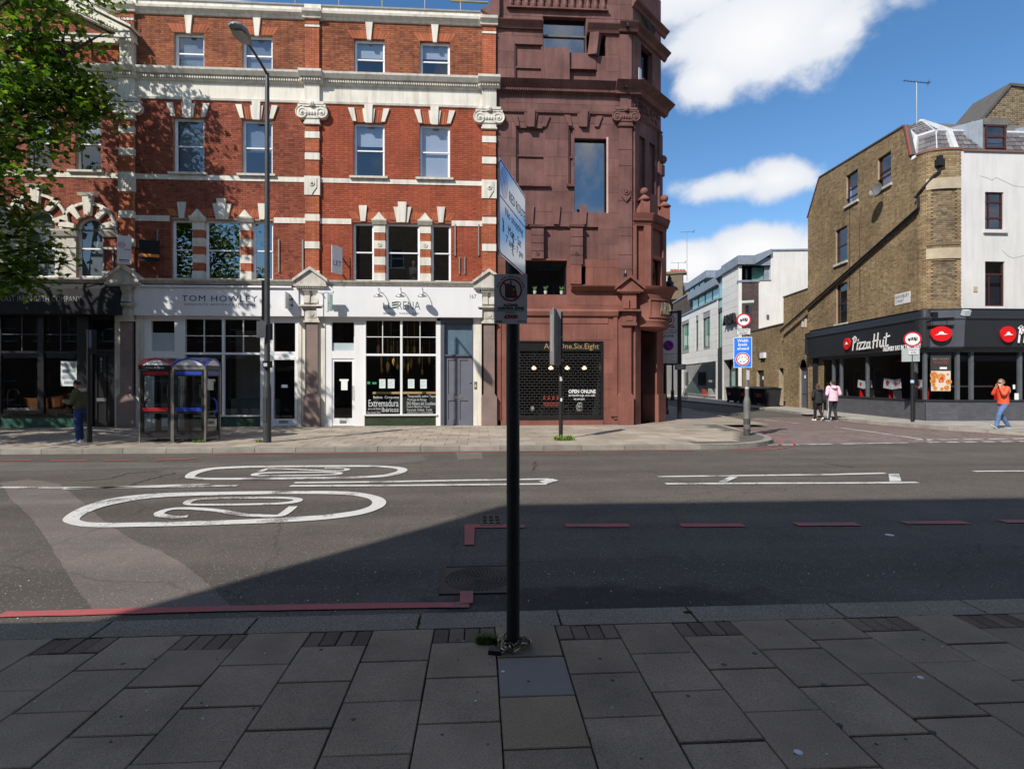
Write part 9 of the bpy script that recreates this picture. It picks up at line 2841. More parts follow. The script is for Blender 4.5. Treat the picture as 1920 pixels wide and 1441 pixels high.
# ---- post with a signal box beside the phone user
def left_post():
 b=on_ground(168,829,.12)
 t=thing('signal_post','slim black post with a dark box on top beside the person in green','post',tuple(b))
 mb=MB();mb.tube([(b.x,b.y,.1),(b.x,b.y,3.15)],.06,14);mb.build('post',M_BLACK,t,smooth=True)
 T=cam_T((b.x,b.y-.08));f=plane_px(T)
 q=rect_px(f,166,619,181,662);mb=MB(T);mb.box(q[0],q[1],-.12,.2,q[2],q[3]);mb.build('box',M_BLACK,t)
 q=rect_px(f,166,619,171.5,652);mb=MB(T);mb.box(q[0],q[1],-.13,-.121,q[2],q[3]);mb.build('lens_panel',mat('blue_grey_lens',(.12,.12,.17),rough=.3),t)
left_post()
# ---- post with the edge-on grey panel
def panel_post():
 b=on_ground(1051.5,823,.12)
 t=thing('sign_post','slim black post carrying a grey panel seen edge-on before the grilled window','sign post',tuple(b))
 zc=b.x*sA+b.y*cA;Zv=lambda v:1.76+(715-v)/FPX*zc
 mb=MB();mb.tube([(b.x,b.y,.1),(b.x,b.y,Zv(585))],.058,14);mb.build('post',M_POST,t,smooth=True)
 for v in(632,675):
  mb=MB();mb.lathe([(.06,Zv(v)-.03),(.066,Zv(v)-.028),(.066,Zv(v)+.028),(.06,Zv(v)+.03)],(b.x,b.y,0),12);mb.build('clip',M_SIGNBACK,t)
 mb=MB();mb.box(b.x-.04,b.x+.03,b.y-.066,b.y-.058,Zv(714),Zv(706));mb.build('sticker',M_SIGNGREY,t)
 mb=MB();mb.box(b.x-.02,b.x+.03,b.y-.066,b.y-.058,Zv(752),Zv(746));mb.build('sticker',M_SIGNWHITE,t)
 # panel
 ln=.95
 ang=R(62)
 T=frame(b.x-.30,b.y-.62,math.atan2(.78,.235))
 mb=MB(T);mb.box(0,ln,-.02,.02,Zv(685),Zv(582));p=mb.build('panel',M_SIGNBACK,t)
 T=frame(b.x-.33,b.y-.2,0)
 mb=MB(T);mb.box(0,.30,-.03,.09,Zv(684),Zv(583));p=mb.build('panel_case',mat('warm_grey_panel',(.19,.18,.17),var=.1,rough=.5),t)
 mb=MB(T);mb.box(.0,.21,-.036,-.031,Zv(660),Zv(592));mb.build('panel_label',mat('pale_grey_label',(.26,.25,.235),var=.12,rough=.6),p)
panel_post()
# ---- gateway sign: 20 zone
def zone_sign():
 b=on_ground(1274,785.5,.12)
 t=thing('zone_sign','tall 20 zone plate in a black frame on a black post by the corner building','traffic sign',tuple(b))
 zc=b.x*sA+b.y*cA;Zv=lambda v:1.76+(715-v)/FPX*zc
 mb=MB();mb.box(b.x-.07,b.x+.07,b.y-.07,b.y+.07,.1,Zv(582));mb.build('post',M_BLACK,t)
 T=cam_T((b.x,b.y-.06),0);f=plane_px(T)
 q=rect_px(f,1236,587,1270.5,681)
 mb=MB(T);e=.08
 for a,b_,c,d in((q[0]-e,q[1]+e,q[2]-e,q[2]),(q[0]-e,q[1]+e,q[3],q[3]+e),(q[0]-e,q[0],q[2],q[3]),(q[1],q[1]+e,q[2],q[3])):mb.box(a,b_,-.03,.05,c,d)
 mb.build('frame',M_BLACK,t)
 mb=MB(T);mb.box(q[0],q[1],-.005,.02,q[2],q[3]);pl=mb.build('plate',M_SIGNGREY,t)
 W,H=q[1]-q[0],q[3]-q[2]
 L=lambda s,a,b_,c,d,m=M_INK,**k:text(s,'lettering',m,pl,T,q[0]+W*a,q[0]+W*b_,q[2]+H*c,q[2]+H*d,y=-.006,**k)
 L('20',.3,.72,.81,.91,bold=.03);L('ZONE',.18,.86,.7,.76,bold=.02);L('Controlled',.08,.92,.595,.65);L('ZONE',.2,.8,.52,.57,bold=.02)
 L('Mon - Fri',.3,.72,.155,.175);L('8.30 am - 6.30 pm',.06,.94,.11,.135);L('Saturday',.3,.72,.07,.09);L('8.30 am - 1.30 pm',.06,.94,.025,.05)
 cx,cz,r_=q[0]+W*.51,q[2]+H*.86,W*.33
 mb=MB(T);mb.disc((cx,cz),r_,-.009,-.0055,30,r_*.84);mb.build('red_ring',mat('shaded_sign_red',(.35,.02,.03)),pl)
 mb=MB(T)
 for z in(.665,.19):mb.box(q[0],q[1],-.007,-.0055,q[2]+H*z-.008,q[2]+H*z+.008)
 mb.build('rule',M_INK,pl)
 cx,cz,r_=q[0]+W*.5,q[2]+H*.355,W*.29
 mb=MB(T);mb.disc((cx,cz),r_,-.008,-.0055,28);mb.build('blue_disc',M_DEEPBLUE,pl)
 mb=MB(T);mb.disc((cx,cz),r_,-.011,-.0085,28,r_*.85);d=r_*.65;w=r_*.1
 mb.prism([(cx-d-w,cz+d-w),(cx+d-w,cz-d-w),(cx+d+w,cz-d+w),(cx-d+w,cz+d+w)],-.0115,-.0112,'y');mb.build('red_bar',M_SIGNRED,pl)
 q2=rect_px(f,1265,682.5,1286,693);mb=MB(T);mb.box(q2[0],q2[1],-.1,-.08,q2[2],q2[3]);p2=mb.build('small_plate',M_SIGNBACK,t)
 mb=MB(T)
 for i in range(3):mb.box(q2[0]+.08,q2[1]-.1,-.103,-.1005,q2[2]+.05+i*.07,q2[2]+.07+i*.07)
 mb.build('print',M_SIGNGREY,p2)
zone_sign()
# ---- black cast-iron lamp columns by the side street
def iron_lamp(px,ztop,label,s=1.0):
 b=on_ground(*px,.12)
 t=thing('iron_lamp',label,'lamp column',tuple(b),'ornate lamp columns in the side street')
 mb=MB();mb.lathe([(.19*s,.12),(.19*s,.3),(.15*s,.36),(.14*s,.85),(.17*s,.9),(.1*s,1.0),(.085*s,1.2),(.06*s,ztop-1.3),(.1*s,ztop-1.25),(.05*s,ztop-1.2),(.05*s,ztop-.8)],(b.x,b.y,0),14);mb.build('column',M_BLACK,t,smooth=True)
 mb=MB();mb.tube([(b.x-.35,b.y,ztop-1.35),(b.x+.35,b.y,ztop-1.35)],.02,6);mb.build('ladder_bar',M_BLACK,t)
 mb=MB();zb=ztop-.8;mb.lathe([(.06,zb),(.14,zb+.03),(.22,zb+.42),(.27,zb+.44),(.25,zb+.5),(.12,zb+.66),(.14,zb+.7),(.06,zb+.78),(.05,zb+.84),(.0,zb+.9)],(b.x,b.y,0),6);mb.build('lantern',M_BLACK,t)
 return b
zc_=27.6
iron_lamp((1247,776),1.76+(715-541)/FPX*27.6-.0,'black ornate lamp column standing just behind the 20 zone plate')
iron_lamp((1261,750),1.76+(715-660)/FPX*49+3.4,'black ornate lamp column farther down the side street on the left')
# lantern hung from the corner building
LB=thing('wall_lantern','black lantern on a scrolled bracket at the rounded corner of the red building','lantern',tuple(depth_pt(1256,545,24.0)))
lp=depth_pt(1255.5,540,24.0)
mb=MB();mb.lathe([(.02,-.55),(.06,-.5),(.24,-.12),(.38,-.08),(.36,-.02),(.16,.12),(.2,.2),(.12,.3),(.08,.34),(.1,.4),(.03,.55),(0,.6)],lp,8);mb.build('lantern',M_BLACK,LB)
mb=MB();mb.tube([lp+Vector((0,0,-.5)),lp+Vector((.12,0,-.75)),lp+Vector((.1,.0,-1.1)),lp+Vector((-.1,.1,-1.35)),lp+Vector((-.15,.3,-1.5)),Vector((7.75,23.3,lp.z-1.5))],.035,6);mb.build('bracket',M_BLACK,LB)
# ---- weight-limit roundel shared by two posts
def lorry(mb,T,cx,cz,s,y):
 mb.box(cx-s*.62,cx-s*.3,y,y+.004,cz-s*.2,cz+s*.14);mb.box(cx-s*.27,cx+s*.66,y,y+.004,cz-s*.2,cz+s*.32)
 for a in(-.42,.42):mb.disc((cx+s*a,cz-s*.24),s*.12,y-.001,y+.004,12)
def roundel(parent,T,cx,cz,r,y):
 mb=MB(T);mb.disc((cx,cz),r,y,y+.006,36);p=mb.build('roundel',M_SIGNWHITE,parent)
 mb=MB(T);mb.disc((cx,cz),r,y-.005,y-.0005,36,r*.80);mb.build('red_ring',M_SIGNRED,p)
 mb=MB(T);lorry(mb,T,cx,cz,r*.82,y-.005);mb.build('lorry_symbol',M_INK,p)
 text('7.5 T','lettering',M_SIGNWHITE,p,T,cx-r*.2,cx+r*.5,cz-r*.1,cz+r*.2,y=-.0,ext=-(y-.008))
 return p
def width_post():
 b=on_ground(1400.5,815.5,.12)
 t=thing('traffic_sign_post','grey post with a blue width limit sign and red roundel at the rounded kerb','traffic sign',tuple(b))
 zc=b.x*sA+b.y*cA;Zv=lambda v:1.76+(715-v)/FPX*zc
 mb=MB();mb.lathe([(.098,.12),(.098,Zv(751)),(.08,Zv(747)),(.06,Zv(742)),(.055,Zv(690)),(.05,Zv(567))],(b.x,b.y,0),16);mb.build('post',M_POSTGREY,t,smooth=True)
 mb=MB();mb.lathe([(.1,.12),(.101,.13),(.101,.2),(.1,.32)],(b.x,b.y,0),16);mb.lathe([(.0995,.45),(.1,.46),(.1,.62),(.0995,.63)],(b.x,b.y,0),16);mb.build('worn_band',mat('peeled_paint',(.055,.053,.05),var=.5,scale=25),t)
 mb=MB();mb.lathe([(.058,Zv(729)),(.06,Zv(728)),(.06,Zv(726)),(.058,Zv(725))],(b.x,b.y,0),14);mb.box(b.x-.045,b.x+.045,b.y-.068,b.y-.058,Zv(712),Zv(694));mb.build('sticker',M_SIGNGREY,t)
 T=cam_T((b.x,b.y-.08));f=plane_px(T)
 # lamp over the roundel
 q=rect_px(f,1391,565.5,1413.5,570);mb=MB(T);mb.box(q[0],q[1],-.3,.05,q[2],q[3]);mb.box(q[0]+.06,q[1]-.04,-.26,.02,q[2]-.025,q[2]);mb.build('sign_lamp',mat('pale_green_grey',(.42,.47,.45),rough=.5),t)
 cx,cz=f(1394.5,599.5);roundel(t,T,cx,cz,.205,-.012)
 q=rect_px(f,1381,615.5,1407.3,627.3);mb=MB(T);mb.box(q[0],q[1],-.006,.0,q[2],q[3]);p=mb.build('plate',M_SIGNGREY,t)
 mb=MB(T)
 for a,b_,c,d in((q[0],q[1],q[2],q[2]+.008),(q[0],q[1],q[3]-.008,q[3]),(q[0],q[0]+.008,q[2]+.008,q[3]-.008),(q[1]-.008,q[1],q[2]+.008,q[3]-.008)):mb.box(a,b_,-.009,-.0065,c,d)
 mb.build('border',M_INK,p)
 W,H=q[1]-q[0],q[3]-q[2]
 text('Except for','lettering',M_INK,p,T,q[0]+W*.1,q[0]+W*.9,q[2]+H*.52,q[2]+H*.86,y=-.0065);text('access','lettering',M_INK,p,T,q[0]+W*.22,q[0]+W*.78,q[2]+H*.14,q[2]+H*.42,y=-.0065)
 q=rect_px(f,1375.5,632,1410,689);mb=MB(T);mb.box(q[0],q[1],-.006,.0,q[2],q[3]);p=mb.build('width_plate',M_SIGNWHITE,t)
 mb=MB(T);mb.box(q[0]+.016,q[1]-.016,-.009,-.0065,q[2]+.016,q[3]-.016);p2=mb.build('blue_face',M_SIGNBLUE,p)
 W,H=q[1]-q[0],q[3]-q[2]
 L=lambda s,a,b_,c,d,m,**k:text(s,'lettering',m,p,T,q[0]+W*a,q[0]+W*b_,q[2]+H*c,q[2]+H*d,y=-.0095,**k)
 L('Width',.2,.8,.84,.94,M_SIGNWHITE,bold=.02);L('limit',.26,.74,.71,.81,M_SIGNWHITE,bold=.02);L('ahead',.2,.82,.585,.68,M_SIGNWHITE,bold=.02)
 cx,cz,r_=q[0]+W*.5,q[2]+H*.28,W*.37
 mb=MB(T);mb.disc((cx,cz),r_*1.06,-.0105,-.0095,32);mb.build('white_disc',M_SIGNWHITE,p)
 mb=MB(T);mb.disc((cx,cz),r_,-.0135,-.011,32,r_*.82);mb.build('red_ring',M_SIGNRED,p)
 L2=lambda s,a,b_,c,d:text(s,'lettering',M_INK,p,T,cx+r_*a,cx+r_*b_,cz+r_*c,cz+r_*d,y=-.011)
 L2('2.0 m',-.6,.62,.18,.5);L2("6'-6\"",-.45,.5,-.55,-.22)
 mb=MB(T)
 for s in(-1,1):mb.prism([(cx+s*r_*.72,cz+r_*.12),(cx+s*r_*.72,cz-r_*.12),(cx+s*r_*.5,cz)][::-s],-.0125,-.011,'y')
 mb.build('arrow',M_INK,p)
width_post()
def pizza_post():
 b=on_ground(1710.5,790.8,.12)
 t=thing('traffic_sign_post','black post with a weight limit roundel in front of the pizza restaurant window','traffic sign',tuple(b))
 zc=b.x*sA+b.y*cA;Zv=lambda v:1.76+(715-v)/FPX*zc
 mb=MB();mb.tube([(b.x,b.y,.1),(b.x,b.y,Zv(650))],.06,14);mb.build('post',M_POST,t,smooth=True)
 T=cam_T((b.x,b.y-.1));f=plane_px(T)
 cx,cz=f(1711,635.5);roundel(t,T,cx,cz,.30,-.012)
 q=rect_px(f,1703.5,652,1722.5,664.5);mb=MB(T);mb.box(q[0],q[1],-.006,.0,q[2],q[3]);p=mb.build('plate',M_SIGNGREY,t)
 W,H=q[1]-q[0],q[3]-q[2]
 text('Except for','lettering',M_INK,p,T,q[0]+W*.1,q[0]+W*.9,q[2]+H*.54,q[2]+H*.84,y=-.0065);text('access','lettering',M_INK,p,T,q[0]+W*.24,q[0]+W*.76,q[2]+H*.16,q[2]+H*.42,y=-.0065)
 q=rect_px(f,1690.5,653,1724.5,677.5);mb=MB(T);mb.box(q[0],q[1],.02,.03,q[2],q[3]);mb.build('plate_back',mat('pale_green_grey_back',(.30,.35,.34),rough=.5),t)
 z=Zv(715);mb=MB();mb.lathe([(.062,z-.06),(.066,z-.05),(.066,z+.05),(.062,z+.06)],(b.x,b.y,0),12);mb.build('sticker',mat('pale_blue_sticker',(.35,.5,.65)),t)
pizza_post()
# ---- wheeled bins in the yard entrance
def bins():
 labs=('black wheeled bin nearest the modern shop door','black wheeled bin with a red label in the middle of the row','large black wheeled bin at the end of the row')
 for(u0,u1,vt,lab)in((1372.5,1388,728,labs[0]),(1396,1422,727,labs[1]),(1425,1452,729,labs[2])):
  x0,x1=fS(u0,745,-.9)[0],fS(u1,745,-.9)[0]
  w=x1-x0;c=TS@Vector(((x0+x1)/2,-.9,.115))
  t=thing('wheeled_bin',lab,'bin',tuple(c),'wheeled bins in the side street')
  H=1.25
  mb=MB(TS);mb.add([(x0+.08,-1.3,.25),(x1-.08,-1.3,.25),(x1-.08,-.55,.25),(x0+.08,-.55,.25),(x0,-1.4,H),(x1,-1.4,H),(x1,-.45,H),(x0,-.45,H)],[(0,1,5,4),(1,2,6,5),(2,3,7,6),(3,0,4,7),(3,2,1,0)])
  for i in range(3):xx=x0+w*(i+1)/4;mb.box(xx-.03,xx+.03,-1.42,-1.32,.4,H-.1)
  mb.build('body',M_BLACKM,t)
  mb=MB(TS);mb.prism([(-1.46,H),(-.4,H),(-.4,H+.06),(-.9,H+.16),(-1.46,H+.05)],x0-.03,x1+.03,'x');mb.build('lid',M_BLACK,t)
  mb=MB(TS);mb.box(x0+w*.3,x0+w*.7,-1.44,-1.425,.7,.95);mb.build('label_plate',mat('dull_red',(.35,.03,.04)),t)
  for x in(x0+.15,x1-.15):
   for y in(-1.25,-.6):mb=MB(TS);mb.lathe([(0,-.03),(.1,-.03),(.1,.03),(0,.03)],(x,y,.215),12,'x');mb.build('wheel',M_BLACK,t)
bins()
def bicycle():
 c=on_ground(1284,749,.12)
 t=thing('bicycle','bicycle parked on the far pavement of the side street by the modern shop','bicycle',(c.x,c.y,.12))
 T=frame(c.x,c.y,math.atan2(SD.y,SD.x),.12)
 for x in(-.52,.52):
  mb=MB(T);mb.tube([(x+.33*math.cos(a*math.pi/12),0,.34+.33*math.sin(a*math.pi/12))for a in range(25)],.022,6,caps=False);w=mb.build('wheel',M_BLACK,t)
  mb=MB(T)
  for k in range(8):mb.tube([(x,0,.34),(x+.32*math.cos(k*.785),0,.34+.32*math.sin(k*.785))],.004,4)
  mb.build('spoke',M_CHROME,w,kind='stuff')
 mb=MB(T)
 for a,b in(((-.52,.34),(-.15,.34)),((-.52,.34),(-.2,.82)),((-.15,.34),(-.22,.9)),((-.15,.34),(.36,.82)),((-.2,.8),(.35,.84)),((.52,.34),(.34,.95))):mb.tube([(a[0],0,a[1]),(b[0],0,b[1])],.018,6)
 mb.build('frame',mat('bike_green',(.15,.2,.12),rough=.4),t)
 mb=MB(T);mb.prism([(-.36,-.05),(-.12,-.02),(-.08,0),(-.12,.02),(-.36,.05)],.9,.95,'z');mb.build('saddle',M_BLACK,t)
 mb=MB(T);mb.tube([(.3,-.26,1.0),(.38,-.2,1.02),(.36,0,.97),(.38,.2,1.02),(.3,.26,1.0)],.014,6);mb.build('handlebar',M_BLACK,t)
bicycle()
# == people
def skinned(name,joints,edges,m,parent,levels=2,flat_z=None):
 """one continuous body: joints {key: (x, y, z, r_x, r_y)}; grown with a skin modifier, then frozen"""
 keys=list(joints)
 off=ORG[parent.name]
 me=bpy.data.meshes.new(name)
 me.from_pydata([Vector(joints[k][:3])-off for k in keys],[(keys.index(a),keys.index(b))for a,b in edges],[])
 o=bpy.data.objects.new(name,me);COL.objects.link(o)
 sk=o.modifiers.new('skin','SKIN');sk.use_smooth_shade=True;sk.branch_smoothing=.5
 for i,k in enumerate(keys):
  d=me.skin_vertices[0].data[i];j=joints[k]
  d.radius=(j[3],j[4]if len(j)>4 else j[3]);d.use_root=(i==0)
 sb=o.modifiers.new('sub','SUBSURF');sb.levels=levels;sb.render_levels=levels
 dg=bpy.context.evaluated_depsgraph_get()
 me2=bpy.data.meshes.new_from_object(o.evaluated_get(dg))
 bpy.data.objects.remove(o)
 me2.name=name;me2.materials.clear();me2.materials.append(m)
 me2.polygons.foreach_set('use_smooth',[True]*len(me2.polygons))
 r=link_mesh(name,me2,parent)
 return r
M_SKIN=mat('skin',(.50,.29,.21),var=.06,rough=.55)
M_SKIN2=mat('light_skin',(.56,.35,.27),var=.06,rough=.55)
class Figure:
 """local frame: x = the way the figure faces, y = its left, z up; s = stature / 1.75"""
 def __init__(s,name_label,px,facing,stature,z0,cat='person',pos=None):
  p=Vector(pos)if pos is not None else on_ground(*px,z0)
  s.p,s.k,s.z0=p,stature/1.75,z0
  s.a=facing
  s.T=frame(p.x,p.y,facing,z0)
  s.o=thing('person',name_label,cat,(p.x,p.y,z0))
 def w(s,x,y,z):return s.T@Vector((x*s.k,y*s.k,z*s.k))
 def J(s,d):
  out={}
  for k,v in d.items():
   p=s.w(*v[:3]);out[k]=(p.x,p.y,p.z,v[3]*s.k,(v[4]if len(v)>4 else v[3])*s.k)
  return out
def hand(F,wrist,tip_dir,palm_n,m,curl=.35,sz=1.0,mirror=1):
 """palm with four bent fingers and a thumb, as short skinned chains merged in one mesh"""
 mb=MB();k=F.k*sz
 W=F.w(*wrist);d=(F.T.to_3x3()@Vector(tip_dir)).normalized();n=(F.T.to_3x3()@Vector(palm_n)).normalized();sd=d.cross(n).normalized()*mirror
 n=sd.cross(d).normalized()*mirror
 pl=[(-.0,.022),(.03,.030),(.06,.036),(.085,.036)]
 vs,fs=[],[]
 for(t,w)in pl:
  for(a,b)in((-1,.7),(0,1),(1,.7),(1,-.7),(0,-1),(-1,-.7)):vs.append(W+d*t*k+sd*a*w*k+n*b*.014*k)
 for i in range(3):
  for j in range(6):fs.append((i*6+j,i*6+(j+1)%6,(i+1)*6+(j+1)%6,(i+1)*6+j))
 fs+=[(0,1,2,3,4,5)[::-1],tuple(18+j for j in range(6))]
 mb.add(vs,fs)
 for i,(off,ln)in enumerate(((-.028,.068),(-.0095,.078),(.0095,.072),(.027,.056))):
  p=W+d*.083*k+sd*off*k;pts=[p]
  dd=d.copy();ax=sd
  for s_ in range(3):
   ang=curl*(.7+.4*s_);dd=(dd*math.cos(ang)+n*math.sin(ang)).normalized();p=p+dd*ln*k/2.6;pts.append(p)
  mb.tube(pts,.0088*k,6,r1=.0065*k)
 p=W+d*.025*k-sd*.026*k;t1=p+(d*.6-sd*.7+n*.3).normalized()*.034*k;t2=t1+(d*.85-sd*.15+n*.45).normalized()*.03*k
 mb.tube([p,t1,t2],.0105*k,6,r1=.0078*k)
 return mb
def head(F,c,fwd,m,r=.098,parent=None):
 """skull with jaw, nose, eyes, mouth and ears, looking along fwd (local)"""
 d=(F.T.to_3x3()@Vector(fwd)).normalized();up=Vector((0,0,1));up=(up-d*up.dot(d)).normalized();sd=up.cross(d).normalized()
 C=F.w(*c);k=F.k
 mb=MB();n=16;vs,fs=[],[]
 rings=[(-.128,.010,.018,.05),(-.118,.034,.042,.045),(-.095,.052,.062,.025),(-.06,.064,.082,.008),(-.02,.070,.093,0),(.02,.074,.099,-.004),(.06,.070,.096,-.008),(.09,.056,.078,-.012),(.11,.03,.045,-.014),(.117,.004,.006,-.014)]
 for(z,wx,wy,o)in rings:
  for j in range(n):
   a=2*math.pi*j/n;vs.append(C+up*z*k+sd*(wx*math.cos(a))*k+d*(wy*math.sin(a)+o)*k)
 for i in range(len(rings)-1):
  for j in range(n):fs.append((i*n+j,i*n+(j+1)%n,(i+1)*n+(j+1)%n,(i+1)*n+j))
 mb.add(vs,fs)
 # nose, lips, ears
 fr=C+d*.088*k
 mb.add([fr+up*.012*k,fr-up*.038*k+sd*.017*k,fr-up*.038*k-sd*.017*k,fr-up*.032*k+d*.024*k,fr+up*.01*k+d*.006*k],[(0,1,3,4),(0,4,3,2),(1,2,3)])
 for s in(-1,1):mb.tube([C+sd*s*.07*k+up*.02*k-d*.005*k,C+sd*s*.082*k-d*.012*k+up*.005*k,C+sd*s*.072*k-up*.03*k],.012*k,6)
 return mb,(C,d,up,sd)
def face(F,o,par):
 C,d,up,sd=o;k=F.k
 for s in(-1,1):
  mb=MB();mb.ball(C+d*.088*k+sd*s*.03*k,.011*k,8);mb.build('eye',mat('eye_dark',(.03,.025,.02),var=0,rough=.3),par)
 mb=MB();mb.tube([C+d*.089*k-up*.065*k+sd*.022*k,C+d*.096*k-up*.064*k,C+d*.089*k-up*.065*k-sd*.022*k],.006*k,5);mb.build('mouth',mat('lips',(.35,.12,.1),var=0),par)
def hair(F,o,m,cut=-.02,thick=.012,par=None,down=0.0):
 """fitted head of hair: hairline over the brow, lower at the nape"""
 C,d,up,sd=o;k=F.k;mb=MB();n=20;vs,fs=[],[]
 for i in range(9):
  t=i/8
  for j in range(n):
   a=2*math.pi*j/n;f_=math.sin(a)
   lim=.07 if f_>.45 else cut+(.07-cut)*max(0,(f_+.1)/.55)if f_>-.1 else cut-(.055+down)*min(1,-f_*1.2)
   z=.134-t*(.134-lim);rr=math.sqrt(max(.003,1-(max(z,0)/.137)**2))*(1.0 if z>-.02 else 1+(z+.02)*1.3)
   wob=1+.05*math.sin(7*a+5*t)
   vs.append(C+up*z*k+sd*((.073+thick)*rr*wob*math.cos(a))*k+d*((.094+thick)*rr*wob*f_-.008)*k)
 for i in range(8):
  for j in range(n):fs.append((i*n+j,i*n+(j+1)%n,(i+1)*n+(j+1)%n,(i+1)*n+j))
 fs.append(tuple(range(n)))
 mb.add(vs,fs)
 return mb.build('hair',m,par,smooth=True)
def shoe(F,heel,toe_dir,pitch,m,m2,ln=.27):
 """upper, toe cap and pale sole; pitch lifts the heel (+) or the toe (-)"""
 T=Matrix.Translation(F.w(*heel))@F.T.to_3x3().to_4x4()@Matrix.Rotation(math.atan2(toe_dir[1],toe_dir[0]),4,'Z')@Matrix.Rotation(pitch,4,'Y')
 k=F.k;mb=MB(T);n=12;vs,fs=[],[]
 prof=[(-.03,.03,.075,0),(0,.036,.09,0),(.06,.038,.085,0),(.12,.042,.062,0),(.18,.044,.05,0),(.22,.038,.04,0),(.245,.015,.03,0)]
 for(x,w,h,z)in prof:
  for j in range(n):
   a=math.pi*j/(n-1);vs.append((x*k,w*math.cos(a)*k,(.02+h*math.sin(a)*.85)*k))
 for i in range(len(prof)-1):
  for j in range(n-1):fs.append((i*n+j,i*n+j+1,(i+1)*n+j+1,(i+1)*n+j))
 fs.append(tuple(range(n-1,-1,-1)));fs.append(tuple(range((len(prof)-1)*n,len(prof)*n)))
 mb.add(vs,fs);sh=mb.build('shoe',m,F.o,smooth=True)
 mb=MB(T);o=[(-.035,-.02),(0,-.038),(.12,-.045),(.19,-.046),(.235,-.03),(.25,0),(.235,.03),(.19,.046),(.12,.045),(0,.038),(-.035,.02)]
 mb.prism([(p[0]*k,p[1]*k)for p in o],0,.022*k,'z');mb.build('sole',m2,sh)
LEGS=lambda pz,L,Rr:{'pelvis':(0,0,pz,.13,.15),'hipL':(.0,.09,pz-.06,.095),'hipR':(.0,-.09,pz-.06,.095),'kneeL':(*L[0],.062),'ankL':(*L[1],.042),'kneeR':(*Rr[0],.062),'ankR':(*Rr[1],.042)}
LEG_E=[('pelvis','hipL'),('pelvis','hipR'),('hipL','kneeL'),('kneeL','ankL'),('hipR','kneeR'),('kneeR','ankR')]
def body(F,pz,lean,arms,legs,headc,m):
 """bare figure under the clothes: trunk, neck, limbs in one skin"""
 J={'pelvis':(0,0,pz,.115,.13),'waist':(lean*.3,0,pz+.16,.10,.12),'chest':(lean*.8,0,pz+.36,.11,.15),'neck':(lean,0,pz+.52,.05),'skull':(*headc,.055)}
 for sd,s in(('L',1),('R',-1)):
  sh,el,wr=arms[sd]
  J['sh'+sd]=(*sh,.052);J['el'+sd]=(*el,.038);J['wr'+sd]=(*wr,.026)
  kn,an=legs[sd]
  J['hip'+sd]=(0,s*.085,pz-.07,.08);J['kn'+sd]=(*kn,.05);J['an'+sd]=(*an,.034)
 E=[('pelvis','waist'),('waist','chest'),('chest','neck'),('neck','skull')]
 for sd in 'LR':E+=[('chest','sh'+sd),('sh'+sd,'el'+sd),('el'+sd,'wr'+sd),('pelvis','hip'+sd),('hip'+sd,'kn'+sd),('kn'+sd,'an'+sd)]
 return skinned('body',F.J(J),E,m,F.o)
def loft(mb,F,rings,n=20):
 """closed stack of ellipses: (x, z, r_x, r_y) in the figure's frame"""
 vs=[F.w(x+rx*math.cos(2*math.pi*j/n),ry*math.sin(2*math.pi*j/n),z)for(x,z,rx,ry)in rings for j in range(n)]
 fs=[(i*n+j,i*n+(j+1)%n,(i+1)*n+(j+1)%n,(i+1)*n+j)for i in range(len(rings)-1)for j in range(n)]
 mb.add(vs,fs+[tuple(range(n-1,-1,-1)),tuple(range((len(rings)-1)*n,len(rings)*n))])
def limb(mb,F,pts,rad,n=12):
 """bent limb: smooth path through the joints with a radius at each"""
 P,k=[],5
 for i in range(len(pts)-1):
  p0,p1,p2,p3=(Vector(pts[max(i-1,0)]),Vector(pts[i]),Vector(pts[i+1]),Vector(pts[min(i+2,len(pts)-1)]))
  for j in range(k):
   t=j/k
   q=.5*(2*p1+(p2-p0)*t+(2*p0-5*p1+4*p2-p3)*t*t+(3*p1-p0-3*p2+p3)*t**3)
   P.append((F.w(*q),(rad[i]+(rad[i+1]-rad[i])*t)*F.k*(1+.035*math.sin(9*(i+t)))))
 P.append((F.w(*pts[-1]),rad[-1]*F.k))
 mb.tube([p for p,r in P],[r for p,r in P],n)
def trousers(F,pz,legs,m,wide=1.0,hem=.0):
 mb=MB();loft(mb,F,[(0,pz-.12,.11,.15),(0,pz-.06,.135,.172),(0,pz+.02,.138,.172),(0,pz+.12,.125,.158)])
 for sd,s_ in(('L',1),('R',-1)):
  kn,an=legs[sd];hp=(0,s_*.088,pz-.05)
  mid=[(hp[i]*.5+kn[i]*.5)for i in range(3)];ca=[kn[i]*.6+an[i]*.4 for i in range(3)]
  limb(mb,F,[hp,mid,kn,ca,(an[0],an[1],an[2]-.04)],[.1,.088*wide,.068*wide,.066*wide,.054*wide])
 return mb.build('trousers',m,F.o,smooth=True)
def jacket(F,pz,lean,arms,m,name='jacket',puff=1.0,hemz=-.02,cuff=1.0):
 mb=MB();p=puff
 loft(mb,F,[(0,pz+hemz,.142*p,.178*p),(-.005,pz+.1,.142*p,.176*p),(lean*.4,pz+.2,.136*p,.168*p),(lean*.7,pz+.33,.142*p,.186*p),(lean*.8,pz+.43,.128*p,.19*p),(lean*.9,pz+.49,.1*p,.15*p),(lean,pz+.53,.078,.088),(lean,pz+.57,.066,.07)],24)
 for sd in 'LR':
  sh,el,wr=arms[sd]
  w2=tuple(el[i]+(wr[i]-el[i])*cuff*.95 for i in range(3));s0=(sh[0],sh[1]*.72,sh[2]+.015)
  limb(mb,F,[s0,sh,tuple((sh[i]+el[i])/2 for i in range(3)),el,tuple((el[i]+w2[i])/2 for i in range(3)),w2],[.074*p,.078*p,.069*p,.064*p,.057*p,.047*p])
 return mb.build(name,m,F.o,smooth=True)
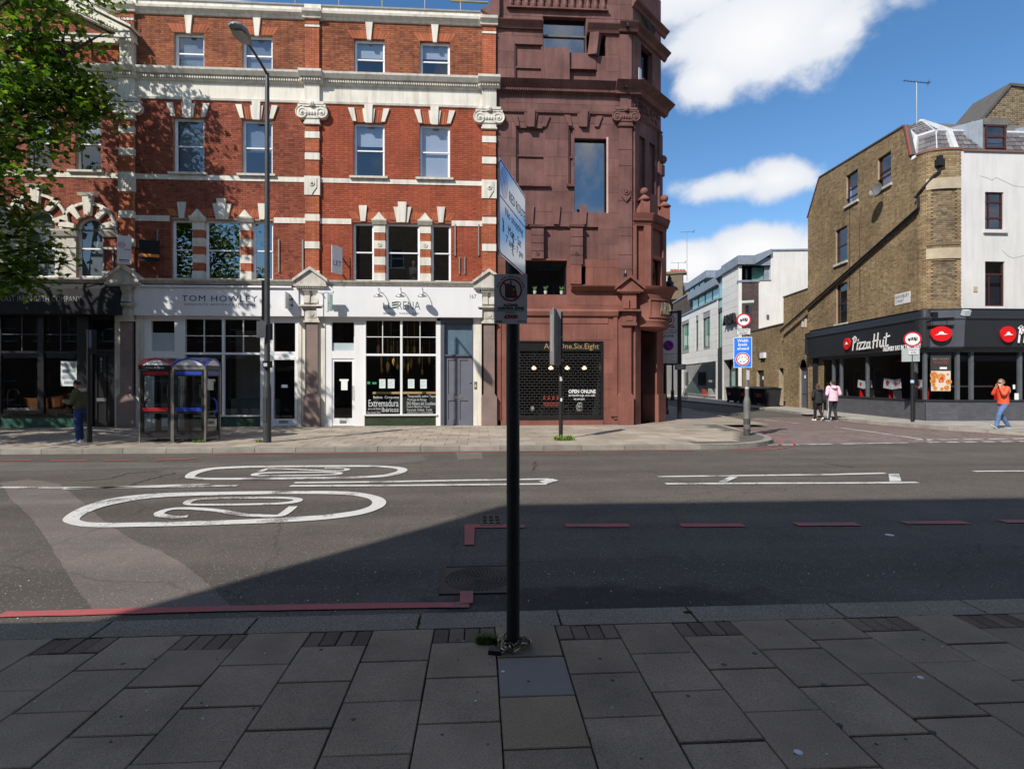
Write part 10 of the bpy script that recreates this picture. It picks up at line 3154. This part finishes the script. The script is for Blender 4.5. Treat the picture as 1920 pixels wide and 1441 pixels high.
def ribbed(F,pz,z0,z1,rx,ry,m,name='waistband'):
 mb=MB();n=24;vs,fs=[],[]
 for z,g in((z0,1.0),((z0+z1)/2,1.04),(z1,1.0)):
  for j in range(n):
   a=2*math.pi*j/n;vs.append(F.w(rx*g*math.cos(a),ry*g*math.sin(a),z))
 for i in range(2):
  for j in range(n):fs.append((i*n+j,i*n+(j+1)%n,(i+1)*n+(j+1)%n,(i+1)*n+j))
 mb.add(vs,fs);return mb.build(name,m,F.o,smooth=True)
ANGL=lambda dx,dy:math.atan2(dy,dx)
PZ=.92
def phone_user():
 F=Figure('person in an olive jacket and blue trousers looking down at a phone beside the post',(150,828),math.pi,1.70,.12)
 arms={'L':((.0,.19,1.40),(.08,.22,1.12),(.30,.08,1.10)),'R':((.0,-.19,1.40),(.07,-.23,1.12),(.29,-.07,1.13))}
 legs={'L':((.03,.09,.50),(-.03,.1,.09)),'R':((.05,-.09,.50),(.02,-.1,.09))}
 b=body(F,PZ,.03,arms,legs,(.05,0,1.54),M_SKIN)
 trousers(F,PZ,legs,mat('blue_jeans',(.022,.05,.16),var=.2,scale=8,rough=.8),.95)
 jacket(F,PZ,.02,arms,mat('olive_jacket',(.075,.085,.035),var=.15,scale=6,rough=.8),puff=1.0,hemz=.06)
 ribbed(F,PZ,.93,1.0,.15,.185,mat('olive_rib',(.055,.062,.028)))
 mb,o=head(F,(.075,0,1.60),(.86,0,-.5),M_SKIN);h=mb.build('head',M_SKIN,b,smooth=True);face(F,o,h)
 hair(F,o,mat('black_hair',(.012,.01,.009),var=.3,scale=30,rough=.5),cut=.0,thick=.009,par=F.o)
 mb=MB()
 for i in range(14):
  a=math.pi*(.15+.7*i/13)+math.pi/2;mb.ball(F.w(-.02+.085*math.cos(a),.10*math.sin(a),1.45+.02*math.cos(i)),.042*F.k,8)
 mb.build('hood',mat('grey_white_hood',(.5,.5,.53),rough=.9),F.o,smooth=True)
 mb=hand(F,arms['L'][2],(.9,-.2,.1),(0,-.3,1),M_SKIN,.5);mb.build('hand',M_SKIN,b,smooth=True)
 mb=hand(F,arms['R'][2],(.9,.2,.05),(0,.3,1),M_SKIN,.6,mirror=-1);mb.build('hand',M_SKIN,b,smooth=True)
 M_SH=mat('white_trainer',(.6,.6,.63),var=.05,rough=.6)
 shoe(F,(-.06,.1,0),(1,.1),0,M_SH,M_FASCIA);shoe(F,(0,-.1,0),(1,-.1),0,M_SH,M_FASCIA)
 c=F.w(.40,.0,1.16)
 t=thing('phone','smartphone held by the person in the olive jacket','phone',tuple(c))
 mb=MB(frame(c.x,c.y,F.a,c.z));mb.box(-.035,.035,-.04,.04,-.004,.004,rot=Matrix.Rotation(R(-35),3,'Y'));mb.build('case',M_FASCIA,t)
 mb=MB(frame(c.x,c.y,F.a,c.z));mb.box(-.03,.03,-.035,.035,.0042,.0052,rot=Matrix.Rotation(R(-35),3,'Y'));mb.build('screen',M_BLACK,t)
phone_user()
def orange_walker():
 a=R(180)
 F=Figure('person in an orange jacket and blue jeans walking past the pizza restaurant',(1881,803),a,1.74,.12)
 arms={'L':((.02,.18,1.40),(.16,.2,1.2),(.17,.06,1.43)),'R':((.02,-.18,1.40),(.17,-.2,1.22),(.2,-.06,1.45))}
 legs={'L':((.22,.08,.52),(.34,.08,.11)),'R':((.03,-.08,.49),(-.27,-.08,.13))}
 b=body(F,PZ,.03,arms,legs,(.05,0,1.54),M_SKIN2)
 trousers(F,PZ,legs,mat('light_blue_denim',(.09,.16,.32),var=.22,scale=7,fine=.15,rough=.85),1.08)
 MO=mat('orange_shell',(.75,.09,.035),var=.08,scale=5,rough=.6)
 jacket(F,PZ,.02,arms,MO,puff=1.02,hemz=.0)
 ribbed(F,PZ,.86,.93,.15,.18,MO,'jacket_hem')
 mb,o=head(F,(.08,0,1.61),(1,.12,-.08),M_SKIN2);h=mb.build('head',M_SKIN2,b,smooth=True);face(F,o,h)
 hair(F,o,mat('fair_hair',(.20,.13,.075),var=.25,scale=25,rough=.6),cut=-.02,thick=.02,par=F.o,down=.03)
 C,d,up,sd=o;k=F.k
 mb=MB();mb.tube([C+d*.1*k+sd*.065*k+up*.012*k,C+d*.108*k+up*.014*k,C+d*.1*k-sd*.065*k+up*.012*k],.017*k,6);mb.tube([C+d*.09*k+sd*.07*k+up*.012*k,C+sd*.082*k+up*.015*k],.006*k,5);mb.tube([C+d*.09*k-sd*.07*k+up*.012*k,C-sd*.082*k+up*.015*k],.006*k,5);mb.build('sunglasses',mat('dark_red_shades',(.05,.008,.015),rough=.2),F.o)
 mb=hand(F,arms['L'][2],(.1,-.1,1),(0,-1,.1),M_SKIN2,.35);mb.build('hand',M_SKIN2,b,smooth=True)
 mb=hand(F,arms['R'][2],(.05,.15,1),(-.3,1,0),M_SKIN2,.35,mirror=-1);mb.build('hand',M_SKIN2,b,smooth=True)
 # pale hood hanging at the back, dark bag behind the hip
 mb=MB();mb.ball(F.w(-.17,-.02,1.32),.10*F.k,12,sz=1.45);mb.build('hood_lining',mat('pink_beige',(.5,.33,.27)),F.o,smooth=True)
 mb=MB();mb.ball(F.w(-.2,-.05,1.07),.09*F.k,12,sz=1.3,sx=.9);mb.build('bag',M_BLACKM,F.o,smooth=True)
 MS=mat('grey_canvas',(.16,.17,.2),var=.1)
 shoe(F,(.33,.08,.0),(1,0),-.5,MS,M_FASCIA);shoe(F,(-.34,-.08,.01),(1,0),.12,MS,M_FASCIA)
orange_walker()
def couple():
 d0=math.atan2(SD.y,SD.x)
 # dark hoodie
 p=on_ground(1534.5,788.3,0)
 F=Figure('person in a black hoodie and black trousers walking away up the side street',None,d0+R(6),1.68,0.0,pos=(p.x,p.y,0))
 arms={'L':((.0,.2,1.38),(-.06,.3,1.12),(.12,.2,.98)),'R':((.0,-.2,1.38),(-.05,-.28,1.12),(.1,-.2,.96))}
 legs={'L':((.1,.09,.5),(.13,.09,.09)),'R':((-.02,-.08,.48),(-.22,-.06,.2))}
 b=body(F,PZ,.04,arms,legs,(.04,0,1.54),M_SKIN)
 trousers(F,PZ,legs,mat('black_trousers',(.012,.013,.017),var=.15,rough=.85),.98)
 mk=mat('black_cotton',(.018,.018,.021),var=.15,scale=6,rough=.9)
 jacket(F,PZ,.02,arms,mk,'hoodie',puff=1.12,hemz=-.04);ribbed(F,PZ,.82,.9,.165,.2,mk)
 mb,o=head(F,(.06,0,1.61),(1,0,-.1),M_SKIN);h=mb.build('head',M_SKIN,b,smooth=True);face(F,o,h)
 hair(F,o,mat('auburn_hair',(.07,.025,.015),var=.3,scale=25),cut=-.02,thick=.014,par=F.o)
 mb=MB();mb.ball(F.w(-.1,0,1.44),.11*F.k,12,sz=.7,sy=1.2);mb.build('hood',mk,F.o,smooth=True)
 for sd,mi in(('L',1),('R',-1)):hand(F,arms[sd][2],(.5,0,-.8),(0,-mi,0),M_SKIN,.4,mirror=mi).build('hand',M_SKIN,b,smooth=True)
 mb=MB();mb.ball(F.w(-.12,-.2,1.05),.17*F.k,12,sx=.5,sy=.7,sz=1.3);bg=mb.build('shoulder_bag',mk,F.o,smooth=True)
 mb=MB();mb.tube([F.w(.0,.12,1.44),F.w(-.15,0,1.35),F.w(-.17,-.15,1.15)],.016,5);mb.build('bag_strap',mk,bg)
 MW=mat('white_sports_shoe',(.75,.75,.76),rough=.6)
 shoe(F,(.09,.09,0),(1,.05),0,MW,M_FASCIA);shoe(F,(-.27,-.06,.1),(1,0),.75,MW,M_FASCIA)
 # pink hoodie
 p=on_ground(1562,788.6,0)
 F=Figure('person in a pale pink hoodie and black trousers with a pale side stripe walking away',None,d0-R(4),1.84,0.0,pos=(p.x,p.y,0))
 arms={'L':((.0,.2,1.40),(-.06,.27,1.14),(.1,.27,.92)),'R':((.0,-.2,1.40),(-.05,-.26,1.15),(.16,-.2,1.0))}
 legs={'L':((.03,.11,.5),(.0,.16,.09)),'R':((.1,-.1,.5),(-.02,-.13,.1))}
 b=body(F,PZ,.03,arms,legs,(.05,0,1.54),M_SKIN2)
 tr=trousers(F,PZ,legs,mat('black_joggers',(.022,.023,.028),var=.15,rough=.85),.95)
 mp=mat('pale_pink_cotton',(.70,.47,.56),var=.06,scale=5,rough=.9)
 jacket(F,PZ,.02,arms,mp,'hoodie',puff=1.06,hemz=-.02,cuff=.35);ribbed(F,PZ,.85,.92,.155,.19,mp)
 mb=MB();L=legs['L']
 q=[F.w(0,.2,.86),F.w(L[0][0]-.01,L[0][1]+.066,L[0][2]+.15),F.w(L[0][0]-.01,L[0][1]+.063,L[0][2]),F.w(L[1][0],L[1][1]+.056,L[1][2]+.02)]
 mb.tube(q,.018,6);mb.build('side_stripe',mat('pale_stripe',(.5,.52,.6)),tr)
 mb,o=head(F,(.07,0,1.61),(1,.5,-.1),M_SKIN2);h=mb.build('head',M_SKIN2,b,smooth=True);face(F,o,h)
 hair(F,o,mat('dark_brown_hair',(.035,.02,.013),var=.3,scale=25),cut=.0,thick=.014,par=F.o)
 mb=MB();mb.ball(F.w(-.1,-.0,1.42),.12*F.k,14,sz=.75,sy=1.15);mb.build('hood',mp,F.o,smooth=True)
 for sd,mi in(('L',1),('R',-1)):hand(F,arms[sd][2],(.3,0,-.9),(0,-mi,0),M_SKIN2,.4,mirror=mi).build('hand',M_SKIN2,b,smooth=True)
 MB_=mat('black_sports_shoe',(.03,.03,.03),rough=.6)
 shoe(F,(-.04,.16,0),(1,.2),0,MB_,M_FASCIA);shoe(F,(-.06,-.13,0),(1,-.25),0,MB_,M_FASCIA)
 # small kick scooter pushed between them
 c=F.w(.35,.12,0);T=frame(c.x,c.y,d0,0)
 t=thing('kick_scooter','small kick scooter pushed along beside the person in pink','scooter',(c.x,c.y,0))
 mb=MB(T);mb.box(-.28,.28,-.05,.05,.07,.095);mb.build('deck',M_BLACKM,t)
 for x in(-.34,.36):mb=MB(T);mb.lathe([(0,-.018),(.075,-.018),(.085,0),(.075,.018),(0,.018)],(x,0,.085),14,'y');mb.build('wheel',mat('pale_wheel',(.45,.45,.45)),t)
 mb=MB(T);mb.tube([(.36,0,.1),(.3,0,.3),(.24,0,.85)],.016,6);mb.tube([(.28,0,.08),(.32,0,.2)],.02,6);mb.build('stem',M_CHROME,t)
 mb=MB(T);mb.tube([(.24,-.2,.85),(.24,.2,.85)],.014,6);mb.build('handlebar',M_BLACKM,t)
couple()
def window_figure():
 """somebody behind the first-floor glass of the right-hand house"""
 x,z=f0(777,505,.9)
 F=Figure('person in a grey shirt inside the first floor window of the bright red house',None,R(-100),1.72,5.19,pos=(x,YF+.9,5.19))
 F.z0=5.19;F.T=frame(x,YF+.9,R(-100),4.75)
 arms={'L':((.0,.19,1.40),(-.02,.24,1.12),(.1,.2,.9)),'R':((.0,-.19,1.40),(-.02,-.24,1.12),(.1,-.2,.9))}
 legs={'L':((.02,.09,.5),(.0,.1,.09)),'R':((.02,-.09,.5),(.0,-.1,.09))}
 b=body(F,PZ,.02,arms,legs,(.04,0,1.54),M_SKIN)
 jacket(F,PZ,.02,arms,mat('grey_shirt',(.16,.17,.19),rough=.9),'shirt')
 trousers(F,PZ,legs,mat('black_trousers',(.012,.013,.017)))
 mb,o=head(F,(.05,0,1.61),(1,0,0),M_SKIN);h=mb.build('head',M_SKIN,b,smooth=True);face(F,o,h)
 hair(F,o,mat('black_hair',(.012,.01,.009)),par=F.o)
window_figure()
# == plane tree on the far pavement
def plane_tree():
 rr=random.Random(77)
 base=Vector((-17.6,16.0,.12))
 t=thing('plane_tree','large broad-leaved street tree leaning in at the edge of the far pavement','tree',tuple(base))
 branches=[]
 tips=[]
 def grow(p,d,ln,r,depth):
  n=5;pts=[p]
  for i in range(n):
   d=(d+Vector((rr.uniform(-.2,.2),rr.uniform(-.2,.2),rr.uniform(-.12,.14)))).normalized()
   p=p+d*ln/n;pts.append(p)
  branches.append((pts,r,r*.55))
  if depth==0:
   tips.append((pts,d));return
  k=3 if depth>1 else 4
  for i in range(k):
   q=pts[2+(i+1)%4]if i<k-1 else pts[-1]
   a=rr.uniform(0,6.28);side=Vector((math.cos(a),math.sin(a),rr.uniform(-.35,.45)))
   nd=(d*.75+side*.8).normalized()
   grow(q,nd,ln*rr.uniform(.55,.78),r*.5,depth-1)
 trunk=[base,base+Vector((.05,0,2)),base+Vector((.15,.05,4)),base+Vector((.3,.1,6))]
 mb=MB();mb.tube(trunk,[.36,.30,.27,.24],14)
 for(z,d,ln)in((4.6,(.7,-.6,.25),2.6),(5.0,(.3,-.9,.28),3.0),(6,(.45,-.7,.8),3.0),(6,(-.2,.4,1),3.0),(5.5,(-.9,.2,.4),3.0),(6,(.15,-.2,1),3.4),(5,(-.6,-.6,.5),3.0)):
  p=base.lerp(base+Vector((.3,.1,6)),min(1,z/6));p.z=z
  grow(p,Vector(d).normalized(),ln,.15,2)
 clumps=[(50,70,16.6,2.0),(115,100,17,1.25),(172,75,17.4,.62),(100,175,17.0,1.2),(152,165,17.4,.8),(182,200,17.6,.42),(30,190,16.3,1.9),(75,258,16.6,.7),(-5,300,16.2,.95),(25,445,16.3,.82),(75,462,16.6,.8),(115,490,17,.45),(40,515,16.5,.55),(10,505,16.2,.65),(-60,120,16,2.3),(-80,330,15.5,1.9),(-110,450,15,1.5),(60,-40,17,1.9),(150,-20,17.4,1.0),(-40,-70,16.5,2.3),(-150,250,13,2.3),(-260,120,12.5,2.4),(-330,330,12,2.0)]
 extra=[]
 clumps=[(depth_pt(*k[:3]),k[3])for k in clumps]+[(Vector(p),r_)for*p,r_ in((-13.3,11.6,5.9,1.5),(-14.6,12.6,5.4,1.6),(-14.2,11.4,7.4,1.5),(-12.7,10.9,7.2,1.1),(-15.6,13.6,6.6,1.7))]  # clumps appended here hang out of view, added to shade the call boxes
 for(c,r_)in clumps:
  z0=min(5.8,max(3.4,c.z-1.5));a=base+Vector((.2,.05,z0))
  mid=a.lerp(c,.5)+Vector((rr.uniform(-.3,.3),rr.uniform(-.3,.3),rr.uniform(.1,.6)))
  lim=[a,a.lerp(mid,.5)+Vector((0,0,.15)),mid,mid.lerp(c,.5)+Vector((rr.uniform(-.15,.15),0,rr.uniform(-.1,.2))),c,c+(c-mid).normalized()*r_*.6]
  branches.append((lim,.1,.015))
  for i in range(int(13*r_*r_+9)):
   w=Vector((rr.gauss(0,1),rr.gauss(0,1),rr.gauss(0,.8))).normalized()*r_*rr.random()**.45
   extra.append(c+w)
   if i%4==0:branches.append(([c+w*.05,c+w*.35+Vector((0,0,.05)),c+w*.6,c+w*.8+Vector((0,0,.03)),c+w,c+w*1.1],.025,.006))
 mb.build('trunk',mat('plane_bark',(.16,.14,.10),var=.3,scale=3,rough=.9,bump=.3),t,smooth=True)
 mb=MB()
 for pts,r0,r1 in branches:mb.tube(pts,r0,6,r1=max(.006,r1))
 mb.build('branches',mat('dark_bark',(.045,.038,.03),var=.25,scale=4,rough=.95),t,kind='stuff')
 # five-pointed leaves in sprays along the outer twigs
 leaf=[(0,0),(.16,.10),(.46,.02),(.36,.26),(.58,.52),(.28,.52),(.0,1.0),(-.28,.52),(-.58,.52),(-.36,.26),(-.46,.02),(-.16,.10)]
 sprays=[]
 for pts,d in tips:
  for q in pts[1:]:
   sprays.append(q)
  sprays.append(pts[-1]+d*.3)
 for pts,r0,r1 in branches:
  if .03<r0<.09:sprays+=[pts[3],pts[5]]
 sprays+=extra
 V,Fc=[],[]
 cnt=0
 for c in sprays:
  dens=noise.noise(c*.45)
  k=int(rr.uniform(12,21)*(1.0+.5*dens))
  if dens<-.25:k=int(k*.25)
  for i in range(k):
   o=Vector((rr.gauss(0,.27),rr.gauss(0,.27),rr.gauss(-.05,.19)))
   p=c+o;s=rr.uniform(.12,.23)
   nrm=Vector((rr.gauss(0,.55),rr.gauss(0,.55),1.0)).normalized()
   ax=Vector((rr.gauss(0,1),rr.gauss(0,1),-.35));ax=(ax-nrm*ax.dot(nrm)).normalized();sd=nrm.cross(ax)
   n0=len(V);fold=rr.uniform(-.1,.3)
   V.extend(p+ax*(y*s)+sd*(x*s)-nrm*(abs(x)*fold*s)-nrm*(y*y*s*.2)for x,y in leaf)
   Fc.append((n0,n0+1,n0+2,n0+3,n0+4,n0+5,n0+6));Fc.append((n0,n0+6,n0+7,n0+8,n0+9,n0+10,n0+11));cnt+=1
 print('leaves',cnt,'sprays',len(sprays))
 m=bpy.data.materials.new('plane_leaf');m.use_nodes=True;nt=m.node_tree;nt.nodes.clear();N,L=nt.nodes.new,nt.links.new
 out=N('ShaderNodeOutputMaterial');df=N('ShaderNodeBsdfPrincipled');tr=N('ShaderNodeBsdfTranslucent');mx=N('ShaderNodeMixShader');mx.inputs[0].default_value=.38
 geo=N('ShaderNodeNewGeometry');rp=N('ShaderNodeValToRGB');L(geo.outputs['Random Per Island'],rp.inputs[0])
 e=rp.color_ramp.elements;e[0].color=(.035,.08,.010,1);e[1].color=(.2,.28,.035,1);x=e.new(.5);x.color=(.062,.125,.014,1)
 L(rp.outputs[0],df.inputs['Base Color']);df.inputs['Roughness'].default_value=.5;df.inputs['Specular IOR Level'].default_value=.3
 g=N('ShaderNodeMixRGB');g.blend_type='MULTIPLY';g.inputs[0].default_value=1;L(rp.outputs[0],g.inputs[1]);g.inputs[2].default_value=(1.7,1.9,.8,1);L(g.outputs[0],tr.inputs[0])
 L(df.outputs[0],mx.inputs[1]);L(tr.outputs[0],mx.inputs[2]);L(mx.outputs[0],out.inputs[0])
 me=bpy.data.meshes.new('crown');me.from_pydata([v-base for v in V],[],Fc);me.materials.append(m)
 link_mesh('crown',me,t)
plane_tree()
def spray_bed():
 """weed on the parapet by the gable"""
 x,z=f0(226,30,-.2);rr=random.Random(8)
 t=thing('parapet_weed','wispy brown weed sprouting from the ledge beside the gable','weed',(x,YF-.2,z-.6))
 mb=MB()
 for i in range(26):
  b=Vector((x+rr.uniform(-.3,.25),YF-.2+rr.uniform(-.05,.05),14.0+rr.uniform(-.1,.4)));tip=b+Vector((rr.uniform(-.35,.25),rr.uniform(-.1,.1),rr.uniform(.3,.9)))
  mb.tube([b,(b+tip)/2+Vector((.05,0,.05)),tip],.008,4)
  for k in range(4):q=b.lerp(tip,.4+.15*k);mb.ball(q,.025,5)
 mb.build('stems',mat('dry_stem',(.16,.14,.08),var=.3),t,kind='stuff')
spray_bed()
